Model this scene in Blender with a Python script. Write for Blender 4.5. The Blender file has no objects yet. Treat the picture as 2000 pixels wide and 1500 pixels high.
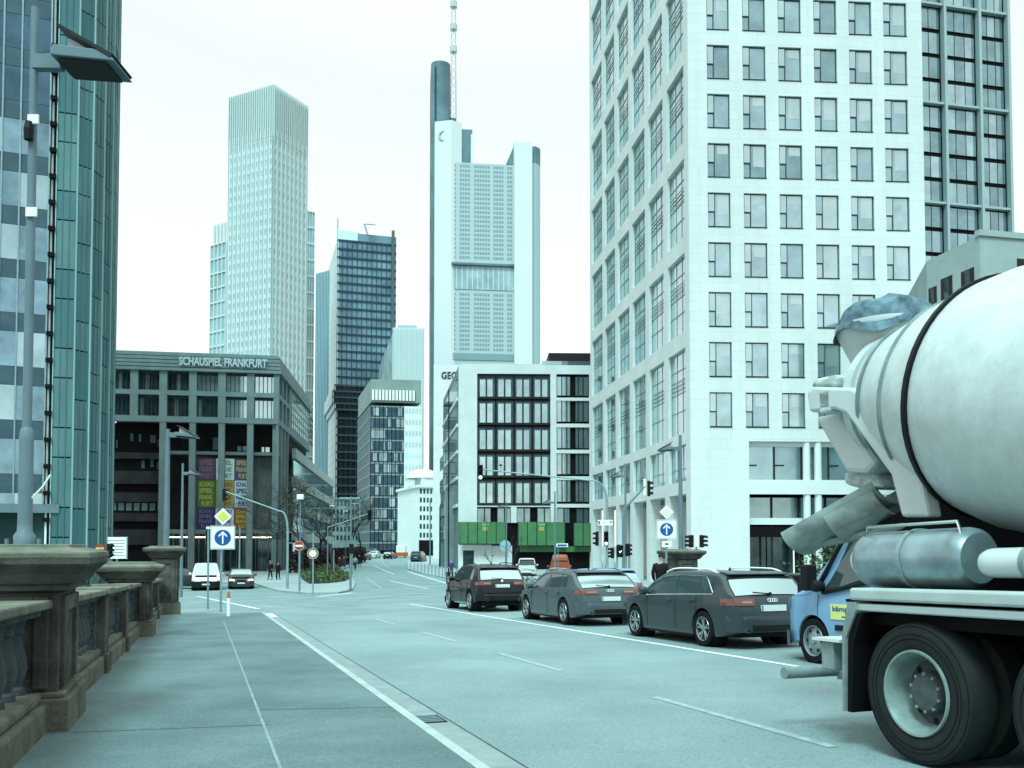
import bpy, bmesh, math, random
from mathutils import Vector, Matrix
# ------------------------------------------------------------------ camera, sky, sun, exposure
SC = bpy.context.scene
F, HY, PITCH, CZ = 1750.0, 1066.0, math.radians(2.1), 3.2
PPY = HY - F*math.tan(PITCH)
cam_data = bpy.data.cameras.new('camera'); cam = bpy.data.objects.new('camera', cam_data)
SC.collection.objects.link(cam); SC.camera = cam
cam.location = (0, 0, CZ); cam.rotation_euler = (math.pi/2 + PITCH, 0, 0)
cam_data.sensor_width = 36; cam_data.lens = F/2000*36; cam_data.shift_y = (PPY-750)/2000
cam_data.clip_start = 0.05; cam_data.clip_end = 9000
SC.view_settings.view_transform = 'Standard'; SC.view_settings.look = 'None'
SC.view_settings.exposure = 1.13; SC.view_settings.gamma = 1
w = bpy.data.worlds.new("World"); SC.world = w; w.use_nodes = True
nt = w.node_tree; nt.nodes.clear()
out = nt.nodes.new('ShaderNodeOutputWorld'); bg = nt.nodes.new('ShaderNodeBackground')
sky = nt.nodes.new('ShaderNodeTexSky'); sky.sky_type = 'NISHITA'; sky.sun_disc = False
sky.sun_elevation = math.radians(52); sky.sun_rotation = math.radians(192)
tc = nt.nodes.new('ShaderNodeTexCoord'); sep = nt.nodes.new('ShaderNodeSeparateXYZ')
nt.links.new(tc.outputs['Generated'], sep.inputs[0])
rmp = nt.nodes.new('ShaderNodeValToRGB')      # overcast cloud layer: bright band, greyer overhead
nz = nt.nodes.new('ShaderNodeTexNoise'); nz.inputs['Scale'].default_value = 1.6; nz.inputs['Detail'].default_value = 4
nt.links.new(tc.outputs['Generated'], nz.inputs['Vector'])
md = nt.nodes.new('ShaderNodeMath'); md.operation = 'MULTIPLY_ADD'; md.inputs[1].default_value = 0.18
nt.links.new(nz.outputs['Fac'], md.inputs[0]); nt.links.new(sep.outputs['Z'], md.inputs[2])
nt.links.new(md.outputs[0], rmp.inputs[0])
e = rmp.color_ramp.elements
e[0].position = 0.0; e[0].color = (0.448, 0.468, 0.450, 1)
e[1].position = 1.0; e[1].color = (1.15, 1.40, 1.34, 1)
k = e.new(0.3); k.color = (0.452, 0.470, 0.452, 1)
k = e.new(0.58); k.color = (0.395, 0.418, 0.393, 1)
k = e.new(0.80); k.color = (0.54, 0.60, 0.58, 1)
mx = nt.nodes.new('ShaderNodeMix'); mx.data_type = 'RGBA'; mx.inputs[0].default_value = 0.02
nt.links.new(rmp.outputs[0], mx.inputs[6]); nt.links.new(sky.outputs[0], mx.inputs[7])
nt.links.new(mx.outputs[2], bg.inputs[0]); bg.inputs[1].default_value = 1.0
nt.links.new(bg.outputs[0], out.inputs[0])
sun_d = bpy.data.lights.new('sun', 'SUN'); sun_d.energy = 1.5; sun_d.angle = math.radians(18)
sun_d.color = (0.56, 0.98, 1.0)
sun = bpy.data.objects.new('sun', sun_d); SC.collection.objects.link(sun)
sun.rotation_euler = Vector((-0.16, -0.74, 1.0)).to_track_quat('Z', 'Y').to_euler()

# ------------------------------------------------------------------ projection helpers
def ray(px, py):
    h = (px-1000)/F; v = (PPY-py)/F
    y = math.cos(PITCH) - math.sin(PITCH)*v; z = math.sin(PITCH) + math.cos(PITCH)*v
    return h/y, z/y
def WP(px, py, Y):
    a, b = ray(px, py); return Vector((a*Y, Y, CZ+b*Y))
UX, UY = -0.3243, 0.9460          # along the bridge, away from the viewer
WX, WY = 0.9460, 0.3243           # across the bridge, to the right
def zg(x, y):
    t = UX*x + UY*y
    tt = max(-60, min(t, 62)); z = -1.5 - 0.0265*tt
    if y > 80:
        k = min((y-80)/160, 1); z += 0.85*k*k*(3-2*k)
    return CZ + z
def B(s, t, h=0.0):
    x = UX*t+WX*s; y = UY*t+WY*s; return Vector((x, y, zg(x, y)+h))
def G(px, py, h=0.0):
    a, b = ray(px, py); lo, hi = 1.0, 600.0
    f = lambda Y: CZ+b*Y-(zg(a*Y, Y)+h)
    for _ in range(50):
        m = (lo+hi)/2
        if f(m) > 0: lo = m
        else: hi = m
    return Vector((a*lo, lo, zg(a*lo, lo)+h))
def GY(px, Y, h=0.0):
    a, _ = ray(px, HY); return Vector((a*Y, Y, zg(a*Y, Y)+h))

# ------------------------------------------------------------------ object helpers
COL = SC.collection
def tag(o, label=None, cat=None, group=None, kind=None):
    if label: o['label'] = label
    if cat: o['category'] = cat
    if group: o['group'] = group
    if kind: o['kind'] = kind
    return o
def empty(name, loc, label=None, cat=None, group=None, rot=None):
    o = bpy.data.objects.new(name, None); COL.objects.link(o); o.location = loc
    o.empty_display_size = 0.2
    if rot is not None: o.rotation_euler = rot
    return tag(o, label, cat, group)
def copy_tree(o, parent=None):
    c = o.copy(); COL.objects.link(c)
    if parent: c.parent = parent
    for ch in list(KIDS.get(o.name, [])):
        n = copy_tree(ch, c); KIDS.setdefault(c.name, []).append(n)
    return c
KIDS = {}
class MB:
    def __init__(s, frame=None): s.v = []; s.f = []; s.m = []; s.fr = frame; s.mi = 0
    def P(s, p): return s.fr(*p) if s.fr else Vector(p)
    def quad(s, a, b, c, d):
        i = len(s.v); s.v += [s.P(a), s.P(b), s.P(c), s.P(d)]; s.f.append((i, i+1, i+2, i+3)); s.m.append(s.mi)
    def poly(s, pts):
        i = len(s.v); s.v += [s.P(p) for p in pts]; s.f.append(tuple(range(i, i+len(pts)))); s.m.append(s.mi)
    def box(s, x0, x1, y0, y1, z0, z1):
        i = len(s.v)
        for x in (x0, x1):
            for y in (y0, y1):
                for z in (z0, z1): s.v.append(s.P((x, y, z)))
        for q in ((0,1,3,2),(4,6,7,5),(0,4,5,1),(2,3,7,6),(0,2,6,4),(1,5,7,3)):
            s.f.append(tuple(i+k for k in q)); s.m.append(s.mi)
        return s
    def prism(s, pts, z0, z1):               # polygon in the first two coordinates, extruded along the third
        n = len(pts); i = len(s.v)
        for z in (z0, z1):
            for p in pts: s.v.append(s.P((p[0], p[1], z)))
        for k in range(n):
            s.f.append((i+k, i+(k+1) % n, i+n+(k+1) % n, i+n+k)); s.m.append(s.mi)
        s.f.append(tuple(i+k for k in range(n-1, -1, -1))); s.f.append(tuple(i+n+k for k in range(n))); s.m += [s.mi]*2
        return s
    def prism_y(s, pts, y0, y1):             # polygon in x,z extruded along y
        n = len(pts); i = len(s.v)
        for y in (y0, y1):
            for p in pts: s.v.append(s.P((p[0], y, p[1])))
        for k in range(n):
            s.f.append((i+k, i+(k+1) % n, i+n+(k+1) % n, i+n+k)); s.m.append(s.mi)
        s.f.append(tuple(i+k for k in range(n))); s.f.append(tuple(i+n+k for k in range(n-1, -1, -1))); s.m += [s.mi]*2
        return s
    def tube(s, pts, r, n=8, caps=True):
        pts = [Vector(p) for p in pts]; m = len(pts); i = len(s.v)
        rs = r if isinstance(r, (list, tuple)) else [r]*m
        up = None
        for k, p in enumerate(pts):
            d = (pts[min(k+1, m-1)]-pts[max(k-1, 0)]).normalized()
            if up is None: up = Vector((0, 0, 1)) if abs(d.z) < 0.9 else Vector((1, 0, 0))
            a = d.cross(up).normalized(); up = a.cross(d).normalized()
            for q in range(n):
                th = 2*math.pi*q/n
                s.v.append(s.P(tuple(p + (a*math.cos(th)+up*math.sin(th))*rs[k])))
        for k in range(m-1):
            for q in range(n):
                s.f.append((i+k*n+q, i+k*n+(q+1) % n, i+(k+1)*n+(q+1) % n, i+(k+1)*n+q)); s.m.append(s.mi)
        if caps:
            s.f.append(tuple(i+q for q in range(n-1, -1, -1))); s.f.append(tuple(i+(m-1)*n+q for q in range(n))); s.m += [s.mi]*2
        return s
    def lathe(s, prof, c=(0, 0, 0), axis='z', n=24, a0=0.0, a1=2*math.pi, dirv=None, close=False):
        i = len(s.v); full = abs(a1-a0-2*math.pi) < 1e-6; nn = n if full else n+1
        if dirv is None: dirv = {'z': (0,0,1), 'y': (0,1,0), 'x': (1,0,0)}[axis]
        d = Vector(dirv).normalized(); ref = Vector((0, 0, 1)) if abs(d.z) < 0.9 else Vector((1, 0, 0))
        a = d.cross(ref).normalized(); b = d.cross(a).normalized(); c = Vector(c)
        for r, h in prof:
            for q in range(nn):
                th = a0+(a1-a0)*q/n
                s.v.append(s.P(tuple(c + d*h + (a*math.cos(th)+b*math.sin(th))*r)))
        m = len(prof)
        for k in range(m if close else m-1):
            kk = (k+1) % m
            for q in range(n):
                s.f.append((i+k*nn+q, i+k*nn+(q+1) % nn, i+kk*nn+(q+1) % nn, i+kk*nn+q)); s.m.append(s.mi)
        return s
    def grid(s, fn, nu, nv):
        i = len(s.v)
        for a in range(nu+1):
            for b in range(nv+1): s.v.append(s.P(fn(a/nu, b/nv)))
        for a in range(nu):
            for b in range(nv):
                k = i+a*(nv+1)+b; s.f.append((k, k+nv+1, k+nv+2, k+1)); s.m.append(s.mi)
        return s
    def build(s, name, mat, parent=None, smooth=False, world=False, bevel=0, fixn=True):
        me = bpy.data.meshes.new(name)
        off = Vector(parent.location) if (world and parent is not None) else Vector((0, 0, 0))
        if world and parent is not None and parent.name in ABSLOC: off = ABSLOC[parent.name]
        me.from_pydata([tuple(v-off) for v in s.v], [], s.f); me.update()
        mats = mat if isinstance(mat, (list, tuple)) else [mat]
        for m_ in mats: me.materials.append(m_)
        if len(mats) > 1:
            for p, k in zip(me.polygons, s.m): p.material_index = k
        if fixn:
            bm = bmesh.new(); bm.from_mesh(me)
            if smooth: bmesh.ops.remove_doubles(bm, verts=bm.verts, dist=1e-5)
            bmesh.ops.recalc_face_normals(bm, faces=bm.faces); bm.to_mesh(me); bm.free()
        if smooth:
            for p in me.polygons: p.use_smooth = True
            try: me.set_sharp_from_angle(angle=math.radians(38))
            except Exception: pass
        o = bpy.data.objects.new(name, me); COL.objects.link(o)
        if bevel:
            b = o.modifiers.new('bevel', 'BEVEL'); b.width = bevel; b.segments = 2; b.limit_method = 'ANGLE'
        if parent is not None:
            o.parent = parent; KIDS.setdefault(parent.name, []).append(o)
            if world: ABSLOC[o.name] = off
        elif world is None: pass
        return o
ABSLOC = {}
def struct(o): o['kind'] = 'structure'; return o
class Wall:                                   # a vertical facade plane: u along it, n out of it towards the viewer, z up
    def __init__(s, o, d):
        s.o = Vector((o[0], o[1])); s.d = Vector((d[0], d[1])).normalized()
        n = Vector((s.d.y, -s.d.x)); s.n = n if n.dot(-s.o) > 0 else -n
    @staticmethod
    def px(px, Y, vpx):
        a, _ = ray(px, HY); return Wall((a*Y, Y), ((vpx-1000)/F, 1))
    def uv(s, px, py):
        a, b = ray(px, py); r = Vector((a, 1.0))
        Y = s.o.dot(s.n)/r.dot(s.n); p = r*Y
        return (p-s.o).dot(s.d), CZ+b*Y
    def u(s, px): return s.uv(px, 700)[0]
    def z(s, px, py): return s.uv(px, py)[1]
    def __call__(s, u, n, z): return Vector((s.o.x+s.d.x*u+s.n.x*n, s.o.y+s.d.y*u+s.n.y*n, z))
    def xy(s, u, n=0): p = s(u, n, 0); return (p.x, p.y)
def text_mesh(txt, name, mat, parent, org, right, up, height, width=None, depth=0.03, bold=0.0, world=True):
    cu = bpy.data.curves.new('txt', 'FONT'); cu.body = txt; cu.extrude = 0.5; cu.offset = bold
    cu.align_x = 'LEFT'; cu.resolution_u = 3
    ob = bpy.data.objects.new('txt', cu); COL.objects.link(ob)
    dg = bpy.context.evaluated_depsgraph_get(); me = bpy.data.meshes.new_from_object(ob.evaluated_get(dg))
    bpy.data.objects.remove(ob)
    xs = [v.co.x for v in me.vertices]; ys = [v.co.y for v in me.vertices]
    x0, x1, y0, y1 = min(xs), max(xs), min(ys), max(ys)
    sy = height/(y1-y0); sx = (width/(x1-x0)) if width else sy
    right = Vector(right).normalized(); up = Vector(up).normalized(); nrm = right.cross(up)
    off = Vector((0, 0, 0))
    if world and parent is not None: off = ABSLOC.get(parent.name, Vector(parent.location))
    for v in me.vertices:
        v.co = Vector(org) - off + right*(v.co.x-x0)*sx + up*(v.co.y-y0)*sy + nrm*(v.co.z*2*depth/2+depth/2)
    me.materials.clear(); me.materials.append(mat)
    o = bpy.data.objects.new(name, me); COL.objects.link(o); me.name = name
    if parent is not None: o.parent = parent; KIDS.setdefault(parent.name, []).append(o)
    return o

# ------------------------------------------------------------------ materials
def mat(name, col, rough=0.7, metal=0.0, var=0.0, scale=3.0, bump=0.0, bscale=None, emit=None, spec=0.12, col2=None, stretch=None, coat=0.0, detail=6, speck=0.0, sscale=60):
    m = bpy.data.materials.new(name); m.use_nodes = True; n = m.node_tree; b = n.nodes['Principled BSDF']
    b.inputs['Base Color'].default_value = (*col, 1); b.inputs['Roughness'].default_value = rough
    b.inputs['Metallic'].default_value = metal; b.inputs['Specular IOR Level'].default_value = spec
    if coat: b.inputs['Coat Weight'].default_value = coat; b.inputs['Coat Roughness'].default_value = 0.04
    if emit: b.inputs['Emission Color'].default_value = (*emit[:3], 1); b.inputs['Emission Strength'].default_value = emit[3]
    if var or bump or col2 or speck:
        t = n.nodes.new('ShaderNodeTexCoord'); mp = n.nodes.new('ShaderNodeMapping')
        n.links.new(t.outputs['Object'], mp.inputs[0])
        if stretch: mp.inputs['Scale'].default_value = stretch
        z = n.nodes.new('ShaderNodeTexNoise'); z.inputs['Scale'].default_value = scale; z.inputs['Detail'].default_value = detail
        z.inputs['Roughness'].default_value = 0.6
        n.links.new(mp.outputs[0], z.inputs['Vector'])
        if var or col2:
            r = n.nodes.new('ShaderNodeValToRGB')
            c2 = col2 if col2 else tuple(c*(1+var) for c in col); c1 = tuple(c*(1-var) for c in col)
            r.color_ramp.elements[0].position = 0.32; r.color_ramp.elements[1].position = 0.68
            r.color_ramp.elements[0].color = (*c1, 1); r.color_ramp.elements[1].color = (*c2, 1)
            n.links.new(z.outputs['Fac'], r.inputs[0]); n.links.new(r.outputs[0], b.inputs['Base Color'])
        if speck:
            z3 = n.nodes.new('ShaderNodeTexNoise'); z3.inputs['Scale'].default_value = sscale; z3.inputs['Detail'].default_value = 8; z3.inputs['Roughness'].default_value = .8
            n.links.new(mp.outputs[0], z3.inputs['Vector']); mr = n.nodes.new('ShaderNodeMapRange'); mr.inputs[1].default_value = .3; mr.inputs[2].default_value = .7; mr.inputs[3].default_value = 1-speck; mr.inputs[4].default_value = 1+speck
            n.links.new(z3.outputs['Fac'], mr.inputs[0]); mm = n.nodes.new('ShaderNodeMix'); mm.data_type = 'RGBA'; mm.blend_type = 'MULTIPLY'; mm.inputs[0].default_value = 1
            if b.inputs['Base Color'].links: n.links.new(b.inputs['Base Color'].links[0].from_socket, mm.inputs[6])
            else: mm.inputs[6].default_value = (*col, 1)
            n.links.new(mr.outputs[0], mm.inputs[7]); n.links.new(mm.outputs[2], b.inputs['Base Color'])
        if bump:
            z2 = n.nodes.new('ShaderNodeTexNoise'); z2.inputs['Scale'].default_value = bscale or scale*4; z2.inputs['Detail'].default_value = 5
            n.links.new(mp.outputs[0], z2.inputs['Vector'])
            bp = n.nodes.new('ShaderNodeBump'); bp.inputs['Strength'].default_value = bump; bp.inputs['Distance'].default_value = 0.02
            n.links.new(z2.outputs['Fac'], bp.inputs['Height']); n.links.new(bp.outputs[0], b.inputs['Normal'])
    return m
def tiles(m, sx, sz, gap=0.02, dark=0.85, axis='XZ'):         # panel joints multiplied into a material (joint lines only)
    n = m.node_tree; b = n.nodes['Principled BSDF']
    t = n.nodes.new('ShaderNodeTexCoord'); br = n.nodes.new('ShaderNodeTexBrick')
    sp = n.nodes.new('ShaderNodeSeparateXYZ'); cb = n.nodes.new('ShaderNodeCombineXYZ'); ad = n.nodes.new('ShaderNodeMath')
    n.links.new(t.outputs['Object'], sp.inputs[0])
    if axis == 'XZ':
        n.links.new(sp.outputs['X'], ad.inputs[0]); n.links.new(sp.outputs['Y'], ad.inputs[1]); n.links.new(ad.outputs[0], cb.inputs[0]); n.links.new(sp.outputs['Z'], cb.inputs[1])
    else:
        n.links.new(sp.outputs['X'], cb.inputs[0]); n.links.new(sp.outputs['Y'], cb.inputs[1])
    n.links.new(cb.outputs[0], br.inputs['Vector'])
    br.inputs['Scale'].default_value = 1; br.inputs['Brick Width'].default_value = sx; br.inputs['Row Height'].default_value = sz
    br.inputs['Mortar Size'].default_value = gap; br.inputs['Color1'].default_value = (1, 1, 1, 1); br.inputs['Color2'].default_value = (.95, .96, .96, 1)
    br.inputs['Mortar'].default_value = (dark, dark, dark, 1); br.inputs['Mortar Smooth'].default_value = 0.3
    mu = n.nodes.new('ShaderNodeMix'); mu.data_type = 'RGBA'; mu.blend_type = 'MULTIPLY'; mu.inputs[0].default_value = 1
    src = b.inputs['Base Color'].links[0].from_socket if b.inputs['Base Color'].links else None
    if src: n.links.new(src, mu.inputs[6])
    else: mu.inputs[6].default_value = b.inputs['Base Color'].default_value
    n.links.new(br.outputs['Color'], mu.inputs[7]); n.links.new(mu.outputs[2], b.inputs['Base Color'])
    return m
random.seed(7)
M = {}
M['asphalt'] = mat('asphalt', (.18, .25, .254), .85, var=.16, scale=.35, bump=.6, bscale=55, speck=.36, sscale=34)
M['far_asphalt'] = M['asphalt']
M['pave'] = mat('pavement', (.108, .16, .165), .85, var=.2, scale=.8, bump=.6, bscale=60, speck=.38, sscale=38)
M['kerb'] = mat('kerb_stone', (.31, .38, .37), .8, var=.12, scale=3, bump=.2)
M['paint'] = mat('road_paint', (.56, .60, .58), .7, var=.12, scale=5)
M['oldpaint'] = mat('worn_paint', (.26, .335, .33), .8, var=.2, scale=9)
M['joint'] = mat('joint_tar', (.075, .095, .095), .7)
M['stone'] = mat('sandstone', (.056, .056, .049), .9, var=.45, scale=2.2, bump=.5, bscale=30, col2=(.115, .12, .106))
M['capstone'] = mat('cap_stone', (.13, .14, .11), .85, var=.35, scale=2.5, bump=.4, bscale=30)
M['plinth'] = mat('plinth_stone', (.105, .11, .085), .9, var=.4, scale=2.5, bump=.5, bscale=25)
M['granite'] = mat('granite', (.06, .08, .085), .7, var=.5, scale=14, bump=.3)
M['balu'] = mat('baluster_stone', (.06, .072, .078), .8, var=.35, scale=6, bump=.3)
M['water'] = mat('river', (.03, .06, .06), .08, bump=.2, bscale=1.2)
M['copper'] = mat('copper', (.085, .175, .18), .6, var=.22, scale=.35, stretch=(1, 1, .25), col2=(.125, .245, .245))
M['copper2'] = mat('copper_dark', (.065, .155, .165), .6, var=.2, scale=.35, stretch=(1, 1, .25))
M['seam'] = mat('seam', (.03, .07, .075), .7)
M['seamlt'] = mat('seam_light', (.25, .42, .42), .5)
M['white'] = tiles(mat('white_stone', (.605, .65, .635), .75, var=.06, scale=.5, stretch=(1, 1, .12)), 1.6, .72, .02, .86)
M['white2'] = tiles(mat('white_plaster', (.66, .70, .685), .8, var=.04, scale=.6), 1.5, .9, .012, .93)
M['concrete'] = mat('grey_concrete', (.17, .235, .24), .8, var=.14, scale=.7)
M['concrete_d'] = mat('dark_concrete', (.028, .029, .032), .85, var=.3, scale=.6)
M['dark'] = mat('dark_recess', (.006, .005, .006), .8)
M['darkbrown'] = mat('dark_bronze', (.028, .02, .022), .5)
M['frame'] = mat('window_frame', (.035, .06, .065), .5)
M['framed'] = mat('window_frame_dark', (.02, .022, .024), .5)
M['framew'] = mat('window_frame_pale', (.36, .44, .44), .5)
def glass(name, c, metal=.75, rough=.06, **k): return mat(name, c, rough, metal, spec=.4, **k)
M['gl'] = [glass('window_glass', (.33, .47, .49), var=.16, scale=.5), glass('window_glass_b', (.39, .53, .545), var=.2, scale=.6),
           glass('window_glass_c', (.24, .36, .38), var=.2, scale=.6), glass('window_glass_d', (.46, .58, .58), var=.1, scale=.5)]
M['gld'] = glass('dark_glass', (.05, .085, .095), .6, .05, var=.5, scale=.8)
M['glb'] = glass('blue_glass', (.07, .14, .19), .75, .05, var=.35, scale=.35)
M['glc'] = glass('blue_glass_pale', (.18, .30, .35), .75, .05, var=.35, scale=.5)
M['glp'] = glass('pale_glass', (.42, .58, .60), .6, .1, var=.1, scale=.1)
M['steel'] = mat('galvanised_steel', (.22, .32, .34), .45, .3, var=.15, scale=4)
M['steeld'] = mat('grey_pole_paint', (.13, .19, .215), .5, .1, var=.1, scale=3)
M['black'] = mat('black_plastic', (.01, .011, .012), .5)
M['rubber'] = mat('rubber', (.008, .009, .009), .8, bump=.2, bscale=40)
M['sigw'] = mat('sign_white', (.78, .84, .82), .5)
M['sigb'] = mat('sign_blue', (.02, .09, .26), .45)
M['sigy'] = mat('sign_yellow', (.62, .60, .10), .5)
M['sigr'] = mat('sign_red', (.30, .055, .03), .5)
M['green'] = mat('hoarding_green', (.075, .20, .09), .7, var=.15, scale=.8)
M['chrome'] = mat('chrome', (.6, .68, .68), .15, 1)
M['bark'] = mat('bark', (.035, .04, .038), .9, var=.3, scale=6)
# ------------------------------------------------------------------ ground, river, pavements, kerbs, markings
def frange(a, b, n): return [a+(b-a)*i/n for i in range(n+1)]
S_ = [-4000, -1200, -400, -150, -80, -45]+frange(-30, -4, 13)+[-1.76, -1.7]+frange(0, 18, 9)+[19.3, 19.36]+frange(22, 60, 10)+[90, 150, 400, 1200, 4000]
T_ = [-4000, -1000, -200, -60]+frange(-30, 30, 12)+[31, 31.06]+frange(34, 62, 7)+frange(66, 170, 26)+frange(180, 300, 12)+[400, 700, 1500, 4500]
def ghe(s, t):
    x = UX*t+WX*s; y = UY*t+WY*s
    if t < 31.03 and (s < -1.73 or s > 19.33): return (x, y, CZ-9.0)
    return (x, y, zg(x, y))
g = MB(); n = len(T_)
for s in S_:
    for t in T_: g.v.append(Vector(ghe(s, t)))
for i in range(len(S_)-1):
    for j in range(n-1):
        k = i*n+j; g.f.append((k, k+n, k+n+1, k+1)); g.m.append(0)
struct(g.build('ground', M['asphalt']))
r = MB(); r.quad((-3500, -3500, -5.0), (3500, -3500, -5.0), (3500, 300, -5.0), (-3500, 300, -5.0))
a = [B(-4000, 30.9), B(4000, 30.9), B(4000, -3500), B(-4000, -3500)]
r = MB(); r.poly([(p.x, p.y, -5.0) for p in a]); struct(r.build('river', M['water']))
def slab(name, pts, h, mt, th=0.25, kind='structure', dense=True):
    """a slab on the ground through (x,y) points"""
    m = MB(); P = []
    for i, p in enumerate(pts):
        q = pts[(i+1) % len(pts)]; nn = max(1, int((Vector(q[:2])-Vector(p[:2])).length/4)) if dense else 1
        for k in range(nn): P.append((p[0]+(q[0]-p[0])*k/nn, p[1]+(q[1]-p[1])*k/nn))
    top = [Vector((x, y, zg(x, y)+h)) for x, y in P]; bot = [Vector((x, y, zg(x, y)+h-th)) for x, y in P]
    i = len(top); m.v = top+bot; m.f.append(tuple(range(i))); m.m.append(0)
    for k in range(i): m.f.append((k, (k+1) % i, i+(k+1) % i, i+k)); m.m.append(0)
    o = m.build(name, mt)
    bm = bmesh.new(); bm.from_mesh(o.data); bmesh.ops.triangulate(bm, faces=[f for f in bm.faces if len(f.verts) > 4]); bm.to_mesh(o.data); bm.free()
    return struct(o)
def strip(name, s0, s1, t0, t1, h, mt, th=0.0, step=4.0, kind='structure'):
    m = MB(); nn = max(1, int((t1-t0)/step))
    for k in range(nn):
        a, b = t0+(t1-t0)*k/nn, t0+(t1-t0)*(k+1)/nn
        if th:
            A = [B(s0, a, h), B(s1, a, h), B(s1, b, h), B(s0, b, h)]; D = [p-Vector((0, 0, th)) for p in A]
            m.poly(A)
            m.quad(A[0], A[3], D[3], D[0]); m.quad(A[1], A[2], D[2], D[1])
            if k == 0: m.quad(A[0], A[1], D[1], D[0])
            if k == nn-1: m.quad(A[3], A[2], D[2], D[3])
        else: m.poly([B(s0, a, h), B(s1, a, h), B(s1, b, h), B(s0, b, h)])
    return struct(m.build(name, mt, fixn=bool(th)))
strip('bridge_sidewalk', -1.5, 1.79, -16, 30.6, .12, M['pave'], .3)
strip('sidewalk_kerb', 1.794, 1.885, -16, 30.6, .125, M['kerb'], .3, step=1.0)
strip('right_sidewalk', 15.15, 18.4, -16, 33, .12, M['pave'], .3)
strip('right_kerb', 15.0, 15.146, -16, 33, .125, M['kerb'], .3)
strip('gutter', 1.89, 2.30, -16, 30.6, .004, M['oldpaint'] if 0 else mat('gutter_asphalt', (.20, .25, .25), .85, var=.15, scale=3, bump=.3, bscale=60))
strip('gutter_seam', 2.305, 2.317, -16, 30.6, .008, M['joint'])
strip('sidewalk_line', .505, .53, -16, 26, .124, mat('faint_line', (.19, .255, .255), .85, var=.2, scale=6))
# transverse joints of the sidewalk
for (a, b, c, d) in ((137, 1430, 530, 1415), (492, 1386, 796, 1380)):
    p, q = G(a, b, .124), G(c, d, .124); v = (q-p).normalized(); nn = Vector((-v.y, v.x, 0))*.008
    m = MB(); m.poly([p-nn, q-nn, q+nn, p+nn]); struct(m.build('sidewalk_joint', M['joint'], fixn=False))
# lane paint
for t0, t1 in ((6.2, 9.3), (12.2, 15.1), (18.0, 21.0), (24.2, 27), (-6, -3), (.2, 3.2)):
    strip('lane_dash', 4.88, 4.99, t0, t1, .005, M['oldpaint'])
strip('solid_lane_line', 8.32, 8.45, -16, 38, .005, M['paint'])
strip('kerb_end_block', 1.80, 2.25, 29.6, 32.3, .012, M['paint'])
def mark(name, px, h=.012, mt=None):
    m = MB(); P = [G(a, b, h) for a, b in px]; m.poly(P); return struct(m.build(name, mt or M['paint'], fixn=False))
def line_px(a, b, wd, name='crossing_line', mt=None, h=.014):
    p, q = G(*a), G(*b); v = (q-p); v.z = 0; v.normalize(); nn = Vector((-v.y, v.x, 0))*wd/2
    N = max(1, int((q-p).length/3)); m = MB()
    for k in range(N):
        A = p.lerp(q, k/N); C = p.lerp(q, (k+1)/N)
        P = [A-nn, C-nn, C+nn, A+nn]; m.poly([(c.x, c.y, zg(c.x, c.y)+h) for c in P])
    return struct(m.build(name, mt or M['paint'], fixn=False))
line_px((385, 1165), (505, 1190), .2); line_px((385, 1156), (445, 1153), .25, 'stop_line')
line_px((620, 1166), (690, 1158), .35); line_px((560, 1176), (600, 1174), .12, mt=M['oldpaint'])
line_px((700, 1172), (830, 1160), .15, mt=M['oldpaint']); line_px((640, 1180), (700, 1183), .12, mt=M['oldpaint'])
line_px((762, 1135), (835, 1150), .18, 'lane_line'); line_px((730, 1105), (770, 1122), .15, 'lane_line'); line_px((715, 1128), (745, 1150), .15, 'lane_line', M['oldpaint'])
line_px((795, 1116), (895, 1146), .25, 'lane_line'); line_px((590, 1158), (680, 1150), .15, 'lane_line')
line_px((450, 1174), (520, 1168), .12, mt=M['oldpaint']); line_px((520, 1180), (620, 1186), .12, mt=M['oldpaint'])
line_px((742, 1092), (758, 1110), .15, 'lane_line', M['oldpaint'])
def xy(l): return [tuple(G(a, b)[:2]) for a, b in l]
# left square in front of the theatre (with kerb) and right corner pavement
L = xy([(497, 1141), (512, 1147), (545, 1156), (600, 1161), (660, 1160), (690, 1152), (694, 1140), (684, 1127), (660, 1118), (690, 1103), (722, 1088), (742, 1080)])
slab('square_pavement', L+[(-24, 215), (-60, 215), (-75, 100), (-40, 80)], .11, mat('square_paving', (.27, .33, .33), .85, var=.12, scale=.6), .2)
R = xy([(792, 1098), (795, 1112), (830, 1122), (900, 1136), (1010, 1147), (1110, 1155)])
e0 = B(15.2, 33.4); slab('corner_pavement', [(-21, 230)]+R+[(e0.x, e0.y), tuple(B(19.3, 33.4)[:2]), (60, 45), (60, 230)], .11, mat('corner_paving', (.28, .345, .345), .85, var=.12, scale=.5), .2)
# drain grate by the kerb
d = MB(lambda a, b, c: B(a, b, c)); t0 = G(853, 1405); ts = UX*t0.x+UY*t0.y
d.box(1.93, 2.27, ts-.22, ts+.22, .006, .012)
dr = d.build('drain_grate', M['framed']); tag(dr, 'dark iron drain grate let into the gutter beside the kerb', 'drain')
for k in range(5):
    b2 = MB(lambda a, b, c: B(a, b, c)); b2.box(1.96, 2.24, ts-.19+k*.085, ts-.15+k*.085, .012, .018)
    b2.build('grate_bar', M['steeld'], dr)

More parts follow.
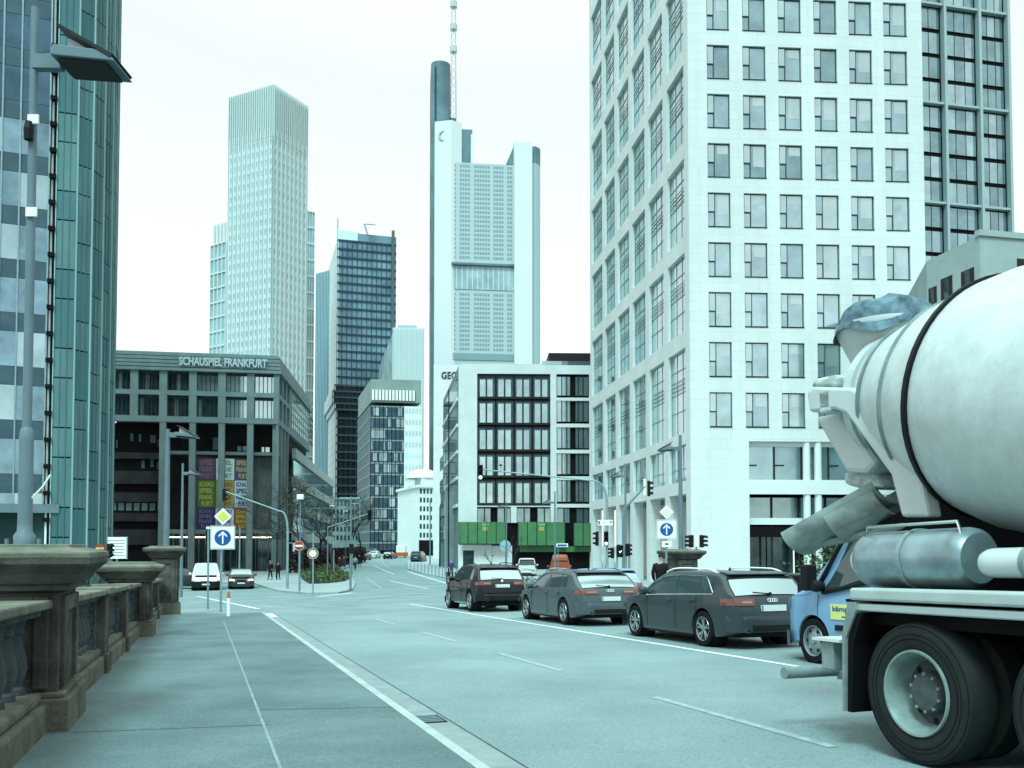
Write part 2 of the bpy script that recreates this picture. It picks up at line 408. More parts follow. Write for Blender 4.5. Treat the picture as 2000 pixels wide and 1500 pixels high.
# ------------------------------------------------------------------ stone bridge parapet
SIN = -1.17                                   # inner face of the piers
def FR(s0, t0):                               # local frame: x across (right), y along, z up, following the deck slope
    p = B(s0, t0); return p
def lbox(m, s0, s1, t0, t1, h0, h1, base=None):
    i = len(m.v)
    for s in (s0, s1):
        for t in (t0, t1):
            for h in (h0, h1):
                q = B(s, t, h) if base is None else Vector((UX*t+WX*s, UY*t+WY*s, base+h))
                m.v.append(q)
    for q in ((0,1,3,2),(4,6,7,5),(0,4,5,1),(2,3,7,6),(0,2,6,4),(1,5,7,3)): m.f.append(tuple(i+k for k in q)); m.m.append(m.mi)
def pier(t0, side, H, half, label, flip=False):
    """stone pier; inner face at the given s, H = height above the walk"""
    si = (SIN+.25*(t0 > 30)+.1*(t0 > 15)) if not flip else 18.35
    sg = -1 if not flip else 1                # direction away from the walk
    sc = si + sg*half; base = B(sc, t0).z
    root = empty('stone_pier', (B(sc, t0).x, B(sc, t0).y, base), label, 'pier')
    ABSLOC[root.name] = root.location.copy()
    def ring(m, h0, h1, hh): lbox(m, sc-hh, sc+hh, t0-hh, t0+hh, h0, h1, base)
    m = MB(); ring(m, -.4, .42, half+.07); ring(m, .42, .47, half+.03); m.build('plinth', M['plinth'], root, world=True, bevel=.015)
    m = MB(); ring(m, .47, H-.42, half-.03)
    for sx in (-1, 1):
        for ty in (-1, 1):
            lbox(m, sc+sx*(half-.17) - .06, sc+sx*(half-.17)+.06, t0+ty*(half-.02)-.03, t0+ty*(half-.02)+.03, .5, H-.46, base)
            lbox(m, sc+sx*(half-.02) - .03, sc+sx*(half-.02)+.03, t0+ty*(half-.17)-.06, t0+ty*(half-.17)+.06, .5, H-.46, base)
    for ty in (-1, 1):
        lbox(m, sc-half+.23, sc+half-.23, t0+ty*(half-.02)-.03, t0+ty*(half-.02)+.03, H-.60, H-.46, base)
        lbox(m, sc+ty*(half-.02)-.03, sc+ty*(half-.02)+.03, t0-half+.23, t0+half-.23, H-.60, H-.46, base)
    m.build('shaft', M['stone'], root, world=True, bevel=.01)
    m = MB()
    prof = [(.0, -.42), (.05, -.40), (.05, -.36), (.09, -.34), (.14, -.26), (.22, -.19), (.235, -.17), (.235, -.12), (.20, -.11)]
    for (e0, h0), (e1, h1) in zip(prof, prof[1:]):
        P = []
        for (e, h) in ((e0, h0), (e1, h1)):
            for sx, ty in ((-1, -1), (1, -1), (1, 1), (-1, 1)):
                s = sc+sx*(half+e); t = t0+ty*(half+e); P.append(Vector((UX*t+WX*s, UY*t+WY*s, base+H+h)))
        i = len(m.v); m.v += P
        for k in range(4): m.f.append((i+k, i+(k+1) % 4, i+4+(k+1) % 4, i+4+k)); m.m.append(0)
    m.build('cornice', M['stone'], root, world=True)
    m = MB(); P = []
    for (e, h) in ((.24, -.125), (.24, -.07), (.05, -.03), (.05, .0)):
        for sx, ty in ((-1, -1), (1, -1), (1, 1), (-1, 1)):
            s = sc+sx*(half+e); t = t0+ty*(half+e); P.append(Vector((UX*t+WX*s, UY*t+WY*s, base+H+h)))
    m.v += P
    for q in range(3):
        for k in range(4): m.f.append((q*4+k, q*4+(k+1) % 4, q*4+4+(k+1) % 4, q*4+4+k)); m.m.append(0)
    m.f.append((12, 13, 14, 15)); m.f.append((3, 2, 1, 0)); m.m += [0, 0]
    m.build('cap', M['capstone'], root, world=True, bevel=.012)
    return Vector((B(sc, t0).x, B(sc, t0).y, base+H)), sc
BAL = [(.055, 0), (.075, 0), (.075, .05), (.05, .07), (.065, .12), (.088, .2), (.08, .28), (.05, .40), (.042, .46), (.06, .48), (.05, .52), (.07, .56), (.07, .60)]
def balustrade(t0, t1, si, sg, label, nb=3, per=5):
    """section of parapet between two piers"""
    c = si+sg*.30; root = empty('stone_balustrade', B(c, (t0+t1)/2), label, 'balustrade', 'balustrade sections of the bridge parapet'); ABSLOC[root.name] = root.location.copy()
    m = MB(); lbox(m, c-.24, c+.24, t0, t1, -.3, .36); lbox(m, c-.19, c+.19, t0, t1, .36, .46); m.build('plinth', M['plinth'], root, world=True, bevel=.03)
    m = MB(); lbox(m, c-.17, c+.17, t0, t1, 1.12, 1.18); m.build('under_rail', M['stone'], root, world=True)
    m = MB(); lbox(m, c-.26, c+.26, t0, t1, 1.18, 1.26); 
    for i in range(nb+1):
        tp = t0+(t1-t0)*i/nb
        if 0 < i < nb: lbox(m, c-.31, c+.31, tp-.3, tp+.3, 1.19, 1.29)
    m.build('coping', M['capstone'], root, world=True, bevel=.02)
    for i in range(1, nb):
        tp = t0+(t1-t0)*i/nb
        m = MB(); lbox(m, c-.29, c+.29, tp-.22, tp+.22, -.3, .39); lbox(m, c-.25, c+.25, tp-.18, tp+.18, .39, 1.179)
        m.build('post', M['stone'], root, world=True, bevel=.02)
    bm_ = None
    for i in range(nb):
        a = t0+(t1-t0)*i/nb+(.22 if i else .02); b = t0+(t1-t0)*(i+1)/nb-(.22 if i < nb-1 else .02)
        for e in ((a, a+.12), (b-.12, b)):
            m = MB(); lbox(m, c-.13, c+.13, e[0], e[1], .46, 1.12); m.build('half_post', M['granite'], root, world=True)
        for k in range(per):
            t = a+.12+(b-a-.24)*(k+.5)/per; p = B(c, t, .46)
            if bm_ is None:
                q = MB(); q.lathe([(r_*1.08, h_*1.1) for r_, h_ in BAL], n=12); o = q.build('baluster', M['balu'], root, smooth=True); bm_ = o.data
            else:
                o = bpy.data.objects.new('baluster', bm_); COL.objects.link(o); o.parent = root
            o.location = p-root.location
near_top, sc1 = pier(9.28, 0, 1.76, .55, 'large nearest stone pier of the left parapet carrying the near lamp post')
p2, _ = pier(20.95, 0, 1.70, .42, 'smaller weathered stone pier without a lamp midway along the left parapet')
far_top, sc3 = pier(32.3, 0, 2.36, .43, 'tall stone pier at the far end of the left parapet')
rt_top, sc4 = pier(33.2, 0, 2.24, .52, 'stone pier behind the man in the dark jacket on the right sidewalk', flip=True)
balustrade(-2.5, 8.95, SIN-.04, -1, 'stone parapet section at the bottom left nearest the viewer', per=8)
balustrade(10.14, 20.5, SIN-.04, -1, 'stone parapet section between the large near pier and the small pier', per=8)
balustrade(21.4, 31.75, SIN-.04, -1, 'stone parapet section between the small pier and the far tall pier', per=8)
balustrade(12.0, 32.5, 18.35, 1, 'right hand stone parapet behind the dark estate car', nb=5, per=8)
# quay parapet running left from the far pier
q = empty('quay_parapet', B(-6, 33.2), 'dark quay parapet with pale coping running left behind the far pier', 'parapet'); ABSLOC[q.name] = q.location.copy()
zb = B(-2, 33.2).z
m = MB(); lbox(m, -16, -1.8, 33.0, 33.5, 1.72, 1.84, zb); m.build('coping', M['capstone'], q, world=True)
m = MB(); lbox(m, -16, -1.8, 33.05, 33.45, -.5, .95, zb); m.build('plinth', M['plinth'], q, world=True)
for k in range(38):
    o = MB(); p = B(-1.95-k*.36, 33.25); o.lathe([(r_*1.3, h_*1.28) for r_, h_ in BAL], c=(p.x, p.y, zb+.95), n=8); o.build('baluster', M['balu'], q, world=True, smooth=True)
# ------------------------------------------------------------------ buildings
M['palegrey'] = mat('pale_grey_stone', (.30, .38, .37), .8, var=.1, scale=.5)
def bld(name, label, cat, x, y, group=None):
    o = empty(name, (x, y, zg(x, y)), label, cat, group); ABSLOC[o.name] = o.location.copy(); return o
def lerp(a, b, t): return a+(b-a)*t
# ===== white office tower on the right ==================================================
WR = Wall.px(1350, 65, 29600); WL = Wall((WR.o.x, WR.o.y), ((750-1000)/F, 1))
if True:
    T = bld('white_office_tower', 'tall white stone office tower with square punched windows on the right', 'office tower', *WR.o)
    z0 = zg(*WR.o)-.5; ztop = WR.z(1400, 0)+34
    uR = WR.u(1811); uL = WL.u(1153)
    # row levels on the right face measured at px 1402
    xs = [(1380, 1424), (1450, 1495), (1520, 1565), (1590, 1635), (1659, 1704), (1727, 1773)]
    cols = [(WR.uv(a+2, 300)[0], WR.uv(b+2, 300)[0]) for a, b in xs]
    zb = [WR.z(1402, y) for y in (57, 153, 247, 341, 444, 542, 640, 737, 833)]
    pit = (zb[0]-zb[-1])/8; rows = [(zb[0]-i*pit, zb[0]-i*pit+2.52) for i in range(9)]
    rows = [(rows[0][0]+k*pit, rows[0][1]+k*pit) for k in (8, 7, 6, 5, 4, 3, 2, 1)]+rows
    body = MB()
    c = lambda u, n: WR.xy(u, n)
    th = .38
    # core slab behind the facades
    p0 = WR(0, 0, 0); ins = .42
    def corner(a, b): return Vector((p0.x+WR.d.x*a+WL.d.x*b, p0.y+WR.d.y*a+WL.d.y*b))
    zlob = WR.z(1500, 862); core = MB()
    q = [corner(.95, .45), corner(uR, .45), corner(uR, uL), corner(.95, uL)]
    core.prism([(v.x, v.y) for v in q], zlob+.3, ztop)
    q = [corner(4.3, 3.2), corner(uR, 3.2), corner(uR, uL), corner(4.3, uL)]
    core.prism([(v.x, v.y) for v in q], z0, zlob+.3)
    core.build('core', M['dark'], T, world=True)
    zlob = WR.z(1500, 862)                      # head of the glazed base on the right face
    ulob = WR.u(1461)
    wall = MB(WR)
    # horizontal bands and piers between the openings
    lv = sorted(rows); edges = [(zlob, lv[0][0])]+[(lv[i][1], lv[i+1][0]) for i in range(len(lv)-1)]+[(lv[-1][1], ztop)]
    for a, b in edges: wall.box(0, uR, -th, 0, a, b)
    wall.box(0, ulob, -th, 0, z0, zlob)
    pu = [0]+[v for c_ in cols for v in c_]+[uR]
    for a, b in lv:
        for k in range(0, len(pu), 2): wall.box(pu[k], pu[k+1], -th, 0, a, b)
    wall.build('street_front_wall', M['white'], T, world=True)
    def window(Wl, u0, u1, z0_, z1_, rec, var, open_=False):
        g_ = MB(Wl); g_.box(u0, u1, -rec-.03, -rec, z0_, z1_)
        o = g_.build('window', M['gl'][var], T, world=True)
        w_ = u1-u0; h_ = z1_-z0_; f = MB(Wl); r_ = -rec
        f.box(u0, u1, r_, r_+.05, z0_, z0_+.06); f.box(u0, u1, r_, r_+.05, z1_-.06, z1_)
        f.box(u0, u0+.05, r_, r_+.05, z0_+.06, z1_-.06); f.box(u1-.05, u1, r_, r_+.05, z0_+.06, z1_-.06)
        f.box(u0+w_*.30, u0+w_*.30+.07, r_, r_+.05, z0_+.06, z1_-.06)
        f.box(u0+.05, u0+w_*.30, r_, r_+.06, z0_+h_*.43, z0_+h_*.43+.07)
        f.build('frame', M['frame'], o, world=True)
        s_ = MB(Wl); s_.box(u0-.0, u1+.0, -rec+.05, .04, z0_-.07, z0_-.003); s_.build('sill', M['framed'], o, world=True)
        # tilted casement / inner blind seen in the photo
        cs = MB(Wl); cs.box(u0+.07, u0+w_*.30-.01, r_+.052, r_+.09, z0_+h_*.46, z1_-.1); cs.build('casement', M['gl'][3 if var != 3 else 0], o, world=True)
        bl = MB(Wl); hh = random.choice((0, 0, .25, .35, .6)); 
        if hh: bl.box(u0+w_*.45, u1-.12, r_+.001, r_+.012, z1_-.12-h_*hh, z1_-.12); bl.build('blind', M['gl'][3], o, world=True)
    for i, (a, b) in enumerate(rows):
        for j, (u0, u1) in enumerate(cols):
            if i < 7: continue
            window(WR, u0, u1, a, b, .20, random.choice((0, 0, 1, 1, 3) if i > 11 else (0, 0, 1, 2)))
    gl_ = MB(WR)
    for i, (a, b) in enumerate(rows[:7]):
        for (u0, u1) in cols: gl_.box(u0, u1, -.25, -.2, a, b)
    tag(gl_.build('upper_windows', M['gl'][0], T, world=True), kind='stuff')
    # glazed base to the right of px 1461
    zA, zB_, zC = WR.z(1500, 937), WR.z(1500, 965), zlob
    g_ = MB(WR); 
    u = ulob; 
    while u < uR-.5:
        w_ = 2.05; o = MB(WR); o.box(u, min(u+w_, uR), -.62, -.57, zA, zC-.35); wn = o.build('lobby_window', M['gl'][random.choice((0, 1, 2))], T, world=True)
        f = MB(WR); f.box(u-.05, u+.06, -.57, -.48, zA, zC-.35); f.box(u+.06, u+.75, -.57, -.5, zA+1.05, zA+1.15); f.build('frame', M['framed'], wn, world=True)
        o = MB(WR); o.box(u, min(u+w_, uR), -1.3, -1.25, WR.z(1500, 1011), zB_-.2); wn = o.build('lobby_window', M['gl'][random.choice((1, 2, 2))], T, world=True)
        f = MB(WR); f.box(u-.05, u+.08, -1.25, -1.15, z0, zB_-.2); f.build('frame', M['framed'], wn, world=True)
        o = MB(WR); o.box(u+.1, min(u+w_, uR), -2.6, -2.5, z0, WR.z(1500, 1045)); o.build('shop_door', random.choice((M['gld'], M['darkbrown'], M['gld'], M['concrete'])), T, world=True)
        u += w_
    m = MB(WR); m.box(ulob, uR, -.66, -.4, zC-.35, zC); m.box(ulob, uR, -.5, 0, zB_, zA); m.box(ulob, uR, -1.35, -.9, WR.z(1500, 1024), WR.z(1500, 1011)); m.build('lobby_band', M['white2'], T, world=True)
    m = MB(WR); m.box(ulob, uR, -1.2, -.95, WR.z(1500, 1048), WR.z(1500, 1028)); m.build('awning_fascia', M['dark'], T, world=True)
    for px in (1576, 1598, 1704, 1726):
        uc = WR.u(px); m = MB(); p = WR(uc, -.32, 0); m.lathe([(.27, z0), (.27, zC)], c=(p.x, p.y, 0), n=16); m.build('column', M['white2'], T, world=True, smooth=True)
    # ---- side (left) face: deep grid with double height openings
    nb = 6; e0 = 1.0; bw = (uL-e0-.4)/nb; pw = 1.45
    zs_px = (125, 305, 490, 680)                # soffit line heights at px 1335
    z_top_band = [WL.z(1335, y) for y in zs_px]; sp = (z_top_band[0]-z_top_band[-1])/3
    sof = [z_top_band[0]-k*sp for k in range(-6, 4)]   # head of each opening
    sof.append(WL.z(1335, 862)+0)
    ops = []
    for k in range(10):
        hd = sof[k]; ft = sof[k]-sp+1.25; ops.append((ft, hd))
    ops[-1] = (WL.z(1335, 846), sof[9])
    ops.append((WL.z(1335, 940), WL.z(1335, 868)))          # single storey row
    ops.append((z0, WL.z(1335, 965)))                        # arcade
    ops = sorted(ops); m = MB(WL); e = [(ops[i][1], ops[i+1][0]) for i in range(len(ops)-1)]+[(ops[-1][1], ztop)]
    for a, b in e: m.box(0.001, uL, -.9, -.002, a, b)
    for a, b in ops:
        m.box(0.001, e0, -.9, -.002, a, b)
        for k in range(nb):
            u1 = e0+(k+1)*bw; m.box(u1-pw*(.72 if k < nb-1 else .3), u1, -.9, -.002, a, b)
        m.box(e0+nb*bw, uL, -.9, -.002, a, b)
    m.build('side_wall', M['white'], T, world=True)
    for (a, b) in ops[1:]:
        for k in range(nb):
            u0 = e0+k*bw; u1 = e0+(k+1)*bw-pw*(.72 if k < nb-1 else .3)
            if b < a+.5: continue
            if a > WL.z(1158, -20): continue
            o = MB(WL); o.box(u0, u1, -.34, -.29, a, b); wn = o.build('window', M['gl'][random.choice((0, 1, 3, 3))], T, world=True)
            f = MB(WL); w_ = u1-u0
            for fr in (0, .33, .66, 1): f.box(max(u0, u0+w_*fr-.025), min(u1, u0+w_*fr+.025), -.29, -.25, a, b)
            hgt = b-a; lv_ = (0, .28, .5, .78) if hgt > 4 else (0, .35)
            for fr in lv_: f.box(u0, u1, -.29, -.24, a+hgt*fr, a+hgt*fr+.05)
            f.build('frame', M['steel'], wn, world=True)
            if hgt > 4:                          # railing bars across the opening window
                f = MB(WL)
                for q in range(3): f.box(u0+w_*.05, u1-w_*.05, -.2, -.17, a+hgt*.5+.3+q*.32, a+hgt*.5+.34+q*.32)
                f.build('rail', M['framed'], wn, world=True)
    a, b = ops[0]; m = MB(WL); m.box(e0, uL, -4.0, -3.9, a, b); m.build('arcade_wall', M['white2'], T, world=True)
    m = MB(WL); m.box(e0, uL, -3.9, -.9, b, b+.05); m.build('arcade_soffit', M['concrete'], T, world=True)

# ===== dark grid tower behind, far right =================================================
GT = Wall.px(1795, 96, 9000)
T = bld('dark_grid_tower', 'dark bronze grid tower with pale mullion lines at the far right edge', 'office tower', *GT.o)
u1 = GT.u(1984); zt = GT.z(1850, 0)+25; z0 = 0
m = MB(GT); m.prism([(0, -.5), (u1, -.5), (u1, -22), (0, -22)], z0, zt) if False else None
m = MB(); m.prism([GT.xy(0, -.5), GT.xy(u1, -.5), GT.xy(u1, -22), GT.xy(0, -22)], z0, zt); m.build('core', M['dark'], T, world=True)
vp = [GT.u(x) for x in (1795, 1802, 1855, 1924, 1981)]
yl = [12, 204, 398]; zl = [GT.z(1855, y) for y in yl]; pit = (zl[0]-zl[2])/2/4
m = MB(GT)
for v in vp[1:]: m.box(v-.16, v+.16, -.4, .25, z0, zt)
k = -6
while zl[2]+k*pit*4 < zt: m.box(0, u1, -.45, .1, zl[2]+k*pit*4-.12, zl[2]+k*pit*4+.12); k += 1
m.build('pale_mullions', M['framew'], T, world=True)
n_ = 0; st = MB(GT)
for k in range(-12, 16):
    z = zl[2]+k*pit
    for i in range(1, 4):
        a, b = vp[i]+.30, vp[i+1]-.30
        if b-a < .4: continue
        for q in range(3 if i > 1 else 2):
            nq = 3 if i > 1 else 2; A = lerp(a, b, q/nq)+.05; C = lerp(a, b, (q+1)/nq)-.05
            if z+pit-.35 > GT.z(1855, 500) and z < GT.z(1855, 0) and n_ < 96:
                o = MB(GT); o.box(A, C, -.46, -.38, z+.2, z+pit-.28); o.build('window', M['gl'][random.choice((0, 2, 2, 1))], T, world=True); n_ += 1
            else: st.box(A, C, -.46, -.38, z+.2, z+pit-.28)
tag(st.build('other_windows', M['gl'][1], T, world=True), kind='stuff')

# ===== low grey stone building at the right edge =========================================
GR = Wall.px(1925, 52, 9000); GL = Wall((GR.o.x, GR.o.y), ((1350-1000)/F, 1))
GL = Wall.px(1925, 52, 647)
T = bld('grey_stone_building', 'lower grey green stone building with dark windows behind the mixer drum', 'building', *GR.o)
zt = GR.z(1930, 462); uR = GR.u(2150); uL = GL.u(1813); z0 = 1
m = MB(); m.prism([GR.xy(0), GR.xy(uR), GR.xy(uR, -20), GL.xy(uL, 0)], z0, zt); m.build('wall', M['palegrey'], T, world=True)
m = MB(GR); m.box(-.1, uR, -.3, .12, zt, zt+.35); m.build('parapet', M['palegrey'], T, world=True)
for (xa, xb, ya, yb) in ((1880, 1906, 525, 562), (1840, 1863, 540, 590), (1816, 1832, 560, 610), (1840, 1863, 640, 700), (1880, 1906, 620, 680)):
    a, b = GL.u(xb), GL.u(xa); za, zb_ = GL.z((xa+xb)/2, yb), GL.z((xa+xb)/2, ya)
    o = MB(GL); o.box(a, b, -.1, .012, za, zb_); wn = o.build('window', M['darkbrown'], T, world=True)
    o = MB(GL); o.box(lerp(a, b, .3), lerp(a, b, .7), .012, .03, za, zb_); o.build('pane', M['gld'], wn, world=True)
for (xa, xb, ya, yb) in ((1990, 2040, 505, 560),):
    a, b = GR.u(xa), GR.u(xb); o = MB(GR); o.box(a, b, -.1, .012, GR.z(xa, yb), GR.z(xa, ya)); o.build('window', M['darkbrown'], T, world=True)

# ===== white building with green hoarding =================================================
HB = Wall.px(895, 112, 60000); HS = Wall((HB.o.x, HB.o.y), ((735-1000)/F, 1))
T = bld('white_six_storey_building', 'six storey white building with large dark glazed bays above green hoarding', 'building', *HB.o)
zt = HB.z(900, 712); uR = HB.u(1175); z0 = zg(*HB.o)-.5; uS = HS.u(866)
m = MB(); m.prism([HB.xy(.4, -.4), HB.xy(uR, -.4), HB.xy(uR, -uS), HS.xy(uS, -.4)], z0, zt-.3); m.build('core', M['dark'], T, world=True)
X = lambda p: HB.uv(p, 800)[0]
Z = lambda p: HB.z(1000, p)
ua, ub, uc = X(932), X(1075), X(1087); 
wl = MB(HB)
wl.box(0, ua, -.4, 0, z0, zt); wl.box(ub, uc, -.4, 0, Z(1021), Z(730)); wl.box(X(1151), uR, -.4, 0, z0, zt); wl.box(ua, X(1151), -.4, 0, Z(730), zt)
wl.box(ua, ub, -.4, 0, Z(990), Z(984)); wl.box(X(998), X(1009), -.4, 0, Z(1021), Z(990)); wl.box(ua, X(960), -.4, 0, z0, Z(1062)); wl.box(X(960), X(1000), -.4, 0, z0, Z(1066))
for y0, y1 in ((776, 782), (827, 834), (878, 885), (930, 937), (984, 991)): wl.box(uc, X(1151), -.4, 0, Z(y1), Z(y0))
wl.build('wall', M['white2'], T, world=True)
rowp = [(733, 775), (780, 826), (832, 878), (884, 929), (936, 983)]
for ri, (y0, y1) in enumerate(rowp):
    for k in range(4):
        a, b = lerp(ua, ub, k/4), lerp(ua, ub, (k+1)/4)
        o = MB(HB); o.box(a+.06, b-.06, -.3, -.2, Z(y1), Z(y0)); wn = o.build('window', M['gld'], T, world=True)
        f = MB(HB)
        for fr in (.0, .465, .93): f.box(lerp(a, b, fr)+.06, lerp(a, b, fr)+.18, -.2, -.12, Z(y1), Z(y0+4))
        f.box(a+.06, b-.06, -.2, -.12, Z(y0+4), Z(y0)); f.build('frame', M['framed'], wn, world=True)
        c1 = MB(HB)
        for fr in (.15, .54):
            c1.box(lerp(a, b, fr), lerp(a, b, fr+.30), -.199, -.19, Z(y1-1), Z(y0+8))
        c1.build('curtain', M['gl'][1 if k < 2 else 0], wn, world=True)
    f = MB(HB); f.box(ua, ub, -.2, .06, Z(y1+4), Z(y1)); f.build('floor_edge', M['framed'], T, world=True)
    for k in range(2):
        a, b = lerp(uc, X(1151), k/2), lerp(uc, X(1151), (k+1)/2)
        o = MB(HB); o.box(a+.1+k*.25, b-.1-(1-k)*.25, -.3, -.2, Z(y1-2)+.1, Z(y0+2)); wn = o.build('window', M['gl'][(0, 1)[(ri+k) % 2]], T, world=True)
        f = MB(HB)
        for fr in (.3, .6): f.box(lerp(a, b, fr), lerp(a, b, fr)+.13, -.2, -.15, Z(y1)+.1, Z(y0))
        f.build('frame', M['framed'], wn, world=True)
for xa, xb in ((933, 958), (972, 997), (1010, 1035), (1050, 1074), (1088, 1112), (1126, 1149)):
    o = MB(HB); o.box(X(xa), X(xb), -.3, -.2, Z(1021), Z(993)); wn = o.build('window', M['gl'][2], T, world=True)
    f = MB(HB); f.box(X((xa+xb)/2), X((xa+xb)/2)+.15, -.2, -.12, Z(1021), Z(993)); f.build('frame', M['framed'], wn, world=True)
# side face receding
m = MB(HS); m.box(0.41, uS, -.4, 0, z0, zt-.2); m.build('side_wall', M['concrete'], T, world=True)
for k, (y0, y1) in enumerate(rowp):
    o = MB(HS); o.box(.9, uS-.4, 0, .04, Z(y1), Z(y0)); wn = o.build('side_window', M['gl'][0], T, world=True)
    f = MB(HS); f.box(.5, uS, .0, .2, Z(y1)-.45, Z(y1)-.05); f.build('ledge', M['white2'], wn, world=True)
m = MB(HB); m.box(X(1075), uR, -9, -3, zt+.35, zt+2.2); pn = m.build('penthouse', M['darkbrown'], T, world=True)
m = MB(); 
m = MB(HB); m.box(X(1060), uR, -2.2, -2.1, zt, zt+.95); m.build('roof_rail', M['gl'][0], T, world=True)
m = MB(HB); m.box(0.3, X(1060), -8, -1.6, zt, zt+.45); m.build('roof_upstand', M['white2'], T, world=True)
m = MB(HB); m.box(X(905), X(926), 0, .02, z0, Z(1075)); m.build('door', M['gld'], T, world=True)
M['emb'] = mat('emblem_ochre', (.36, .36, .10), .6)
def hoard(xa, xb, ya, yb, logo, n, lab):
    h = bld('hoarding', lab, 'hoarding', *HB.xy(X((xa+xb)/2), n), group='green site hoarding sheets'); m = MB(HB); m.box(X(xa), X(xb), n-.08, n, Z(yb), Z(ya)); m.build('panel', M['green'], h, world=True)
    m = MB(HB)
    for k in range(int((xb-xa)/18)+1):
        u_ = lerp(X(xa), X(xb), min(1, k*18/(xb-xa))); m.box(u_-.04, u_+.04, n, n+.05, Z(yb), Z(ya))
    m.box(X(xa), X(xb), n-.1, n+.04, Z(yb+2), Z(yb)); m.build('rail', M['framed'], h, world=True)
    for p in logo:
        m = MB(HB); m.box(X(p-5), X(p+5), n+.01, n+.03, Z(1037), Z(1029)); m.build('emblem', M['emb'], h, world=True)
        m = MB(HB); m.box(X(p-6), X(p+7), n+.01, n+.03, Z(1027), Z(1023)); m.build('emblem_bar', mat('emblem_green', (.15, .42, .2), .6), h, world=True)
hoard(897, 990, 1020, 1062, (948,), 1.2, 'wide green hoarding sheet left of the gap under the white building')
hoard(1011, 1102, 1020, 1065, (1056,), 1.2, 'green hoarding sheet with a small emblem above the orange van')
hoard(1118, 1154, 1022, 1066, (), 1.2, 'narrow plain green hoarding sheet at the right end')
h = bld('ground_hoarding', 'long low green hoarding fence behind the parked vans', 'hoarding', *HB.xy(X(1080), 2)); m = MB(HB); m.box(X(1015), X(1153), .3, .4, Z(1078), Z(1067)); m.build('panel', M['green'], h, world=True)
m = MB(HB); m.box(X(1004), X(1153), -.3, -.1, z0, Z(1062)); m.build('shopfront', M['dark'], T, world=True)

# ===== wall with lettering beside it ======================================================
GW = Wall.px(846, 175, 40000)
T = bld('white_slab_building', 'plain white slab building with dark roof letters behind the six storey building', 'building', *GW.o)
m = MB(); zt = GW.z(860, 712); m.prism([GW.xy(0), GW.xy(GW.u(905)), GW.xy(GW.u(905), -8), GW.xy(0, -8)], 0, zt); m.build('wall', M['white2'], T, world=True)
text_mesh('GEG', 'lettering', M['frame'], T, GW(GW.u(862), .02, GW.z(862, 740)), (GW.d.x, GW.d.y, 0), (0, 0, 1), GW.z(862, 726)-GW.z(862, 740), GW.u(892)-GW.u(862), .1, .02)

# ===== theatre ============================================================================
SF = Wall.px(203, 100, 11200); uC = SF.u(545)
SS = Wall(SF.xy(uC), ((815-1000)/F, 1))
T = bld('theatre_building', 'grey concrete theatre with tall columns and a band of office windows', 'theatre', *SF.xy(uC))
X = lambda p, y=900: SF.uv(p, y)[0]
Zl = lambda y: SF.z(433, y)
z0 = zg(*SF.o)-.4; ztop = Zl(690); zc0 = Zl(727)
uS = SS.u(607)
def P2(u, s): p = SF.xy(u, 0); return (p[0]+SS.d.x*s, p[1]+SS.d.y*s)
cor = MB(); cor.prism([P2(-.5, 5), P2(uC-.6, 5), P2(uC-.6, uS), P2(-.5, uS)], z0, ztop-.2); cor.build('core', M['concrete_d'], T, world=True)
up = MB(); up.prism([P2(-.5, .9), P2(uC-.6, .9), P2(uC-.6, uS), P2(-.5, uS)], Zl(816), ztop-.2); up.build('upper_core', M['dark'], T, world=True)
cn = MB(SF)
nlv = 5
for k in range(nlv):
    za = lerp(zc0, ztop, k/nlv); zb_ = lerp(zc0, ztop, (k+1)/nlv); e = .35-.10*k
    cn.prism_y
    a = MB()
    P = [P2(-.5, 0), P2(uC+0, 0), P2(uC, uS)]
    cn2 = None
cnm = MB()
for k in range(nlv):
    za = lerp(zc0, ztop, k/nlv); zb_ = lerp(zc0, ztop, (k+1)/nlv)
    off = .45*k/nlv
    def Q(u, s): p = SF.xy(u, 0); return (p[0]+SS.d.x*s, p[1]+SS.d.y*s)
    cnm.prism([Q(-.5, -.25+off), Q(uC+.3-off, -.25+off), Q(uC+.3-off, uS), Q(-.5, uS)], za, zb_-.10)
    cnm.prism([Q(-.5, .25), Q(uC-.2, .25), Q(uC-.2, uS-.05), Q(-.5, uS-.05)], zb_-.10, zb_)
cnm.build('louvred_cornice', M['concrete'], T, world=True)
text_mesh('SCHAUSPIEL FRANKFURT', 'lettering', mat('pale_letters', (.42, .54, .54), .6), T, SF(X(351, 720), .30, Zl(717)), (SF.d.x, SF.d.y, 0), (0, 0, 1), 1.0, X(522, 720)-X(351, 720), .12, .03)
cx = [X(x, 800) for x in (203, 261, 318, 376, 433, 489, 545)]
hw = .42
m = MB(SF)
for (y0, y1) in ((765, 774), (815, 826)):
    m.box(-.5, uC, -.9, .02, Zl(y1), Zl(y0))
for i, u_ in enumerate(cx[1:], 1):
    for (ya, yb) in ((727, 765), (774, 815)):
        m.box(u_-hw, min(u_+hw, uC), -.9, 0, Zl(yb), Zl(ya))
m.build('upper_frame', M['concrete'], T, world=True)
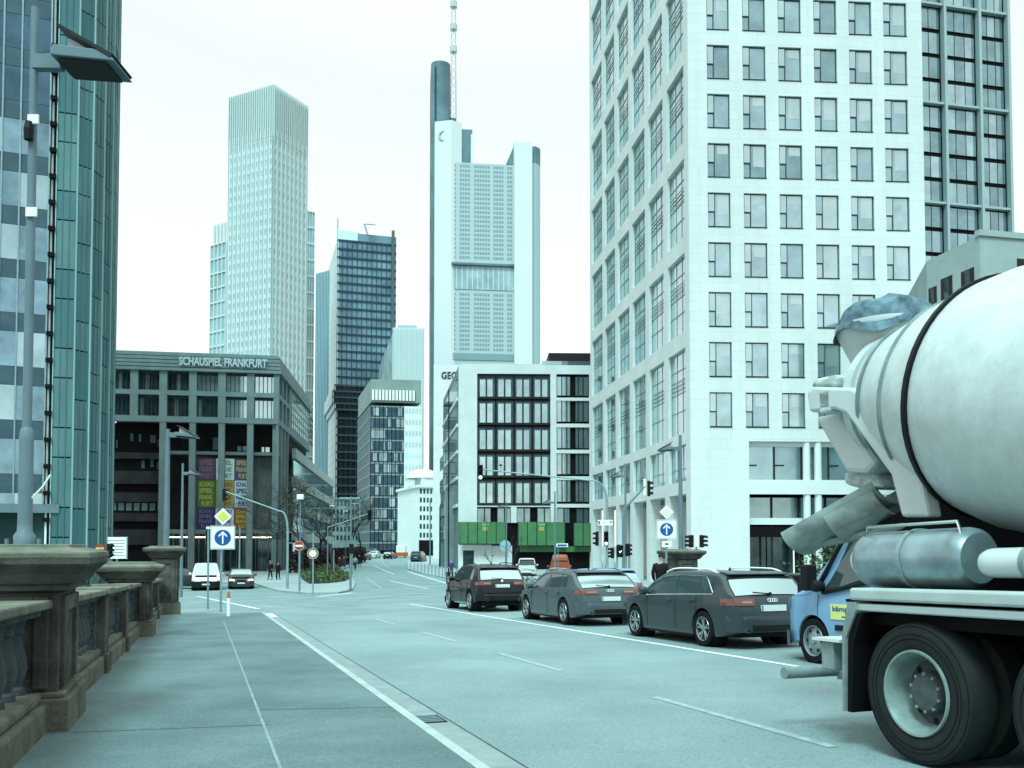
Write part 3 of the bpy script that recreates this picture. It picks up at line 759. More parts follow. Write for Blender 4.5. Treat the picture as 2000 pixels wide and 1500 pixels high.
for r_, (ya, yb) in enumerate(((728, 765), (775, 815))):
    for i in range(len(cx)-1):
        a, b = cx[i]+hw, cx[i+1]-hw
        o = MB(SF); o.box(a, b, -.85, -.6, Zl(yb-.5), Zl(ya)); lit = (i >= 3 and not (i == 3 and r_ == 1)) 
        wn = o.build('window', M['gl'][3] if lit else M['gld'], T, world=True)
        f = MB(SF)
        for k in range(6): f.box(lerp(a, b, k/5)-.04, lerp(a, b, k/5)+.04, -.6, -.5, Zl(yb), Zl(ya))
        f.box(a, b, -.6, -.48, Zl(ya+4), Zl(ya)); f.build('frame', M['frame'], wn, world=True)
        if not lit:
            c1 = MB(SF); q = random.random()*.5; c1.box(lerp(a, b, q), lerp(a, b, q+.17), -.599, -.58, Zl(yb), Zl(ya+5)); c1.build('curtain', M['gl'][3], wn, world=True)
for i, u_ in enumerate(cx):
    if i < 2: continue
    m = MB(SF); m.box(u_-.34, min(u_+.34, uC), -.7, -.05, z0, Zl(826)); m.build('column', M['concrete'], T, world=True)
m = MB(SF); m.box(cx[2]-.2, uC, -2.2, -1.2, Zl(886), Zl(880)); m.box(cx[2]-.2, uC+.3, -1.6, -.72, Zl(1042), Zl(1034)); m.build('beam', M['concrete'], T, world=True)
m = MB(SF); m.box(cx[3], cx[6], -2.6, -2.3, Zl(1034), Zl(888)); m.build('inner_wall', mat('slate_cladding', (.10, .12, .12), .8, var=.3, scale=2, stretch=(2, 2, .3)), T, world=True)
m = MB(SF); m.box(cx[2], uC-.6, -3.4, -3.2, z0, Zl(1042)); m.build('foyer_glazing', M['gld'], T, world=True)
m = MB(SF); m.box(cx[2], uC-.8, -2.6, -2.5, Zl(1050), Zl(1048)); m.build('light_strip', mat('warm_tube', (.9, .85, .7), .5, emit=(1, .85, .6, 2.0)), T, world=True)
for i in range(18):
    u_ = lerp(cx[2], uC-.6, i/17); m = MB(SF); m.box(u_-.04, u_+.04, -3.2, -3.1, z0, Zl(1042)); m.build('foyer_mullion', M['steeld'], T, world=True)
for (xa, xb, ya, yb) in ((452, 460, 862, 872), (463, 471, 862, 872), (474, 482, 862, 872), (500, 507, 863, 873), (510, 518, 863, 873), (402, 414, 845, 870), (416, 424, 860, 872)):
    m = MB(SF); m.box(X(xa), X(xb), -4.95, -4.9, Zl(yb), Zl(ya)); m.build('upper_pane', M['gl'][3], T, world=True)
# left office part (dark bands)
for (ya, yb, d_) in ((826, 884, 0), (884, 896, 1), (896, 920, 0), (920, 945, 1), (945, 962, 0), (962, 980, 1), (980, 1002, 0), (1002, 1018, 1), (1018, 1034, 0), (1034, 1064, 1), (1064, 1140, 0)):
    m = MB(SF); m.box(-.5, cx[2]-.36, -1.9-(0 if d_ else .3), -1.5-(0 if d_ else .5), Zl(yb), Zl(ya)); m.build('dark_spandrel' if d_ else 'window_band', M['concrete_d'] if d_ else M['dark'], T, world=True)
for k in range(7):
    m = MB(SF); u_ = X(208+k*15.5); m.box(u_, u_+.62, -1.99, -1.95, Zl(997), Zl(982)); m.build('pane', M['gl'][3], T, world=True)
for (px, y, w_) in ((245, 852, 8), (262, 853, 6), (285, 855, 14), (300, 862, 7), (268, 905, 8), (286, 902, 8), (299, 907, 6), (217, 865, 4)):
    m = MB(SF); u_ = X(px); m.box(u_, u_+w_*.045, -1.99, -1.94, Zl(y+9), Zl(y-6)); m.build('pane', M['gl'][2], T, world=True)
# banners
ban = [((.10, .075, .13), (.22, .13, .16)), ((.62, .74, .74), (.12, .32, .26)), ((.09, .08, .17), (.42, .40, .14)),
       ((.09, .17, .06), (.38, .42, .10)), ((.38, .36, .12), (.24, .11, .05)), ((.60, .70, .76), (.03, .05, .16)),
       ((.05, .05, .15), (.18, .15, .26)), ((.62, .72, .80), (.08, .10, .30)), ((.30, .10, .05), (.50, .45, .10))]
bm_c = [mat('banner_cloth', a, .8) for a, _ in ban]; bm_t = [mat('banner_print', b, .8) for _, b in ban]
px_c = (382, 418, 455, 485); py_c = (893, 936, 991, 1034)
names = ['purple banner with faded reddish letters, top left of the nine', 'white banner with green letters in the top row', 'purple banner with yellow letters, top right of the nine',
 'green banner with yellow letters, middle row left', 'yellow banner with brown letters at the centre', 'white banner with navy letters, middle row right',
 'navy banner with violet letters, bottom left', 'white banner with blue letters in the bottom row', 'rust red banner with yellow letters, bottom right']
for r_ in range(3):
    for c_ in range(3):
        i = r_*3+c_; a, b = X(px_c[c_]), X(px_c[c_+1]); za, zb_ = Zl(py_c[r_+1]), Zl(py_c[r_])
        h = bld('banner', names[i], 'banner', *SF.xy((a+b)/2, -1.4), group='theatre banners between the columns')
        m = MB(SF); m.box(a+.03, b-.03, -1.46, -1.42, za+.03, zb_-.03); m.build('cloth', bm_c[i], h, world=True)
        lines = ['SCHAU', 'SPIEL', 'FRANK', 'FURT']; lh = min((zb_-za)/4.4, .66)
        lt = lines if r_ else lines[1:]
        H_ = (zb_-za-.2)/len(lt)
        for k, s_ in enumerate(lt):
            text_mesh(s_, 'letters', bm_t[i], h, SF(a+.2+(.25 if s_ == 'FURT' else 0), -1.42, zb_-.12-(k+1)*H_+H_*.14), (SF.d.x, SF.d.y, 0), (0, 0, 1), H_*.76, (b-a-.45)*(.82 if s_ == 'FURT' else 1), .012, .035)
# theatre side
m = MB(SS); 
for (y0, y1) in ((765, 774), (815, 826)): m.box(.01, uS, -.6, 0, Zl(y1), Zl(y0))
for k in range(3):
    for (ya, yb) in ((727, 765), (774, 815)): m.box(k*3.0+.01, k*3.0+.8, -.6, 0, Zl(yb), Zl(ya))
m.box(9, uS, -.6, -.02, Zl(815), Zl(727)); m.build('side_frame', M['concrete'], T, world=True)
m = MB(SS)
for r_ in range(5):
    for k in range(12): m.box(11+k*2.0, 12.2+k*2.0, -.02, .03, lerp(Zl(812), Zl(735), r_/5)+.2, lerp(Zl(812), Zl(735), (r_+1)/5))
tag(m.build('side_window_grid', M['gld'], T, world=True), kind='stuff')
for k in range(4):
    m = MB(SS); m.box(.3+k*2.6, .9+k*2.6, -.7, -.05, z0, Zl(826)); m.build('column', M['concrete'], T, world=True)
m = MB(); m.prism([P2(uC-1.2, 10), P2(uC-.3, 10), P2(uC-.3, uS), P2(uC-1.2, uS)], z0, Zl(950)); m.build('side_base', M['gld'], T, world=True)
# ===== low wing behind the theatre (opera wing) along the street
LS = Wall(P2(uC, uS+1), ((800-1000)/F, 1)); T = bld('opera_wing', 'long low grey wing with white roof bands receding behind the bare trees', 'building', *LS.o)
u9 = LS.u(652); zt = LS.z(607, 905)
bk = (-SF.d.x*14, -SF.d.y*14)
def L2(u, n): return LS.xy(u, n)
m = MB(); m.prism([L2(-14, -.2), L2(u9, -.2), L2(u9, -14), L2(-14, -14)], 0, zt-.8); m.build('wall', M['concrete'], T, world=True)
for k in range(5):
    z = zt-1.2-k*3.6
    m = MB(LS); m.box(-20, u9, -.2, .3, z, z+1.3); m.build('pale_band', M['palegrey'], T, world=True)
    m = MB(LS); m.box(-20, u9, -.2, .0, z-2.2, z-.1); m.build('window_band', M['gl'][2], T, world=True)

M['spandrel'] = mat('blue_grey_spandrel', (.055, .095, .115), .45, .2, var=.2, scale=.4)
# ===== copper clad tower at the left edge ==================================================
GC = Wall.px(0, 60, 5500)
T = bld('copper_clad_tower', 'glass tower with a rounded green copper clad corner at the left edge', 'office tower', *GC.xy(1.5))
ua, ub = GC.u(-170), GC.u(89); ztop = GC.z(50, 0)+14; zb_ = GC.z(50, 984); z0 = -5
m = MB(); m.prism([GC.xy(ua, -.3), GC.xy(ub, -.3), GC.xy(ub, -18), GC.xy(ua, -18)], zb_, ztop); m.build('core', M['dark'], T, world=True)
pitz = (GC.z(40, 233)-GC.z(40, 963))/7
ztops = [GC.z(40, 233)+(k)*pitz for k in range(4, -8, -1)]
mu = [GC.u(x) for x in (-160, -70, -5, 31, 90)]
ed = [ua]+[v for v in mu if ua < v < ub]+[ub]
for i, zt_ in enumerate(ztops):
    wh = pitz*.645
    for k in range(len(ed)-1):
        if ed[k+1]-ed[k] < .2: continue
        o = MB(GC); o.box(ed[k]+.03, ed[k+1]-.03, -.3, -.06, max(zt_-wh, zb_), zt_); 
        o.build('window', M['glb'] if i < 4 else (M['glc'] if (i+k) % 3 else M['gl'][0]), T, world=True)
        if zt_-wh > zb_:
            o = MB(GC); o.box(ed[k]+.03, ed[k+1]-.03, -.3, -.05, zt_-pitz+.03, zt_-wh-.03); o.build('spandrel', M['spandrel'], T, world=True)
m = MB(GC)
for v in ed: m.box(v-.05, v+.05, -.3, .03, zb_, ztop)
m.build('mullions', M['steel'], T, world=True)
m = MB(GC); m.box(ua, ub+1, -.6, 0, zb_-.6, zb_); m.build('canopy_edge', M['steeld'], T, world=True)
m = MB(GC); m.box(ua, ub+2, -4, -3.9, z0, zb_-.6); m.build('recessed_base', M['dark'], T, world=True)
for k in range(8):
    m = MB(GC); u_ = ua+.8+k*1.3; m.box(u_, u_+.12, -3.9, -3.8, z0, zb_-.6); m.build('base_post', M['steeld'], T, world=True)
pxs = [97, 138, 168, 190, 207, 217, 220]; dep = [61.2, 61.6, 62.5, 63.9, 65.8, 68.4, 72]
pts = [Vector((ray(a, HY)[0]*Y, Y)) for a, Y in zip(pxs, dep)]
bm_pts = [(pts[0].x, pts[0].y)]
m = MB(); m.prism([(p.x-.35, p.y+.35) for p in pts]+[(pts[-1].x-6, 76), (-52, 76), (-52, 64)], z0, ztop); m.build('copper_core', M['seam'], T, world=True)
for i in range(6):
    a, b = pts[i], pts[i+1]; Wq = Wall((a.x, a.y), (b.x-a.x, b.y-a.y)); L_ = (b-a).length
    z = z0-random.random()*2; cl = MB(Wq); k = 0
    dark = MB(Wq)
    while z < ztop:
        h_ = (3.45, 2.05)[k % 2] if i % 2 == 0 else (2.05, 3.45)[k % 2]
        cl.mi = random.randint(0, 1); cl.box(.04, L_-.04, -.25, random.uniform(0, .03), z, z+h_-.10); z += h_; k += 1
    cl.build('copper_strip', [M['copper'], M['copper2']], T, world=True)
    rb = MB(Wq)
    for fr in (.33, .66): rb.box(L_*fr-.02, L_*fr+.02, 0, .06, z0, ztop)
    rb.build('fine_rib', M['copper2'], T, world=True)
    sm = MB(Wq); sm.box(-.035, .035, -.2, .09, z0, ztop); sm.build('standing_seam', M['seamlt'], T, world=True)
# joint between glass and copper
sl = MB(GC); u_ = ub+.12
sl.box(u_-.02, u_+.10, -.6, -.3, 2, ztop); sl.build('joint_pipe', M['sigw'], T, world=True)
for k in range(20):
    o = MB(GC); z = 3+k*pitz*.5; o.box(u_-.12, u_+.32, -.3, .1, z, z+.28); o.build('bracket', M['dark'], T, world=True)

# ===== far towers ===========================================================================
def tower(name, label, pxc, Y, vl, vr, pl, pr, ytop_px, core_mat, cat='skyscraper', z0=0):
    R_ = Wall.px(pxc, Y, vr); L_ = Wall.px(pxc, Y, vl)
    T = bld(name, label, cat, *R_.o); uR, uL = R_.u(pr), L_.u(pl); zt = R_.z(pxc, ytop_px)
    o = R_.o; A = o+R_.d*uR; C = o+L_.d*uL; D = A+L_.d*uL
    i_ = (R_.d+L_.d)*.6
    m = MB(); m.prism([(o.x+i_.x, o.y+i_.y), (A.x-R_.d.x*.6+L_.d.x*.6, A.y-R_.d.y*.6+L_.d.y*.6), (D.x-i_.x, D.y-i_.y), (C.x-L_.d.x*.6+R_.d.x*.6, C.y-L_.d.y*.6+R_.d.y*.6)], z0, zt-.5)
    m.build('core', core_mat, T, world=True)
    return T, R_, L_, uR, uL, zt
def face_grid(T, Wl, u1, z0, z1, nu, nz_, fin, band, mf, mb, dfin=.5, dband=.3, name='facade_grid', gl=None, rnd=0):
    """glazed skin with floor bands and vertical fins"""
    g_ = MB(Wl); g_.box(0.05, u1, -.5, 0, z0, z1)
    o = g_.build('glazing', gl, T, world=True)
    if nz_:
        b_ = MB(Wl); h = (z1-z0)/nz_
        for k in range(nz_+1): b_.box(0.05, u1, 0, dband, z0+k*h-band*h/2, min(z0+k*h+band*h/2, z1+.05))
        b_.build('floor_bands', mb, T, world=True)
    if nu:
        f_ = MB(Wl); w_ = u1/nu
        for k in range(nu+1): f_.box(max(0, k*w_-fin*w_/2), min(u1, k*w_+fin*w_/2), 0, dfin, z0, z1)
        f_.build('fins', mf, T, world=True)
FP = mat('far_pale_stone', (.58, .64, .625), .8); FG = mat('far_pale_glass', (.40, .52, .515), .6, .05, var=.2, scale=.1)
FD = mat('far_fin_grey', (.32, .43, .43), .7)  # mid grey of the fins, roof masts and crane
FG2 = mat('far_crown_glass', (.58, .66, .645), .6, var=.08, scale=.05)
T, R_, L_, uR, uL, zt = tower('pale_square_tower', 'tall pale square tower with vertical fins and a flat louvred crown', 526, 328, -2480, 1935, 443, 596, 160, FG)
zc = R_.z(526, 262); zm = 6
for Wl, u1, n in ((L_, uL, 10), (R_, uR, 8)):
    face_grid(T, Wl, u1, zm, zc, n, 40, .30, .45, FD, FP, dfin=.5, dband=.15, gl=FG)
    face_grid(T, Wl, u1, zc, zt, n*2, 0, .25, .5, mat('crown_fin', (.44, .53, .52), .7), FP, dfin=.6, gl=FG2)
    b = MB(Wl); w_ = u1/n
    for k in range(n):
        if k % 1 == 0: b.box(k*w_+w_*.62, k*w_+w_*.86, .0, .35, zm, zc+R_.z(526, 240)-zc-1)
    b.build('white_piers', FP, T, world=True)
for (nm, lab, pxc, Y, vl, vr, pl, pr, yt) in (('slim_grid_tower', 'slim glass tower with white grid peeping out left of the pale square tower', 436, 372, -1500, 3500, 410, 452, 470),
                                         ('narrow_grid_tower', 'narrow bluish tower sliver peeping out right of the pale square tower', 590, 385, -3000, 4000, 560, 612, 410)):
    T, R_, L_, uR, uL, zt = tower(nm, lab, pxc, Y, vl, vr, pl, pr, yt, FG)
    gg = mat('far_tower_glass', (.30, .45, .47), .5, .1, var=.3, scale=.08)
    face_grid(T, L_, uL, 6, zt, 4, 20, .16, .10, FP, FP, dfin=.5, dband=.5, gl=gg); face_grid(T, R_, uR, 6, zt, 4, 20, .16, .1, FP, FP, dfin=.5, dband=.5, gl=gg)
    if yt == 470:
        m = MB(L_); 
        for k in range(4): m.box(uL*.15+k*uL*.22, uL*.15+k*uL*.22+uL*.1, -1, 0, zt, L_.z(425, 438))
        m.build('roof_fins', FP, T, world=True)
T, R_, L_, uR, uL, zt = tower('blue_grey_slab_tower', 'narrow blue grey slab tower left of the dark stepped tower', 640, 430, -1500, 30000, 617, 660, 528, mat('far_blue', (.22, .34, .38), .5))
face_grid(T, L_, uL, 6, zt, 9, 0, .35, .3, mat('far_blue_fin', (.30, .44, .48), .6), FP, gl=mat('far_blue_glass', (.20, .32, .37), .5))
# stepped dark glass tower
OT = Wall.px(655, 395, 6900); OL = Wall.px(655, 395, 480)
T = bld('stepped_glass_tower', 'dark blue glass tower whose middle floors step sideways, crane on its roof', 'skyscraper', *OT.o)
uR = OT.u(773); uL = OL.u(640); zt = OT.z(655, 468); ztp = OT.z(655, 449)
zs0, zs1 = OT.z(655, 800), OT.z(655, 752)
o_ = OT.o
def sk(m, z0, z1, du, dn, ins=0.0):
    P = [OT(du+ins, dn-ins, 0), OT(uR+du, dn-ins, 0)]; e = OL.d*uL
    A = P[0]; C = P[1]; m.prism([(A.x, A.y), (C.x, C.y), (C.x+e.x, C.y+e.y), (A.x+e.x, A.y+e.y)], z0, z1)
DG = mat('tower_blue_glass', (.15, .25, .31), .5, .25, var=.35, scale=.12); DGd = mat('tower_dark_glass', (.014, .02, .028), .4, .1, var=.5, scale=.12)
OW = mat('tower_white_side', (.60, .66, .65), .7); OB = mat('tower_floor_line', (.03, .06, .08), .6); OBl = mat('tower_lower_line', (.055, .085, .095), .5)
lev = [(zs1, zt, 0, 0, DG)]+[(lerp(zs0, zs1, k/4), lerp(zs0, zs1, (k+1)/4), -(4-k)*.9 if k > 1 else -(k+1)*.9, (4-k)*.3, DGd) for k in range(4)]+[(0, zs0, -.1, 0, DGd)]
for (a, b, du, dn, g_) in lev:
    m = MB(); sk(m, a, b, du, dn, .3); m.build('glass_box', g_, T, world=True)
    p = OT(du, dn, 0); Wf = Wall((p.x, p.y), OT.d); Ws = Wall((p.x, p.y), OL.d); fl = 3.75; n = max(1, round((b-a)/fl)); m = MB(Wf)
    for k in range(n+1): m.box(0, uR, -.3, .15, a+(b-a)*k/n-.38, a+(b-a)*k/n+.38)
    m.build('floor_lines', OB if g_ is DG else OBl, T, world=True)
    m = MB(Wf)
    for k in range(12): m.box(uR*k/12-.12, uR*k/12+.12, -.3, .05, a, b)
    m.build('mullions', OB, T, world=True)
    m = MB(Ws); m.box(0, uL, -.5, .25, a, b); m.build('white_side', OW, T, world=True)
    m = MB(Ws)
    for k in range(n): m.box(.5, uL, .25, .3, a+(b-a)*k/n, a+(b-a)*k/n+.5)
    m.build('side_lines', mat('side_joint', (.45, .58, .58), .7), T, world=True)
m = MB(OT); m.box(0, OT.u(697), -.6, 0, zt, ztp); m.build('roof_screen_pale', mat('roof_screen_pale', (.55, .72, .72), .5), T, world=True)
m = MB(OT); m.box(OT.u(697), uR, -.6, 0, zt, ztp-.6)
m.build('roof_screen', DG, T, world=True)
m = MB(OT); m.box(-.2, .4, -1, -.4, zt, OT.z(655, 425)); m.build('roof_mast', FD, T, world=True)
# roof crane and facade hoist
K = bld('roof_crane', 'small pale jib crane standing on the roof of the dark stepped tower', 'crane', *OT.xy(OT.u(716)))
a_, b_, c_ = OT(OT.u(719), -2, ztp-1), OT(OT.u(711), -2, OT.z(711, 434)), OT(OT.u(733), -2, OT.z(733, 436))
m = MB(); m.tube([a_, b_], .45, 5); m.build('tower_leg', FD, K, world=True); m = MB(); m.tube([b_, c_], .3, 5); m.build('jib', FD, K, world=True)
K = bld('facade_hoist', 'thin construction hoist running down the right edge of the stepped tower', 'hoist', *OT.xy(OT.u(764)))
m = MB(); m.tube([OT(OT.u(764), 1, 0), OT(OT.u(766), 1, OT.z(766, 452))], .7, 4); m.build('mast', mat('hoist_grey', (.10, .13, .14), .8), K, world=True)
# pale tower with stepped roof
T, R_, L_, uR, uL, zt = tower('pale_ribbed_tower', 'pale ribbed tower with a shadowed stepped left flank', 765, 330, 600, 20000, 741, 829, 640, FG)
face_grid(T, R_, uR, 6, zt, 14, 0, .4, .5, FP, FP, gl=mat('rib_glass', (.46, .60, .60), .6))
m = MB(L_); m.box(0, uL, -.5, .2, 6, zt-3); m.build('left_flank', mat('flank_grey', (.26, .36, .37), .7, var=.4, scale=.15), T, world=True)  # flank coloured a darker grey than the ribbed front
m = MB(R_); m.box(uR*.15, uR*.75, -8, -3, zt, zt+1.8); m.build('roof_plant', FD, T, world=True)
# darker block in front of it
BK = Wall.px(723, 235, 12000); BL = Wall.px(723, 235, 500)
T = bld('dark_glass_block', 'dark glass block with a grey top storey of slender columns', 'office building', *BK.o)
uR = BK.u(823); uM = BK.u(790); uL = BL.u(700); zt = BK.z(723, 740)
def bk2(m, z0, z1, a=0.0, b=0.0): 
    P = BK(b, -b, 0); Q = BK(uR-b, -b, 0); e = BL.d*uL; m.prism([(P.x, P.y), (Q.x, Q.y), (Q.x+e.x, Q.y+e.y), (P.x+e.x, P.y+e.y)], z0, z1)
m = MB(); bk2(m, 0, BK.z(723, 792), b=.3); m.build('core', M['dark'], T, world=True)
ST = mat('block_stone', (.20, .265, .25), .8, var=.1, scale=.2)
m = MB(); bk2(m, BK.z(723, 785), zt); m.build('top_storey', ST, T, world=True)
for k in range(13):
    u_ = BK.u(729+k*6.6); m = MB(BK); m.box(u_-.33, u_+.33, 0, .5, BK.z(750, 782), BK.z(750, 762)); m.build('top_column', M['white2'], T, world=True)
m = MB(BK); m.box(BK.u(726), BK.u(812), 0, .05, BK.z(750, 782), BK.z(750, 762)); m.build('top_shade_sheet', M['dark'], T, world=True)  # black sheet laid on the wall, painted shade between the columns
zz = BK.z(723, 792); fl = 3.0; n = int((zz-2)/fl)
gd = mat('block_blue_glass', (.05, .09, .12), .3, .5, var=.25, scale=.6)
m = MB(BK); m.box(.1, uM, -.3, 0, 2, zz); m.build('dark_glazing', gd, T, world=True)
m = MB(BK)
for k in range(n+1): m.box(0, uM, 0, .1, zz-k*fl-.35, zz-k*fl+.0)
m.build('floor_lines', ST, T, world=True)
random.seed(44); m = MB(BK)
for k in range(9): m.box(uM*k/8-.08, uM*k/8+.08, 0, .12, 2, zz)
m.build('mullions', M['dark'], T, world=True)
for k in range(64):
    fl_ = random.randint(0, n-1); b_ = random.randint(0, 15); m = MB(BK); m.box(uM*b_/16+.1, uM*min(b_+random.choice((1, 2, 3)), 16)/16-.1, 0, .04, zz-fl_*fl-2.6, zz-fl_*fl-.5); m.build('lit_pane', M['gl'][random.choice((2, 2, 2, 0))], T, world=True)  # paler glass colour stands in for lit windows
m = MB(BK); m.box(uM, uR, -.3, .3, 2, zz); m.build('pale_bay', FP, T, world=True)
m = MB(BK)
for k in range(n): 
    for q in range(5): m.box(uM+.3+q*(uR-uM)/5, uM+(q+1)*(uR-uM)/5, .3, .33, zz-k*fl-1.9, zz-k*fl-.6)
tag(m.build('pale_bay_windows', FG, T, world=True), kind='stuff')
m = MB(BL); m.box(0, uL, -.3, .1, 2, zz); m.build('side_glazing', gd, T, world=True)
m = MB(BL)
for k in range(n+1): m.box(0, uL, .1, .2, zz-k*fl-.4, zz-k*fl)
m.build('side_floor_lines', ST, T, world=True)

# bank tower with antenna
CB = Wall.px(847, 480, 16000); s_ = 480/F
T = bld('antenna_tower', 'pale bank tower of staggered shafts with a tall lattice antenna', 'skyscraper', *CB.xy(20))
CW = mat('bank_white', (.60, .645, .63), .75, var=.02, scale=.05); CG = mat('bank_grey_glass', (.11, .18, .205), .5, .2, var=.25, scale=.06); CWn = mat('bank_window', (.20, .31, .33), .4, .2)
U = lambda p: CB.u(p); Zc = lambda y: CB.z(930, y)
m = MB(CB); m.box(U(841), U(848), -30, -6, 0, Zc(118)); m.build('dark_shaft_edge', CG, T, world=True)
def rprism(m, ua, ub, na, nb, z0, z1, r=4):
    P = []
    for cx_, cy_, a0 in ((ub-r, na-r, 0), (ua+r, na-r, 90), ):
        for k in range(5):
            th = math.radians(a0+k*22.5); P.append(CB.xy(cx_+r*math.cos(th), cy_+r*math.sin(th)))
    P += [CB.xy(ua, nb), CB.xy(ub, nb)]; m.prism(P, z0, z1)
m = MB(); rprism(m, U(841), U(880), -7, -30, 0, Zc(109), 5); m.build('rear_shaft', CG, T, world=True, smooth=False)
m = MB(); rprism(m, U(878), U(893), -12, -30, 0, Zc(212), 2); m.build('antenna_plinth', CG, T, world=True)
m = MB(); m.prism([CB.xy(U(848)), CB.xy(U(880), 3), CB.xy(U(901), 0), CB.xy(U(901), -12), CB.xy(U(848), -12)], 0, Zc(242)); m.build('left_shaft', CW, T, world=True)
m = MB(CB); m.box(U(901), U(922), -10, -1, 0, Zc(252)); m.build('sloped_window_shaft', CG, T, world=True)
m = MB(CB); m.box(U(919), U(925), -10, -.5, 0, Zc(262)); m.build('shaft_edge', CW, T, world=True)
m = MB(CB); m.lathe([(5.6, 0), (4.6, 0), (4.6, .5), (5.6, .5), (5.6, 0)], c=(0, 0, 0), dirv=(0, 1, 0), n=20)
m.v = [CB(U(865)+(v.x if 0 else 0), 0, 0)*0+v for v in m.v]
rg = MB(); p = CB(U(865), 1.2, Zc(271)); rg.lathe([(2.9, 0), (2.2, 0), (2.2, .6), (2.9, .6), (2.9, 0)], c=tuple(p), dirv=(CB.n.x, CB.n.y, 0), n=20); rg.build('ring_emblem', FG, T, world=True)
MF = (U(881), U(1003))
m = MB(CB); m.box(MF[0], MF[1], -20, 2, 0, Zc(322)); mfm = m.build('main_front', mat('bank_front', (.40, .48, .48), .7), T, world=True)
# window strips
grp = [(.02, .08), (.13, .30), (.36, .62), (.67, .84), (.89, .98)]
wins = []
for (ya, yb, nr) in ((326, 512, 21), (575, 690, 13)):
    for r_ in range(nr):
        z1_ = lerp(Zc(ya), Zc(yb), r_/nr); z0_ = lerp(Zc(ya), Zc(yb), (r_+.55)/nr)
        for a, b in grp:
            nn = max(1, round((b-a)/.045))
            for q in range(nn): wins.append((lerp(*MF, a+(b-a)*q/nn), lerp(*MF, a+(b-a)*(q+.75)/nn), z0_, z1_))
wins.sort(key=lambda w: -w[2])
for w_ in wins[:100]:
    o = MB(CB); o.box(w_[0], w_[1], 2, 2.1, w_[2], w_[3]); o.build('window', CWn, T, world=True)
o = MB(CB)
for w_ in wins[100:]: o.box(w_[0], w_[1], 2, 2.1, w_[2], w_[3])
tag(o.build('other_windows', CWn, T, world=True), kind='stuff')
m = MB(CB); m.box(MF[0]+1, MF[1]-.3, 2, 2.3, Zc(568), Zc(522)); m.build('sky_garden', mat('sky_garden_glass', (.27, .40, .42), .4, .3, var=.3, scale=.08), T, world=True)
m = MB(CB); m.box(MF[0], MF[1], 2, 4, Zc(522), Zc(518)); m.build('garden_edge', CG, T, world=True)
m = MB(CB)
for k in range(13): m.box(lerp(*MF, k/12)-.2, lerp(*MF, k/12)+.2, 2.3, 2.5, Zc(568), Zc(524))
m.build('garden_mullions', CW, T, world=True)
m = MB(CB); m.box(MF[0], MF[1], 2, 2.4, Zc(705), Zc(692)); m.build('lower_garden', CWn, T, world=True)
m = MB(); m.prism([CB.xy(U(1003), 4), CB.xy(U(1038), 4), CB.xy(U(1038), -14), CB.xy(U(1003), -14)], 0, Zc(279)); m.build('right_shaft', CW, T, world=True)
m = MB(); rprism(m, U(1030), U(1058), 0, -26, 0, Zc(281), 5); m.build('rounded_shaft', mat('bank_round', (.34, .45, .46), .6), T, world=True)
m = MB(); rprism(m, U(1030), U(1058)+.1, .1, -26, Zc(312), Zc(280), 5); m.build('rounded_cap', CG, T, world=True)
m = MB(CB); m.v = []; 
m = MB(); m.poly([CB(U(988), 0, Zc(318)), CB(U(1003), 0, Zc(318)), CB(U(1003), 0, Zc(283))]); m.poly([CB(U(988), -3, Zc(318)), CB(U(1003), -3, Zc(318)), CB(U(1003), -3, Zc(283))]); m.poly([CB(U(988), 0, Zc(318)), CB(U(988), -3, Zc(318)), CB(U(1003), -3, Zc(283)), CB(U(1003), 0, Zc(283))]); m.build('sloped_shoulder', CG, T, world=True)
# antenna lattice
A = MB(); uc = U(887); w0 = 1.6; zA, zB2 = Zc(212), Zc(212)+95
def ap(u, n, z): return CB(uc+u, -15+n, z)
N = 22
for k in range(N):
    za, zb3 = lerp(zA, zB2, k/N), lerp(zA, zB2, (k+1)/N); wa = w0*(1-.5*k/N); wb = w0*(1-.5*(k+1)/N)
    for sx, sy in ((-1, -1), (1, -1), (1, 1), (-1, 1)):
        A.tube([ap(sx*wa, sy*wa, za), ap(sx*wb, sy*wb, zb3)], .18, 4, False)
    A.tube([ap(-wa, wa, za), ap(wb, wb, zb3)], .12, 4, False); A.tube([ap(wa, wa, za), ap(-wb, wb, zb3)], .12, 4, False)
    if k in (9, 12, 15): A.lathe([(.0, za), (2.0, za), (2.0, zb3-1), (0, zb3-1)], c=tuple(ap(0, 0, 0)), n=8)
A.build('lattice_antenna', mat('antenna_paint', (.45, .5, .5), .7), T, world=True)

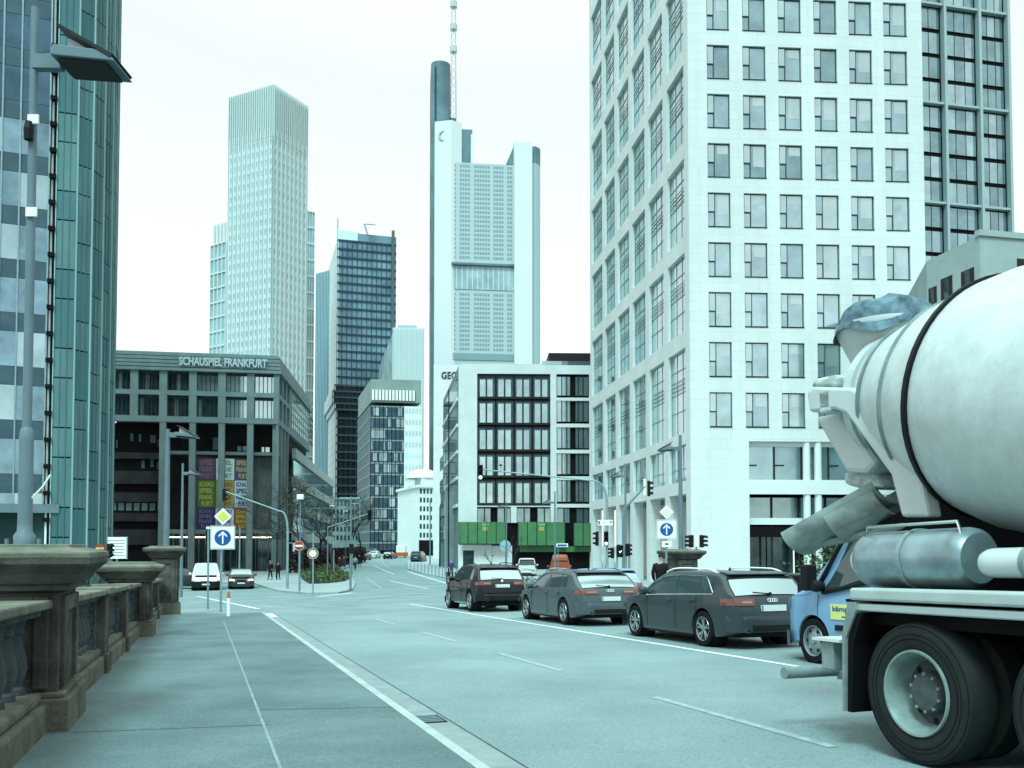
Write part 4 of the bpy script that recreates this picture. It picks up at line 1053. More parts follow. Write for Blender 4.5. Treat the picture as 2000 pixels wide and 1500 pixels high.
# ===== buildings at the end of the street ===================================================
def simple(name, label, pxl, pxc, pxr, Y, vl, vr, ytop, mt, rows, colsR, colsL, gm, ybot=1060, sidem=None, frac=.55):
    T, R_, L_, uR, uL, zt = tower(name, label, pxc, Y, vl, vr, pxl, pxr, ytop, mt, cat='building')
    h = (zt-R_.z(pxc, ybot))/rows; zb = R_.z(pxc, ybot)
    for Wl, u1, nc in ((R_, uR, colsR), (L_, uL, colsL)):
        m = MB(Wl); m.box(0.02, u1, -.7, 0, 0, zt); m.build('wall', mt if Wl is R_ or not sidem else sidem, T, world=True)
        if nc:
            for r_ in range(rows):
                for c_ in range(nc):
                    o = MB(Wl); o.box(u1*(c_+.25)/nc, u1*(c_+.25+frac)/nc, -.01, .04, zb+h*(r_+.3), zb+h*(r_+.85)); o.build('window', gm, T, world=True)
    m = MB(); R2 = .5; 
    o = R_.o; A_ = o+R_.d*uR; C_ = o+L_.d*uL; D_ = A_+L_.d*uL
    m.prism([(p.x, p.y) for p in (o-(R_.d+L_.d)*R2, A_+R_.d*R2-L_.d*R2, D_, C_-R_.d*R2)], zt, zt+.6); m.build('cornice', mt, T, world=True)
    return T, R_, L_, uR, uL, zt
CWH = mat('corner_white', (.60, .70, .68), .8, var=.05, scale=.3)
T, R_, L_, uR, uL, zt = simple('white_corner_building', 'white corner building with a small domed attic at the end of the street', 778, 818, 866, 205, 300, 5200, 952, CWH, 6, 7, 0, M['gld'], 1055)
m = MB(R_); m.box(1, uR-.5, -7, -1.2, zt+.6, zt+2.4); m.build('attic', CWH, T, world=True)
m = MB(); p = R_(uR*.45, -5, zt+2.4); m.lathe([(4.2, 0), (3.9, .8), (3.0, 1.6), (1.5, 2.1), (0, 2.3)], c=tuple(p), n=20); m.build('dome', CWH, T, world=True, smooth=True)
m = MB(R_); m.box(0, uR, .05, .3, 1, R_.z(818, 1055)); m.build('dark_shopfront', M['dark'], T, world=True)
m = MB(L_); 
m.box(2, 5.5, .0, .2, 2, zt-2.5); m.build('pale_oriel', CWH, T, world=True)
OLV = mat('olive_stone', (.20, .25, .17), .85, var=.3, scale=.3)
simple('olive_stone_building', 'olive tinted old stone building with a small gable left of the white corner building', 740, 741, 779, 255, 400, 790, 965, OLV, 5, 12, 0, M['gld'])
simple('grey_banded_building', 'grey building with dark square windows below the dark glass block', 700, 722, 742, 290, 300, 1900, 972, mat('banded_grey', (.26, .34, .33), .8), 5, 3, 4, M['gld'])
simple('grey_street_building', 'plain grey block closing the view behind the bare trees', 560, 640, 702, 330, -500, 4000, 975, mat('street_grey', (.20, .27, .27), .8, var=.2, scale=.2), 5, 8, 6, M['gld'])
# buildings along the right hand side of the street
RS = Wall.px(866, 205, 742); T = bld('grey_side_building', 'grey glazed building behind the slim lamp posts left of the six storey building', 'building', *RS.o)
u9 = Wall.px(868, 118, 742)
m = MB(); m.prism([u9.xy(0, 0), u9.xy(8, 0), u9.xy(8, -10), u9.xy(0, -10)], 0, u9.z(868, 960)); m.build('wall', M['concrete'], T, world=True)
for k in range(4):
    z = 4.0+k*3.2; m = MB(u9); m.box(0, 8, 0, .1, z, z+1.8); m.build('window_band', M['gl'][2], T, world=True)
# ------------------------------------------------------------------ vehicles
def pch(pts):
    """monotone cubic interpolation through (x, y) points"""
    xs = [p[0] for p in pts]; ys = [p[1] for p in pts]; n = len(xs)
    d = [(ys[i+1]-ys[i])/(xs[i+1]-xs[i]) for i in range(n-1)]
    m = [d[0]]+[0 if d[i-1]*d[i] <= 0 else 2*d[i-1]*d[i]/(d[i-1]+d[i]) for i in range(1, n-1)]+[d[-1]]
    def f(x):
        if x <= xs[0]: return ys[0]
        if x >= xs[-1]: return ys[-1]
        i = max(k for k in range(n-1) if xs[k] <= x); h = xs[i+1]-xs[i]; t = (x-xs[i])/h
        return ((1+2*t)*(1-t)**2)*ys[i]+(t*(1-t)**2)*h*m[i]+(t*t*(3-2*t))*ys[i+1]+(t*t*(t-1))*h*m[i+1]
    return f
def orient(root, loc, heading, slope=0.0):
    """+x of the thing points along heading (a 2d vector); slope = fall per metre along heading"""
    h = Vector((heading[0], heading[1], 0)).normalized(); x = Vector((h.x, h.y, -slope)).normalized()
    y = Vector((0, 0, 1)).cross(x).normalized(); z = x.cross(y)
    root.location = loc; root.rotation_euler = Matrix((x, y, z)).transposed().to_euler()
TY = {}
def wheel_parts(root, x, y, r, wd, side, style='five', rimm=None):
    """tyre (part) with a rim (sub-part); side=+1 outer face towards +y"""
    ww = MB(); rr = r*.70
    prof = [(rr, -wd/2), (r*.93, -wd/2), (r*.985, -wd*.42), (r, -wd*.3), (r, wd*.3), (r*.985, wd*.42), (r*.93, wd/2), (rr+.01, wd/2), (rr, wd/2-.02)]
    ww.lathe(prof, c=(x, y, r), dirv=(0, side, 0), n=32)
    t = ww.build('tyre', M['rubber'], root, smooth=True)
    rm = MB(); rimm = rimm or M['alloy']
    rm.lathe([(rr, wd/2-.015), (rr*.97, wd/2+.002), (rr*.93, wd/2-.005), (rr*.9, wd/2-.05), (rr*.88, -wd*.1)], c=(x, y, r), dirv=(0, side, 0), n=32)
    oy = y+side*(wd/2-.025)
    if style == 'five':
        for k in range(5):
            for dd in (-.16, .16):
                th = 2*math.pi*k/5+.3+dd; t2 = 2*math.pi*k/5+.3+dd*1.25
                c0 = Vector((x+math.cos(th)*rr*.16, oy-side*.012, r+math.sin(th)*rr*.16)); c1 = Vector((x+math.cos(t2)*rr*.92, oy+side*.004, r+math.sin(t2)*rr*.92))
                rm.tube([c0, c1], [.020, .016], 6)
        rm.lathe([(rr*.22, 0), (rr*.2, .02), (0, .025)], c=(x, oy-side*.012, r), dirv=(0, side, 0), n=16)
    else:
        rm.lathe([(rr*.88, -.03), (rr*.6, -.005), (rr*.5, .012), (rr*.25, .012), (rr*.22, .04), (0, .045)], c=(x, oy, r), dirv=(0, side, 0), n=24)
    rim = rm.build('rim', rimm, t, smooth=True)
    dk = MB(); dk.lathe([(rr*.9, 0), (0, 0)], c=(x, oy-side*.07, r), dirv=(0, side, 0), n=24); dk.build('brake_disc', M['black'], t)
    if style != 'five':
        for k in range(6):
            th = 2*math.pi*k/6; h_ = MB(); h_.lathe([(.028, 0), (0, .001)], c=(x+math.cos(th)*rr*.68, oy+side*.006, r+math.sin(th)*rr*.68), dirv=(0, side, 0), n=8); h_.build('rim_hole', M['black'], rim)
M['alloy'] = mat('alloy_rim', (.34, .40, .41), .3, .85)
M['carglass'] = mat('car_glass', (.05, .075, .08), .04, .35, spec=.8)
M['rearglass'] = mat('car_rear_glass', (.30, .38, .385), .12, .75)
M['tail'] = mat('tail_lamp', (.15, .045, .032), .2, coat=1)
M['tailc'] = mat('tail_lamp_pale', (.24, .17, .14), .2, coat=1)
M['headl'] = mat('headlight_lit', (.9, .85, .7), .2, emit=(1, .86, .62, 3))
M['headl2'] = mat('headlight_clear', (.45, .5, .5), .1, .6)
M['plate'] = mat('number_plate', (.55, .62, .60), .5)
def make_car(root, c):
    L, W, H = c['L'], c['W']/2, c['H']; belt0 = c['belt']; paint = c['paint']; tum = c.get('tum', .17)
    zt = pch(c['top']); Ra = c['wr']+.055; r = c['wr']; wx = c['wx']; sill = c.get('sill', .22)
    plan = pch(c.get('plan', [(0, .74), (.06, .84), (.2, .93), (.5, .985), (1.0, 1), (L-1.2, 1), (L-.6, .95), (L-.25, .84), (L-.08, .70), (L, .60)]))
    beltf = pch(c['beltp']) if 'beltp' in c else (lambda x: belt0)
    bot = pch([(0, c.get('rb', .34)), (.15, c.get('rb', .30)-.03), (.6, sill), (L-.6, sill), (L-.1, .24), (L, .30)])
    rc = c.get('rc', .10)
    def hw(x): return W*plan(x)
    def zb(x):
        z = bot(x)
        for w_ in wx:
            d = abs(x-w_)
            if d < Ra: z = max(z, r+math.sqrt(Ra*Ra-d*d)*.98)
        return z
    def bl(x): return min(beltf(x), zt(x)-.03)
    def side(x, z):                         # half width at height z
        b = bl(x); w_ = hw(x)
        if z <= b:
            q = (z-.58)/(.45); return w_*(1-.035*max(0, abs(q))**2.2*(1 if z > .58 else 1.6))
        return w_*(.972-tum*(z-b)/.45)
    def crown(x, y): return zt(x)-.035*(y/W)**2*(1 if zt(x) > belt0+.1 else .8)
    xs = set([i*L/96 for i in range(97)]+[0.01, .025, .05, .08, .11, .14, .18, L-.02, L-.05])
    for w_ in wx:
        for q in range(-12, 13): xs.add(w_+Ra*math.sin(q/12*math.pi/2))
        xs.add(w_-Ra-.002); xs.add(w_+Ra+.002)
    xs = sorted(x for x in xs if 0 <= x <= L); m = MB(); rows = []
    for x in xs:
        z0_, b, t = zb(x), bl(x), zt(x); ring = []
        inner = any(abs(x-w_) < Ra for w_ in wx)
        ring.append((side(x, z0_)-(.05 if inner else .10), z0_+(.0 if inner else 0)))
        for k in range(8): z = z0_+.01+(b-z0_-.01)*k/7; ring.append((side(x, z), z))
        rr = min(rc, (t-b)*.92); zt_side = t-.03-rr
        if zt_side < b: zt_side = b+.001
        for k in range(1, 4): z = b+(zt_side-b)*k/3; ring.append((side(x, z), z))
        ys = side(x, zt_side); rr2 = t-.03-zt_side+.0
        for k in range(1, 6):
            th = k/5*math.pi/2; yy = ys-rc*(1-math.cos(th)); zz = zt_side+rr2*math.sin(th)
            ring.append((yy, min(zz, 9)))
        yl = ys-rc; zl = zt_side+rr2
        for k in range(1, 5): y = yl*(1-k/4); ring.append((y, zl+(crown(x, y)-crown(x, yl))*1.0))
        # blend the roof edge
        rows.append([(x, y, z) for y, z in ring])
    n = len(rows[0])
    for s in (1, -1):
        base = len(m.v)
        for rw in rows:
            for p in rw: m.v.append(Vector((p[0], p[1]*s, p[2])))
        for i in range(len(rows)-1):
            for j in range(n-1): k = base+i*n+j; m.f.append((k, k+n, k+n+1, k+1)); m.m.append(0)
        m.f.append(tuple(base+j for j in range(n))+tuple()); m.m.append(0)
        k = base+(len(rows)-1)*n; m.f.append(tuple(k+j for j in range(n))); m.m.append(0)
    # centre closing faces at both ends: left and right halves meet on y=0 ; bottom edge
    body = m.build('body', paint, root, smooth=True)
    # flat end fillers
    for xe in (0.0, L):
        z0_, t = zb(xe), zt(xe)
        e = MB(); w_ = side(xe, z0_)-.1
        sg = -1 if xe == 0 else 1
        e.box(min(xe, xe-sg*.02), max(xe, xe-sg*.02), -w_, w_, z0_, t-.04); e.build('end_panel', paint, root)
    ub = MB(); ub.box(.25, L-.25, -(W-.27), W-.27, .20, belt0-.05); ub.build('underbody', M['black'], root)
    ub = MB(); ub.box(wx[0]+Ra+.05, wx[1]-Ra-.05, -(W-.08), W-.08, sill-.04, sill+.1); ub.build('sill_trim', c.get('trim', M['black']), root)
    inv = lambda z: max((x for x in [i*.005 for i in range(int(L*.45/.005))] if zt(x) <= z), default=0)   # rear surface x at height z
    def top_x(z):
        lo, hi = 0, c['roofx']
        for _ in range(40):
            md_ = (lo+hi)/2
            if zt(md_) < z: lo = md_
            else: hi = md_
        return lo
    # side glass
    for s in (1, -1):
        for i, (a0, a1, b0, b1) in enumerate(c['win']):
            g_ = MB()
            def fn(u, v, a0=a0, a1=a1, b0=b0, b1=b1, s=s):
                xb_ = a0+(a1-a0)*u; xt_ = b0+(b1-b0)*u
                x = xb_; 
                for _ in range(4):
                    zlo = beltf(x)+.035; zhi = max(zlo+.005, zt(x)-.03-rc*.75); x = xb_+(xt_-xb_)*v
                z = zlo+(zhi-zlo)*v
                return (x, s*(side(x, z)+.006-(.0 if v < .85 else (v-.85)*.05)), z)
            g_.grid(fn, 10, 6); g_.build('side_window', M['carglass'], root, smooth=True)
        if c.get('chrome'):
            a0 = min(w_[0] for w_ in c['win']); a1 = max(w_[1] for w_ in c['win']); b0 = min(w_[2] for w_ in c['win']); b1 = max(w_[3] for w_ in c['win'])
            pts = []
            for k in range(21):
                x = a0+(a1-a0)*k/20; pts.append((x, s*(side(x, beltf(x)+.02)+.008), beltf(x)+.02))
            t_ = MB(); t_.tube(pts, .012, 6)
            pts = []
            for k in range(21):
                x = a0+.02+(b0-a0)*0+(a1-a0-.04)*k/20; z = max(beltf(x)+.02, min(zt(x)-.03-rc*.7, beltf(x)+.02+abs(x-a0)*(.9 if b0 > a0+.05 else 9)+.0)); pts.append((x, s*(side(x, z)+.008-.004), z))
            t_.tube(pts, .012, 6); t_.build('window_trim', c['chrome'], root, smooth=True)
        # door shut lines and handles
        for xd in c.get('doors', []):
            d_ = MB(); pts = [(xd, s*(side(xd, z)+.0015), z) for z in [sill+.08+k*(beltf(xd)-sill-.1)/8 for k in range(9)]]
            d_.tube(pts, .006, 4); d_.build('door_gap', M['black'], root)
        for xd in c.get('handles', []):
            z = beltf(xd)-.10; d_ = MB(); d_.box(xd-.1, xd+.1, s*side(xd, z) if s > 0 else s*side(xd, z)-.03, s*side(xd, z)+(.03 if s > 0 else 0), z-.014, z+.014); d_.build('door_handle', paint, root, bevel=.006)
        for wxx in wx:
            wheel_parts(root, wxx, s*(W-.12), r, c.get('tw', .225), s, c.get('rim', 'five'), c.get('rimm'))
            a_ = MB(); a_.lathe([(Ra*1.03, -.30), (Ra*.98, -.02)], c=(wxx, s*(W-.04), r), dirv=(0, s, 0), n=28); a_.build('wheel_arch', M['black'], root)
            if c.get('cladding'):
                a_ = MB(); a_.lathe([(Ra-.005, .012), (Ra+.05, .012), (Ra+.05, -.03)], c=(wxx, s*(W-.012), r), dirv=(0, s, 0), n=28, a0=0, a1=math.pi); 
        # mirror
        xm = c['mirror']; mz = beltf(xm)+.10; q = MB(); q.lathe([(0.0, -.12), (.07, -.10), (.095, 0), (.08, .08), (.0, .10)], c=(xm, s*(W+.10), mz), dirv=(0, s, 0), n=12)
        mo = q.build('mirror', c.get('mirm', paint), root, smooth=True)
        q = MB(); q.tube([(xm+.02, s*(W-.06), mz-.06), (xm, s*(W+.05), mz-.03)], .025, 6); q.build('mirror_stalk', M['black'], mo)
        # tail lamps wrap the rear corner
        z0_, z1_ = c['tailz']; 
        def fs(u, v, s=s): x = .0+c.get('tailx', .30)*u; z = z0_+(z1_-z0_)*v; x += top_x(z)+.02; return (x, s*(side(x, z)+.007), z)
        q = MB(); q.grid(fs, 8, 3)
        def fr_(u, v, s=s):
            z = z0_+(z1_-z0_)*v; x = top_x(z); y = s*lerp(c.get('taily', .42)*W, side(x+.03, z)-.0, u); return (x-.012+.02*max(0, u-.75)*4, y, z)
        q.grid(fr_, 8, 3); tl = q.build('tail_light', M['tail'], root, smooth=True)
        q = MB(); q.grid(lambda u, v, s=s: (top_x(z0_+(z1_-z0_)*(.35+.3*v))-.016, s*lerp(c.get('taily', .42)*W+.05, hw(.02)*.9, u), z0_+(z1_-z0_)*(.35+.3*v)), 2, 1); q.build('lamp_strip', M['tailc'], tl)
        if c.get('rails'):
            x0_, x1_ = c['rails']; pts = []
            for k in range(15):
                x = x0_+(x1_-x0_)*k/14; e_ = min(k, 14-k); pts.append((x, s*(side(x, zt(x)-.15)-.09), zt(x)-.015+min(.045, e_*.03)))
            q = MB(); q.tube(pts, .017, 6); q.build('roof_rail', c.get('railm', M['chrome']), root, smooth=True)
    # rear glass and windscreen
    z0_, z1_ = c['rglass']; kf = c.get('rgw', .80)
    def rg(u, v, e=.008):
        z = z0_+(z1_-z0_)*v; x = top_x(z); wv = (side(x+.05, z)-.09)*(1-.0*v)
        y = (2*u-1)*wv; zz = crown(x, y)-0.0
        return (x-e, y, z-.035*(y/W)**2+.004)
    q = MB(); q.grid(lambda u, v: rg(u, v, .012), 12, 8); rgo = q.build('rear_window', c.get('rgm', M['rearglass']), root, smooth=True)
    q = MB(); q.grid(lambda u, v: (lambda p: (p[0]-.004, p[1]*1.02, p[2]))(rg(u, 1-.16*(1-v), .014)), 12, 2); q.build('window_top_band', M['black'], rgo)
    q = MB(); p0 = rg(.5, .02); q.tube([(p0[0]-.03, 0.02, p0[2]), (p0[0]-.035, .38, p0[2]+.03)], .012, 5); q.lathe([(.03, 0), (.03, .03), (0, .03)], c=(p0[0]-.0, 0, p0[2]), dirv=(-1, 0, 0), n=10); q.build('rear_wiper', M['black'], root)
    sp = MB(); zr = zt(c['roofx']*.6); xr = top_x(z1_+.01); sp.prism_y([(xr-.10, z1_+.03), (xr+.25, z1_+.035+.045), (xr+.25, z1_+.0), (xr-.08, z1_+.005)], -(W*.70), W*.70); sp.build('roof_spoiler', paint, root, bevel=.012)
    if 'wind' in c:
        xa, xb = c['wind']
        q = MB(); q.grid(lambda u, v: (lambda x: (x, (2*v-1)*(side(x, zt(x)-.1)-.12), crown(x, (2*v-1)*(side(x, zt(x)-.1)-.12))+.006-.0))(lerp(xa, xb, u)), 10, 10); q.build('windscreen', c.get('wsm', M['carglass']), root, smooth=True)
    # rear bumper, plate, lower valance, exhausts
    zbm = c.get('bumpz', .50); w0 = hw(.03)
    q = MB(); 
    def bp(u, v):
        y = (2*u-1)*(W*.97); x = -.035+.30*max(0, (abs(y)-W*.55)/(W*.45))**2.2; z = lerp(c.get('rb', .34)-.03, zbm, v); return (x+(.02 if v > .9 else 0), y, z)
    q.grid(bp, 24, 6); q.grid(lambda u, v: (lambda p: (p[0]+.10*v, p[1]*(1-.03*v), zbm+.002))(bp(u, 1)), 24, 1); bo = q.build('rear_bumper', c.get('bumpm', paint), root, smooth=True)
    q = MB(); q.grid(lambda u, v: (lambda p: (p[0]-.006, p[1]*.86, p[2]))(bp(u*.8+.1, .05+.38*v)), 18, 1); q.build('bumper_insert', M['black'], bo)
    pz = c['platez']; px_ = top_x(pz)-.02 if pz > zbm else -.05
    q = MB(); q.box(px_-.012, px_+.03, -.26, .26, pz-.055, pz+.055); pl = q.build('number_plate', M['plate'], root)
    q = MB(); q.box(px_-.016, px_-.013, .235, .258, pz-.05, pz+.05); q.build('plate_strip', M['sigb'], pl)
    for sy in c.get('exh', (-.58, .58)):
        q = MB(); q.lathe([(.045, 0), (.045, .1), (.036, .1), (.036, .0)], c=(.03, sy, c.get('rb', .34)+.0), dirv=(-1, 0, 0), n=14); q.build('exhaust_tip', M['chrome'], root, smooth=True)
    q = MB(); q.lathe([(.03, 0), (.02, .04), (.005, .06), (0, .06)], c=(c['roofx']*.75, 0, zt(c['roofx']*.75)-.01), n=8); q.build('roof_aerial', M['black'], root)
    if c.get('badge') == 'rings':
        bz = (c['tailz'][0]+c['tailz'][1])/2+.03
        for k in range(4):
            q = MB(); q.lathe([(.035, 0), (.028, 0), (.028, .01), (.035, .01), (.035, 0)], c=(top_x(bz)-.02, -.072+k*.048, bz), dirv=(-1, 0, 0), n=16); q.build('ring_badge', M['sigw'], root)
    if c.get('badge') == 'round':
        bz = c['tailz'][1]+.03; q = MB(); q.lathe([(.045, 0), (.04, .012), (0, .014)], c=(top_x(bz)-.015, 0, bz), dirv=(-1, 0, 0), n=16); q.build('round_badge', M['sigw'], root)
    # front lamps and grille
    def top_xf(z):
        lo, hi = c['roofx'], L
        for _ in range(40):
            md_ = (lo+hi)/2
            if zt(md_) > z: lo = md_
            else: hi = md_
        return lo
    hz = c.get('headz', (.62, .72))
    for s in (1, -1):
        q = MB(); q.grid(lambda u, v, s=s: (lambda z, y: (L-.00-.34*max(0, (abs(y)-.35*W)/(W*.65))**1.6+.025, y, z))(lerp(*hz, v), s*lerp(W*.52, W*.90, u)), 6, 2); q.build('headlight', c.get('hm', M['headl2']), root, smooth=True)
    q = MB(); q.box(L-.01, L+.07, -W*.34, W*.34, c.get('gz', (.45, .68))[0], c.get('gz', (.45, .68))[1]); q.build('grille', M['black'], root, bevel=.01)
    q = MB(); q.box(L+.075, L+.085, -.26, .26, .40, .50); q.build('front_plate', M['plate'], root)
    q = MB(); q.grid(lambda u, v: (L+.055-.42*max(0, (abs(2*u-1)-.62)/.38)**2.2, (2*u-1)*W*.985, lerp(.22, c.get('fbz', .46), v)), 20, 2); q.build('front_bumper', c.get('fbm', paint), root, smooth=True)
def carpaint(name, col, metal=.0, rough=.35): return mat(name, col, .35, metal, spec=.25, coat=.25)
U2 = (UX, UY)
def estate(**k):
    L = k.get('L', 4.75)
    d = dict(L=L, W=1.84, H=1.44, belt=.93, wr=.335, wx=(.98, 3.80), roofx=1.9,
        top=[(0, .55), (.02, .70), (.06, .86), (.12, .97), (.30, 1.14), (.52, 1.345), (.75, 1.40), (1.3, 1.43), (2.1, 1.445), (2.7, 1.405), (3.05, 1.27), (3.45, 1.06), (3.62, .985), (4.0, .93), (4.4, .83), (4.62, .72), (L, .56)],
        beltp=[(0, .98), (.6, .975), (1.5, .955), (3.4, .90), (3.7, .885), (L, .80)],
        win=[(.62, 1.02, .74, 1.20), (1.08, 1.95, 1.26, 2.0), (2.02, 3.25, 2.07, 3.0)], doors=(1.2, 2.0, 3.2), handles=(1.35, 2.25), mirror=3.15,
        tailz=(.79, .915), rglass=(.985, 1.33), bumpz=.60, platez=.74, rails=(.75, 2.7), wind=(2.75, 3.5), sill=.20)
    d.update(k); return d
r1 = empty('estate_car', (0, 0, 0), 'dark grey estate car with silver roof rails just ahead of the blue van', 'car', 'cars queuing in the right hand lane')
make_car(r1, estate(paint=carpaint('dark_grey_paint', (.028, .040, .046)), chrome=M['chrome'], railm=M['sigw'], badge='rings'))
orient(r1, B(9.80, 13.88), U2, .0265)
r2 = empty('estate_car', (0, 0, 0), 'grey green estate car with wide orange red tail lamps, second in the queue', 'car', 'cars queuing in the right hand lane')
make_car(r2, estate(L=4.92, wx=(1.02, 3.93), W=1.87, H=1.46, wr=.345, paint=carpaint('grey_green_paint', (.055, .078, .088)), badge='rings', tailz=(.82, .93), taily=.36,
    top=[(0, .55), (.02, .72), (.07, .90), (.13, .99), (.38, 1.16), (.72, 1.37), (1.0, 1.42), (1.5, 1.45), (2.2, 1.46), (2.8, 1.42), (3.2, 1.26), (3.6, 1.05), (3.75, .99), (4.1, .93), (4.5, .84), (4.78, .72), (4.92, .56)],
    win=[(.80, 1.15, .98, 1.3), (1.22, 2.1, 1.38, 2.14), (2.17, 3.4, 2.22, 3.12)], doors=(1.3, 2.15, 3.4), mirror=3.3, rglass=(1.0, 1.35), platez=.70, wind=(2.9, 3.65), rails=(.9, 2.8)))
orient(r2, B(9.88, 20.95), U2, .0265)
r3 = empty('black_suv', (0, 0, 0), 'black sport utility car at the front of the right hand queue', 'car', 'cars queuing in the right hand lane')
make_car(r3, dict(L=4.71, W=1.89, H=1.68, belt=1.06, wr=.375, wx=(.92, 3.78), roofx=1.8, paint=carpaint('black_paint', (.006, .008, .009)), badge='round', trim=M['chrome'],
    top=[(0, .70), (.02, .86), (.06, 1.02), (.12, 1.10), (.28, 1.30), (.50, 1.54), (.75, 1.61), (1.3, 1.66), (2.0, 1.68), (2.6, 1.62), (3.0, 1.44), (3.35, 1.20), (3.5, 1.12), (4.0, 1.06), (4.4, .98), (4.6, .85), (4.71, .66)],
    beltp=[(0, 1.10), (1.5, 1.08), (3.3, 1.03), (4.71, .9)], win=[(.60, .98, .74, 1.15), (1.06, 1.9, 1.22, 1.95), (1.98, 3.1, 2.03, 2.8)], doors=(1.2, 1.95, 3.1), handles=(1.3, 2.2), mirror=2.98,
    tailz=(.93, 1.04), rglass=(1.13, 1.50), bumpz=.62, platez=.90, rails=(.8, 2.6), railm=M['black'], sill=.30, rb=.42, wind=(2.65, 3.4), tw=.25, tum=.16))
orient(r3, B(9.75, 29.4), U2, .0265)
HATCH = dict(L=4.1, W=1.76, H=1.5, belt=.96, wr=.31, wx=(.72, 3.25), roofx=1.6,
    top=[(0, .6), (.02, .80), (.06, .97), (.12, 1.02), (.26, 1.22), (.42, 1.40), (.7, 1.47), (1.3, 1.50), (1.9, 1.49), (2.4, 1.40), (2.8, 1.18), (3.1, 1.0), (3.5, .94), (3.85, .84), (4.0, .70), (4.1, .56)],
    beltp=[(0, 1.0), (1.5, .97), (3.0, .93), (4.1, .85)], win=[(.55, .85, .66, .98), (.92, 1.65, 1.05, 1.68), (1.72, 2.75, 1.76, 2.45)], doors=(.95, 1.7, 2.8), handles=(1.1, 1.95), mirror=2.6,
    tailz=(.80, 1.02), taily=.62, rglass=(1.03, 1.38), bumpz=.60, platez=.74, sill=.22, wind=(2.42, 3.02))
r4 = empty('hatchback_car', (0, 0, 0), 'light blue hatchback mostly hidden behind the grey green estate car', 'car')
h4 = dict(HATCH); h4['paint'] = carpaint('light_blue_paint', (.19, .33, .48)); make_car(r4, h4); orient(r4, B(12.35, 25.4), U2, .0265)
# oncoming cars on the left branch
def toward(px, py, paint, label, name, base=None, yaw=0.0, **kw):
    p = G(px, py); d = Vector((-p.x, -p.y)).normalized(); cs, sn = math.cos(yaw), math.sin(yaw); d = Vector((d.x*cs-d.y*sn, d.x*sn+d.y*cs))
    r_ = empty(name, (0, 0, 0), label, 'van' if 'van' in name else 'car'); c = dict(base or HATCH); c['paint'] = paint; c.update(kw); make_car(r_, c)
    L_ = c['L']; loc = Vector((p.x-d.x*L_, p.y-d.y*L_)); orient(r_, Vector((loc.x, loc.y, zg(p.x, p.y))), d); return r_
VANP = dict(HATCH); VANP.update(L=4.7, W=1.95, H=1.9, belt=1.12, roofx=2.0, wx=(.8, 3.7), wr=.33,
    top=[(0, .8), (.02, 1.1), (.05, 1.5), (.1, 1.78), (.3, 1.87), (1.2, 1.90), (2.4, 1.89), (3.0, 1.78), (3.4, 1.46), (3.75, 1.17), (3.95, 1.08), (4.4, .98), (4.6, .82), (4.7, .62)], beltp=[(0, 1.15), (4.7, 1.0)],
    win=[(.25, 1.2, .3, 1.2), (1.3, 2.3, 1.3, 2.3), (2.4, 3.5, 2.4, 3.1)], doors=(1.25, 2.35, 3.5), mirror=3.3, rglass=(1.2, 1.75), tailz=(.9, 1.35), taily=.84, platez=.85, wind=(3.0, 3.8), headz=(.78, .90), plan=[(0, .9), (.1, .97), (.4, 1), (3.6, 1), (4.2, .95), (4.55, .84), (4.7, .7)], rc=.14, tum=.12)
toward(402, 1154, carpaint('white_paint', (.62, .64, .60), 0), 'white van with dark bumper and glowing headlights waiting at the left stop line', 'white_van', VANP, hm=M['headl'], fbz=.66, fbm=M['black'], wsm=M['rearglass'])
toward(471, 1151, carpaint('dark_paint2', (.03, .036, .036)), 'dark saloon car with lit headlights beside the white van at the left stop line', 'saloon_car', estate(), hm=M['headl'], wsm=M['rearglass'])
p = GY(366, 66); r_ = empty('dark_hatchback', (0, 0, 0), 'dark car seen side on behind the far left pier', 'car'); c = dict(HATCH); c['paint'] = M['carglass'] and carpaint('near_black', (.02, .024, .026)); make_car(r_, c); orient(r_, p+Vector((-2.2, 0, 0)), (1, 0.15))

# light blue delivery van -------------------------------------------------------------------------
VP = carpaint('van_blue', (.17, .33, .50), .0, .35)
r5 = empty('delivery_van', (0, 0, 0), 'light blue delivery van with a yellow door sign, half hidden by the mixer truck', 'van', 'cars queuing in the right hand lane')
c = dict(L=5.2, W=1.98, H=2.35, belt=1.28, wr=.345, wx=(.95, 4.25), roofx=2.6, paint=VP, tw=.22, rim='steel', rimm=mat('steel_wheel', (.28, .33, .34), .4, .6),
    top=[(0, 1.2), (.02, 1.7), (.06, 2.15), (.2, 2.28), (1.0, 2.34), (3.0, 2.33), (3.42, 2.26), (3.75, 1.95), (4.1, 1.55), (4.4, 1.27), (4.6, 1.17), (4.95, 1.03), (5.12, .86), (5.2, .66)],
    beltp=[(0, 1.3), (2.9, 1.28), (3.9, 1.10), (5.2, 1.0)], plan=[(0, .93), (.1, .98), (.4, 1), (4.2, 1), (4.7, .95), (5.0, .84), (5.12, .75), (5.2, .6)],
    win=[(3.02, 4.02, 3.02, 3.45)], doors=(2.95, 4.12), handles=(3.1,), mirror=3.98, tailz=(1.0, 1.5), taily=.9, rglass=(1.4, 2.0), bumpz=.6, platez=.9, wind=(3.5, 4.35), sill=.32, rc=.16, tum=.10, headz=(.80, .98), gz=(.6, .9), fbm=mat('bumper_grey', (.09, .125, .135), .6), mirm=M['black'], exh=())
make_car(r5, c); orient(r5, B(9.86, 7.35), U2, .0265)
W_ = .99
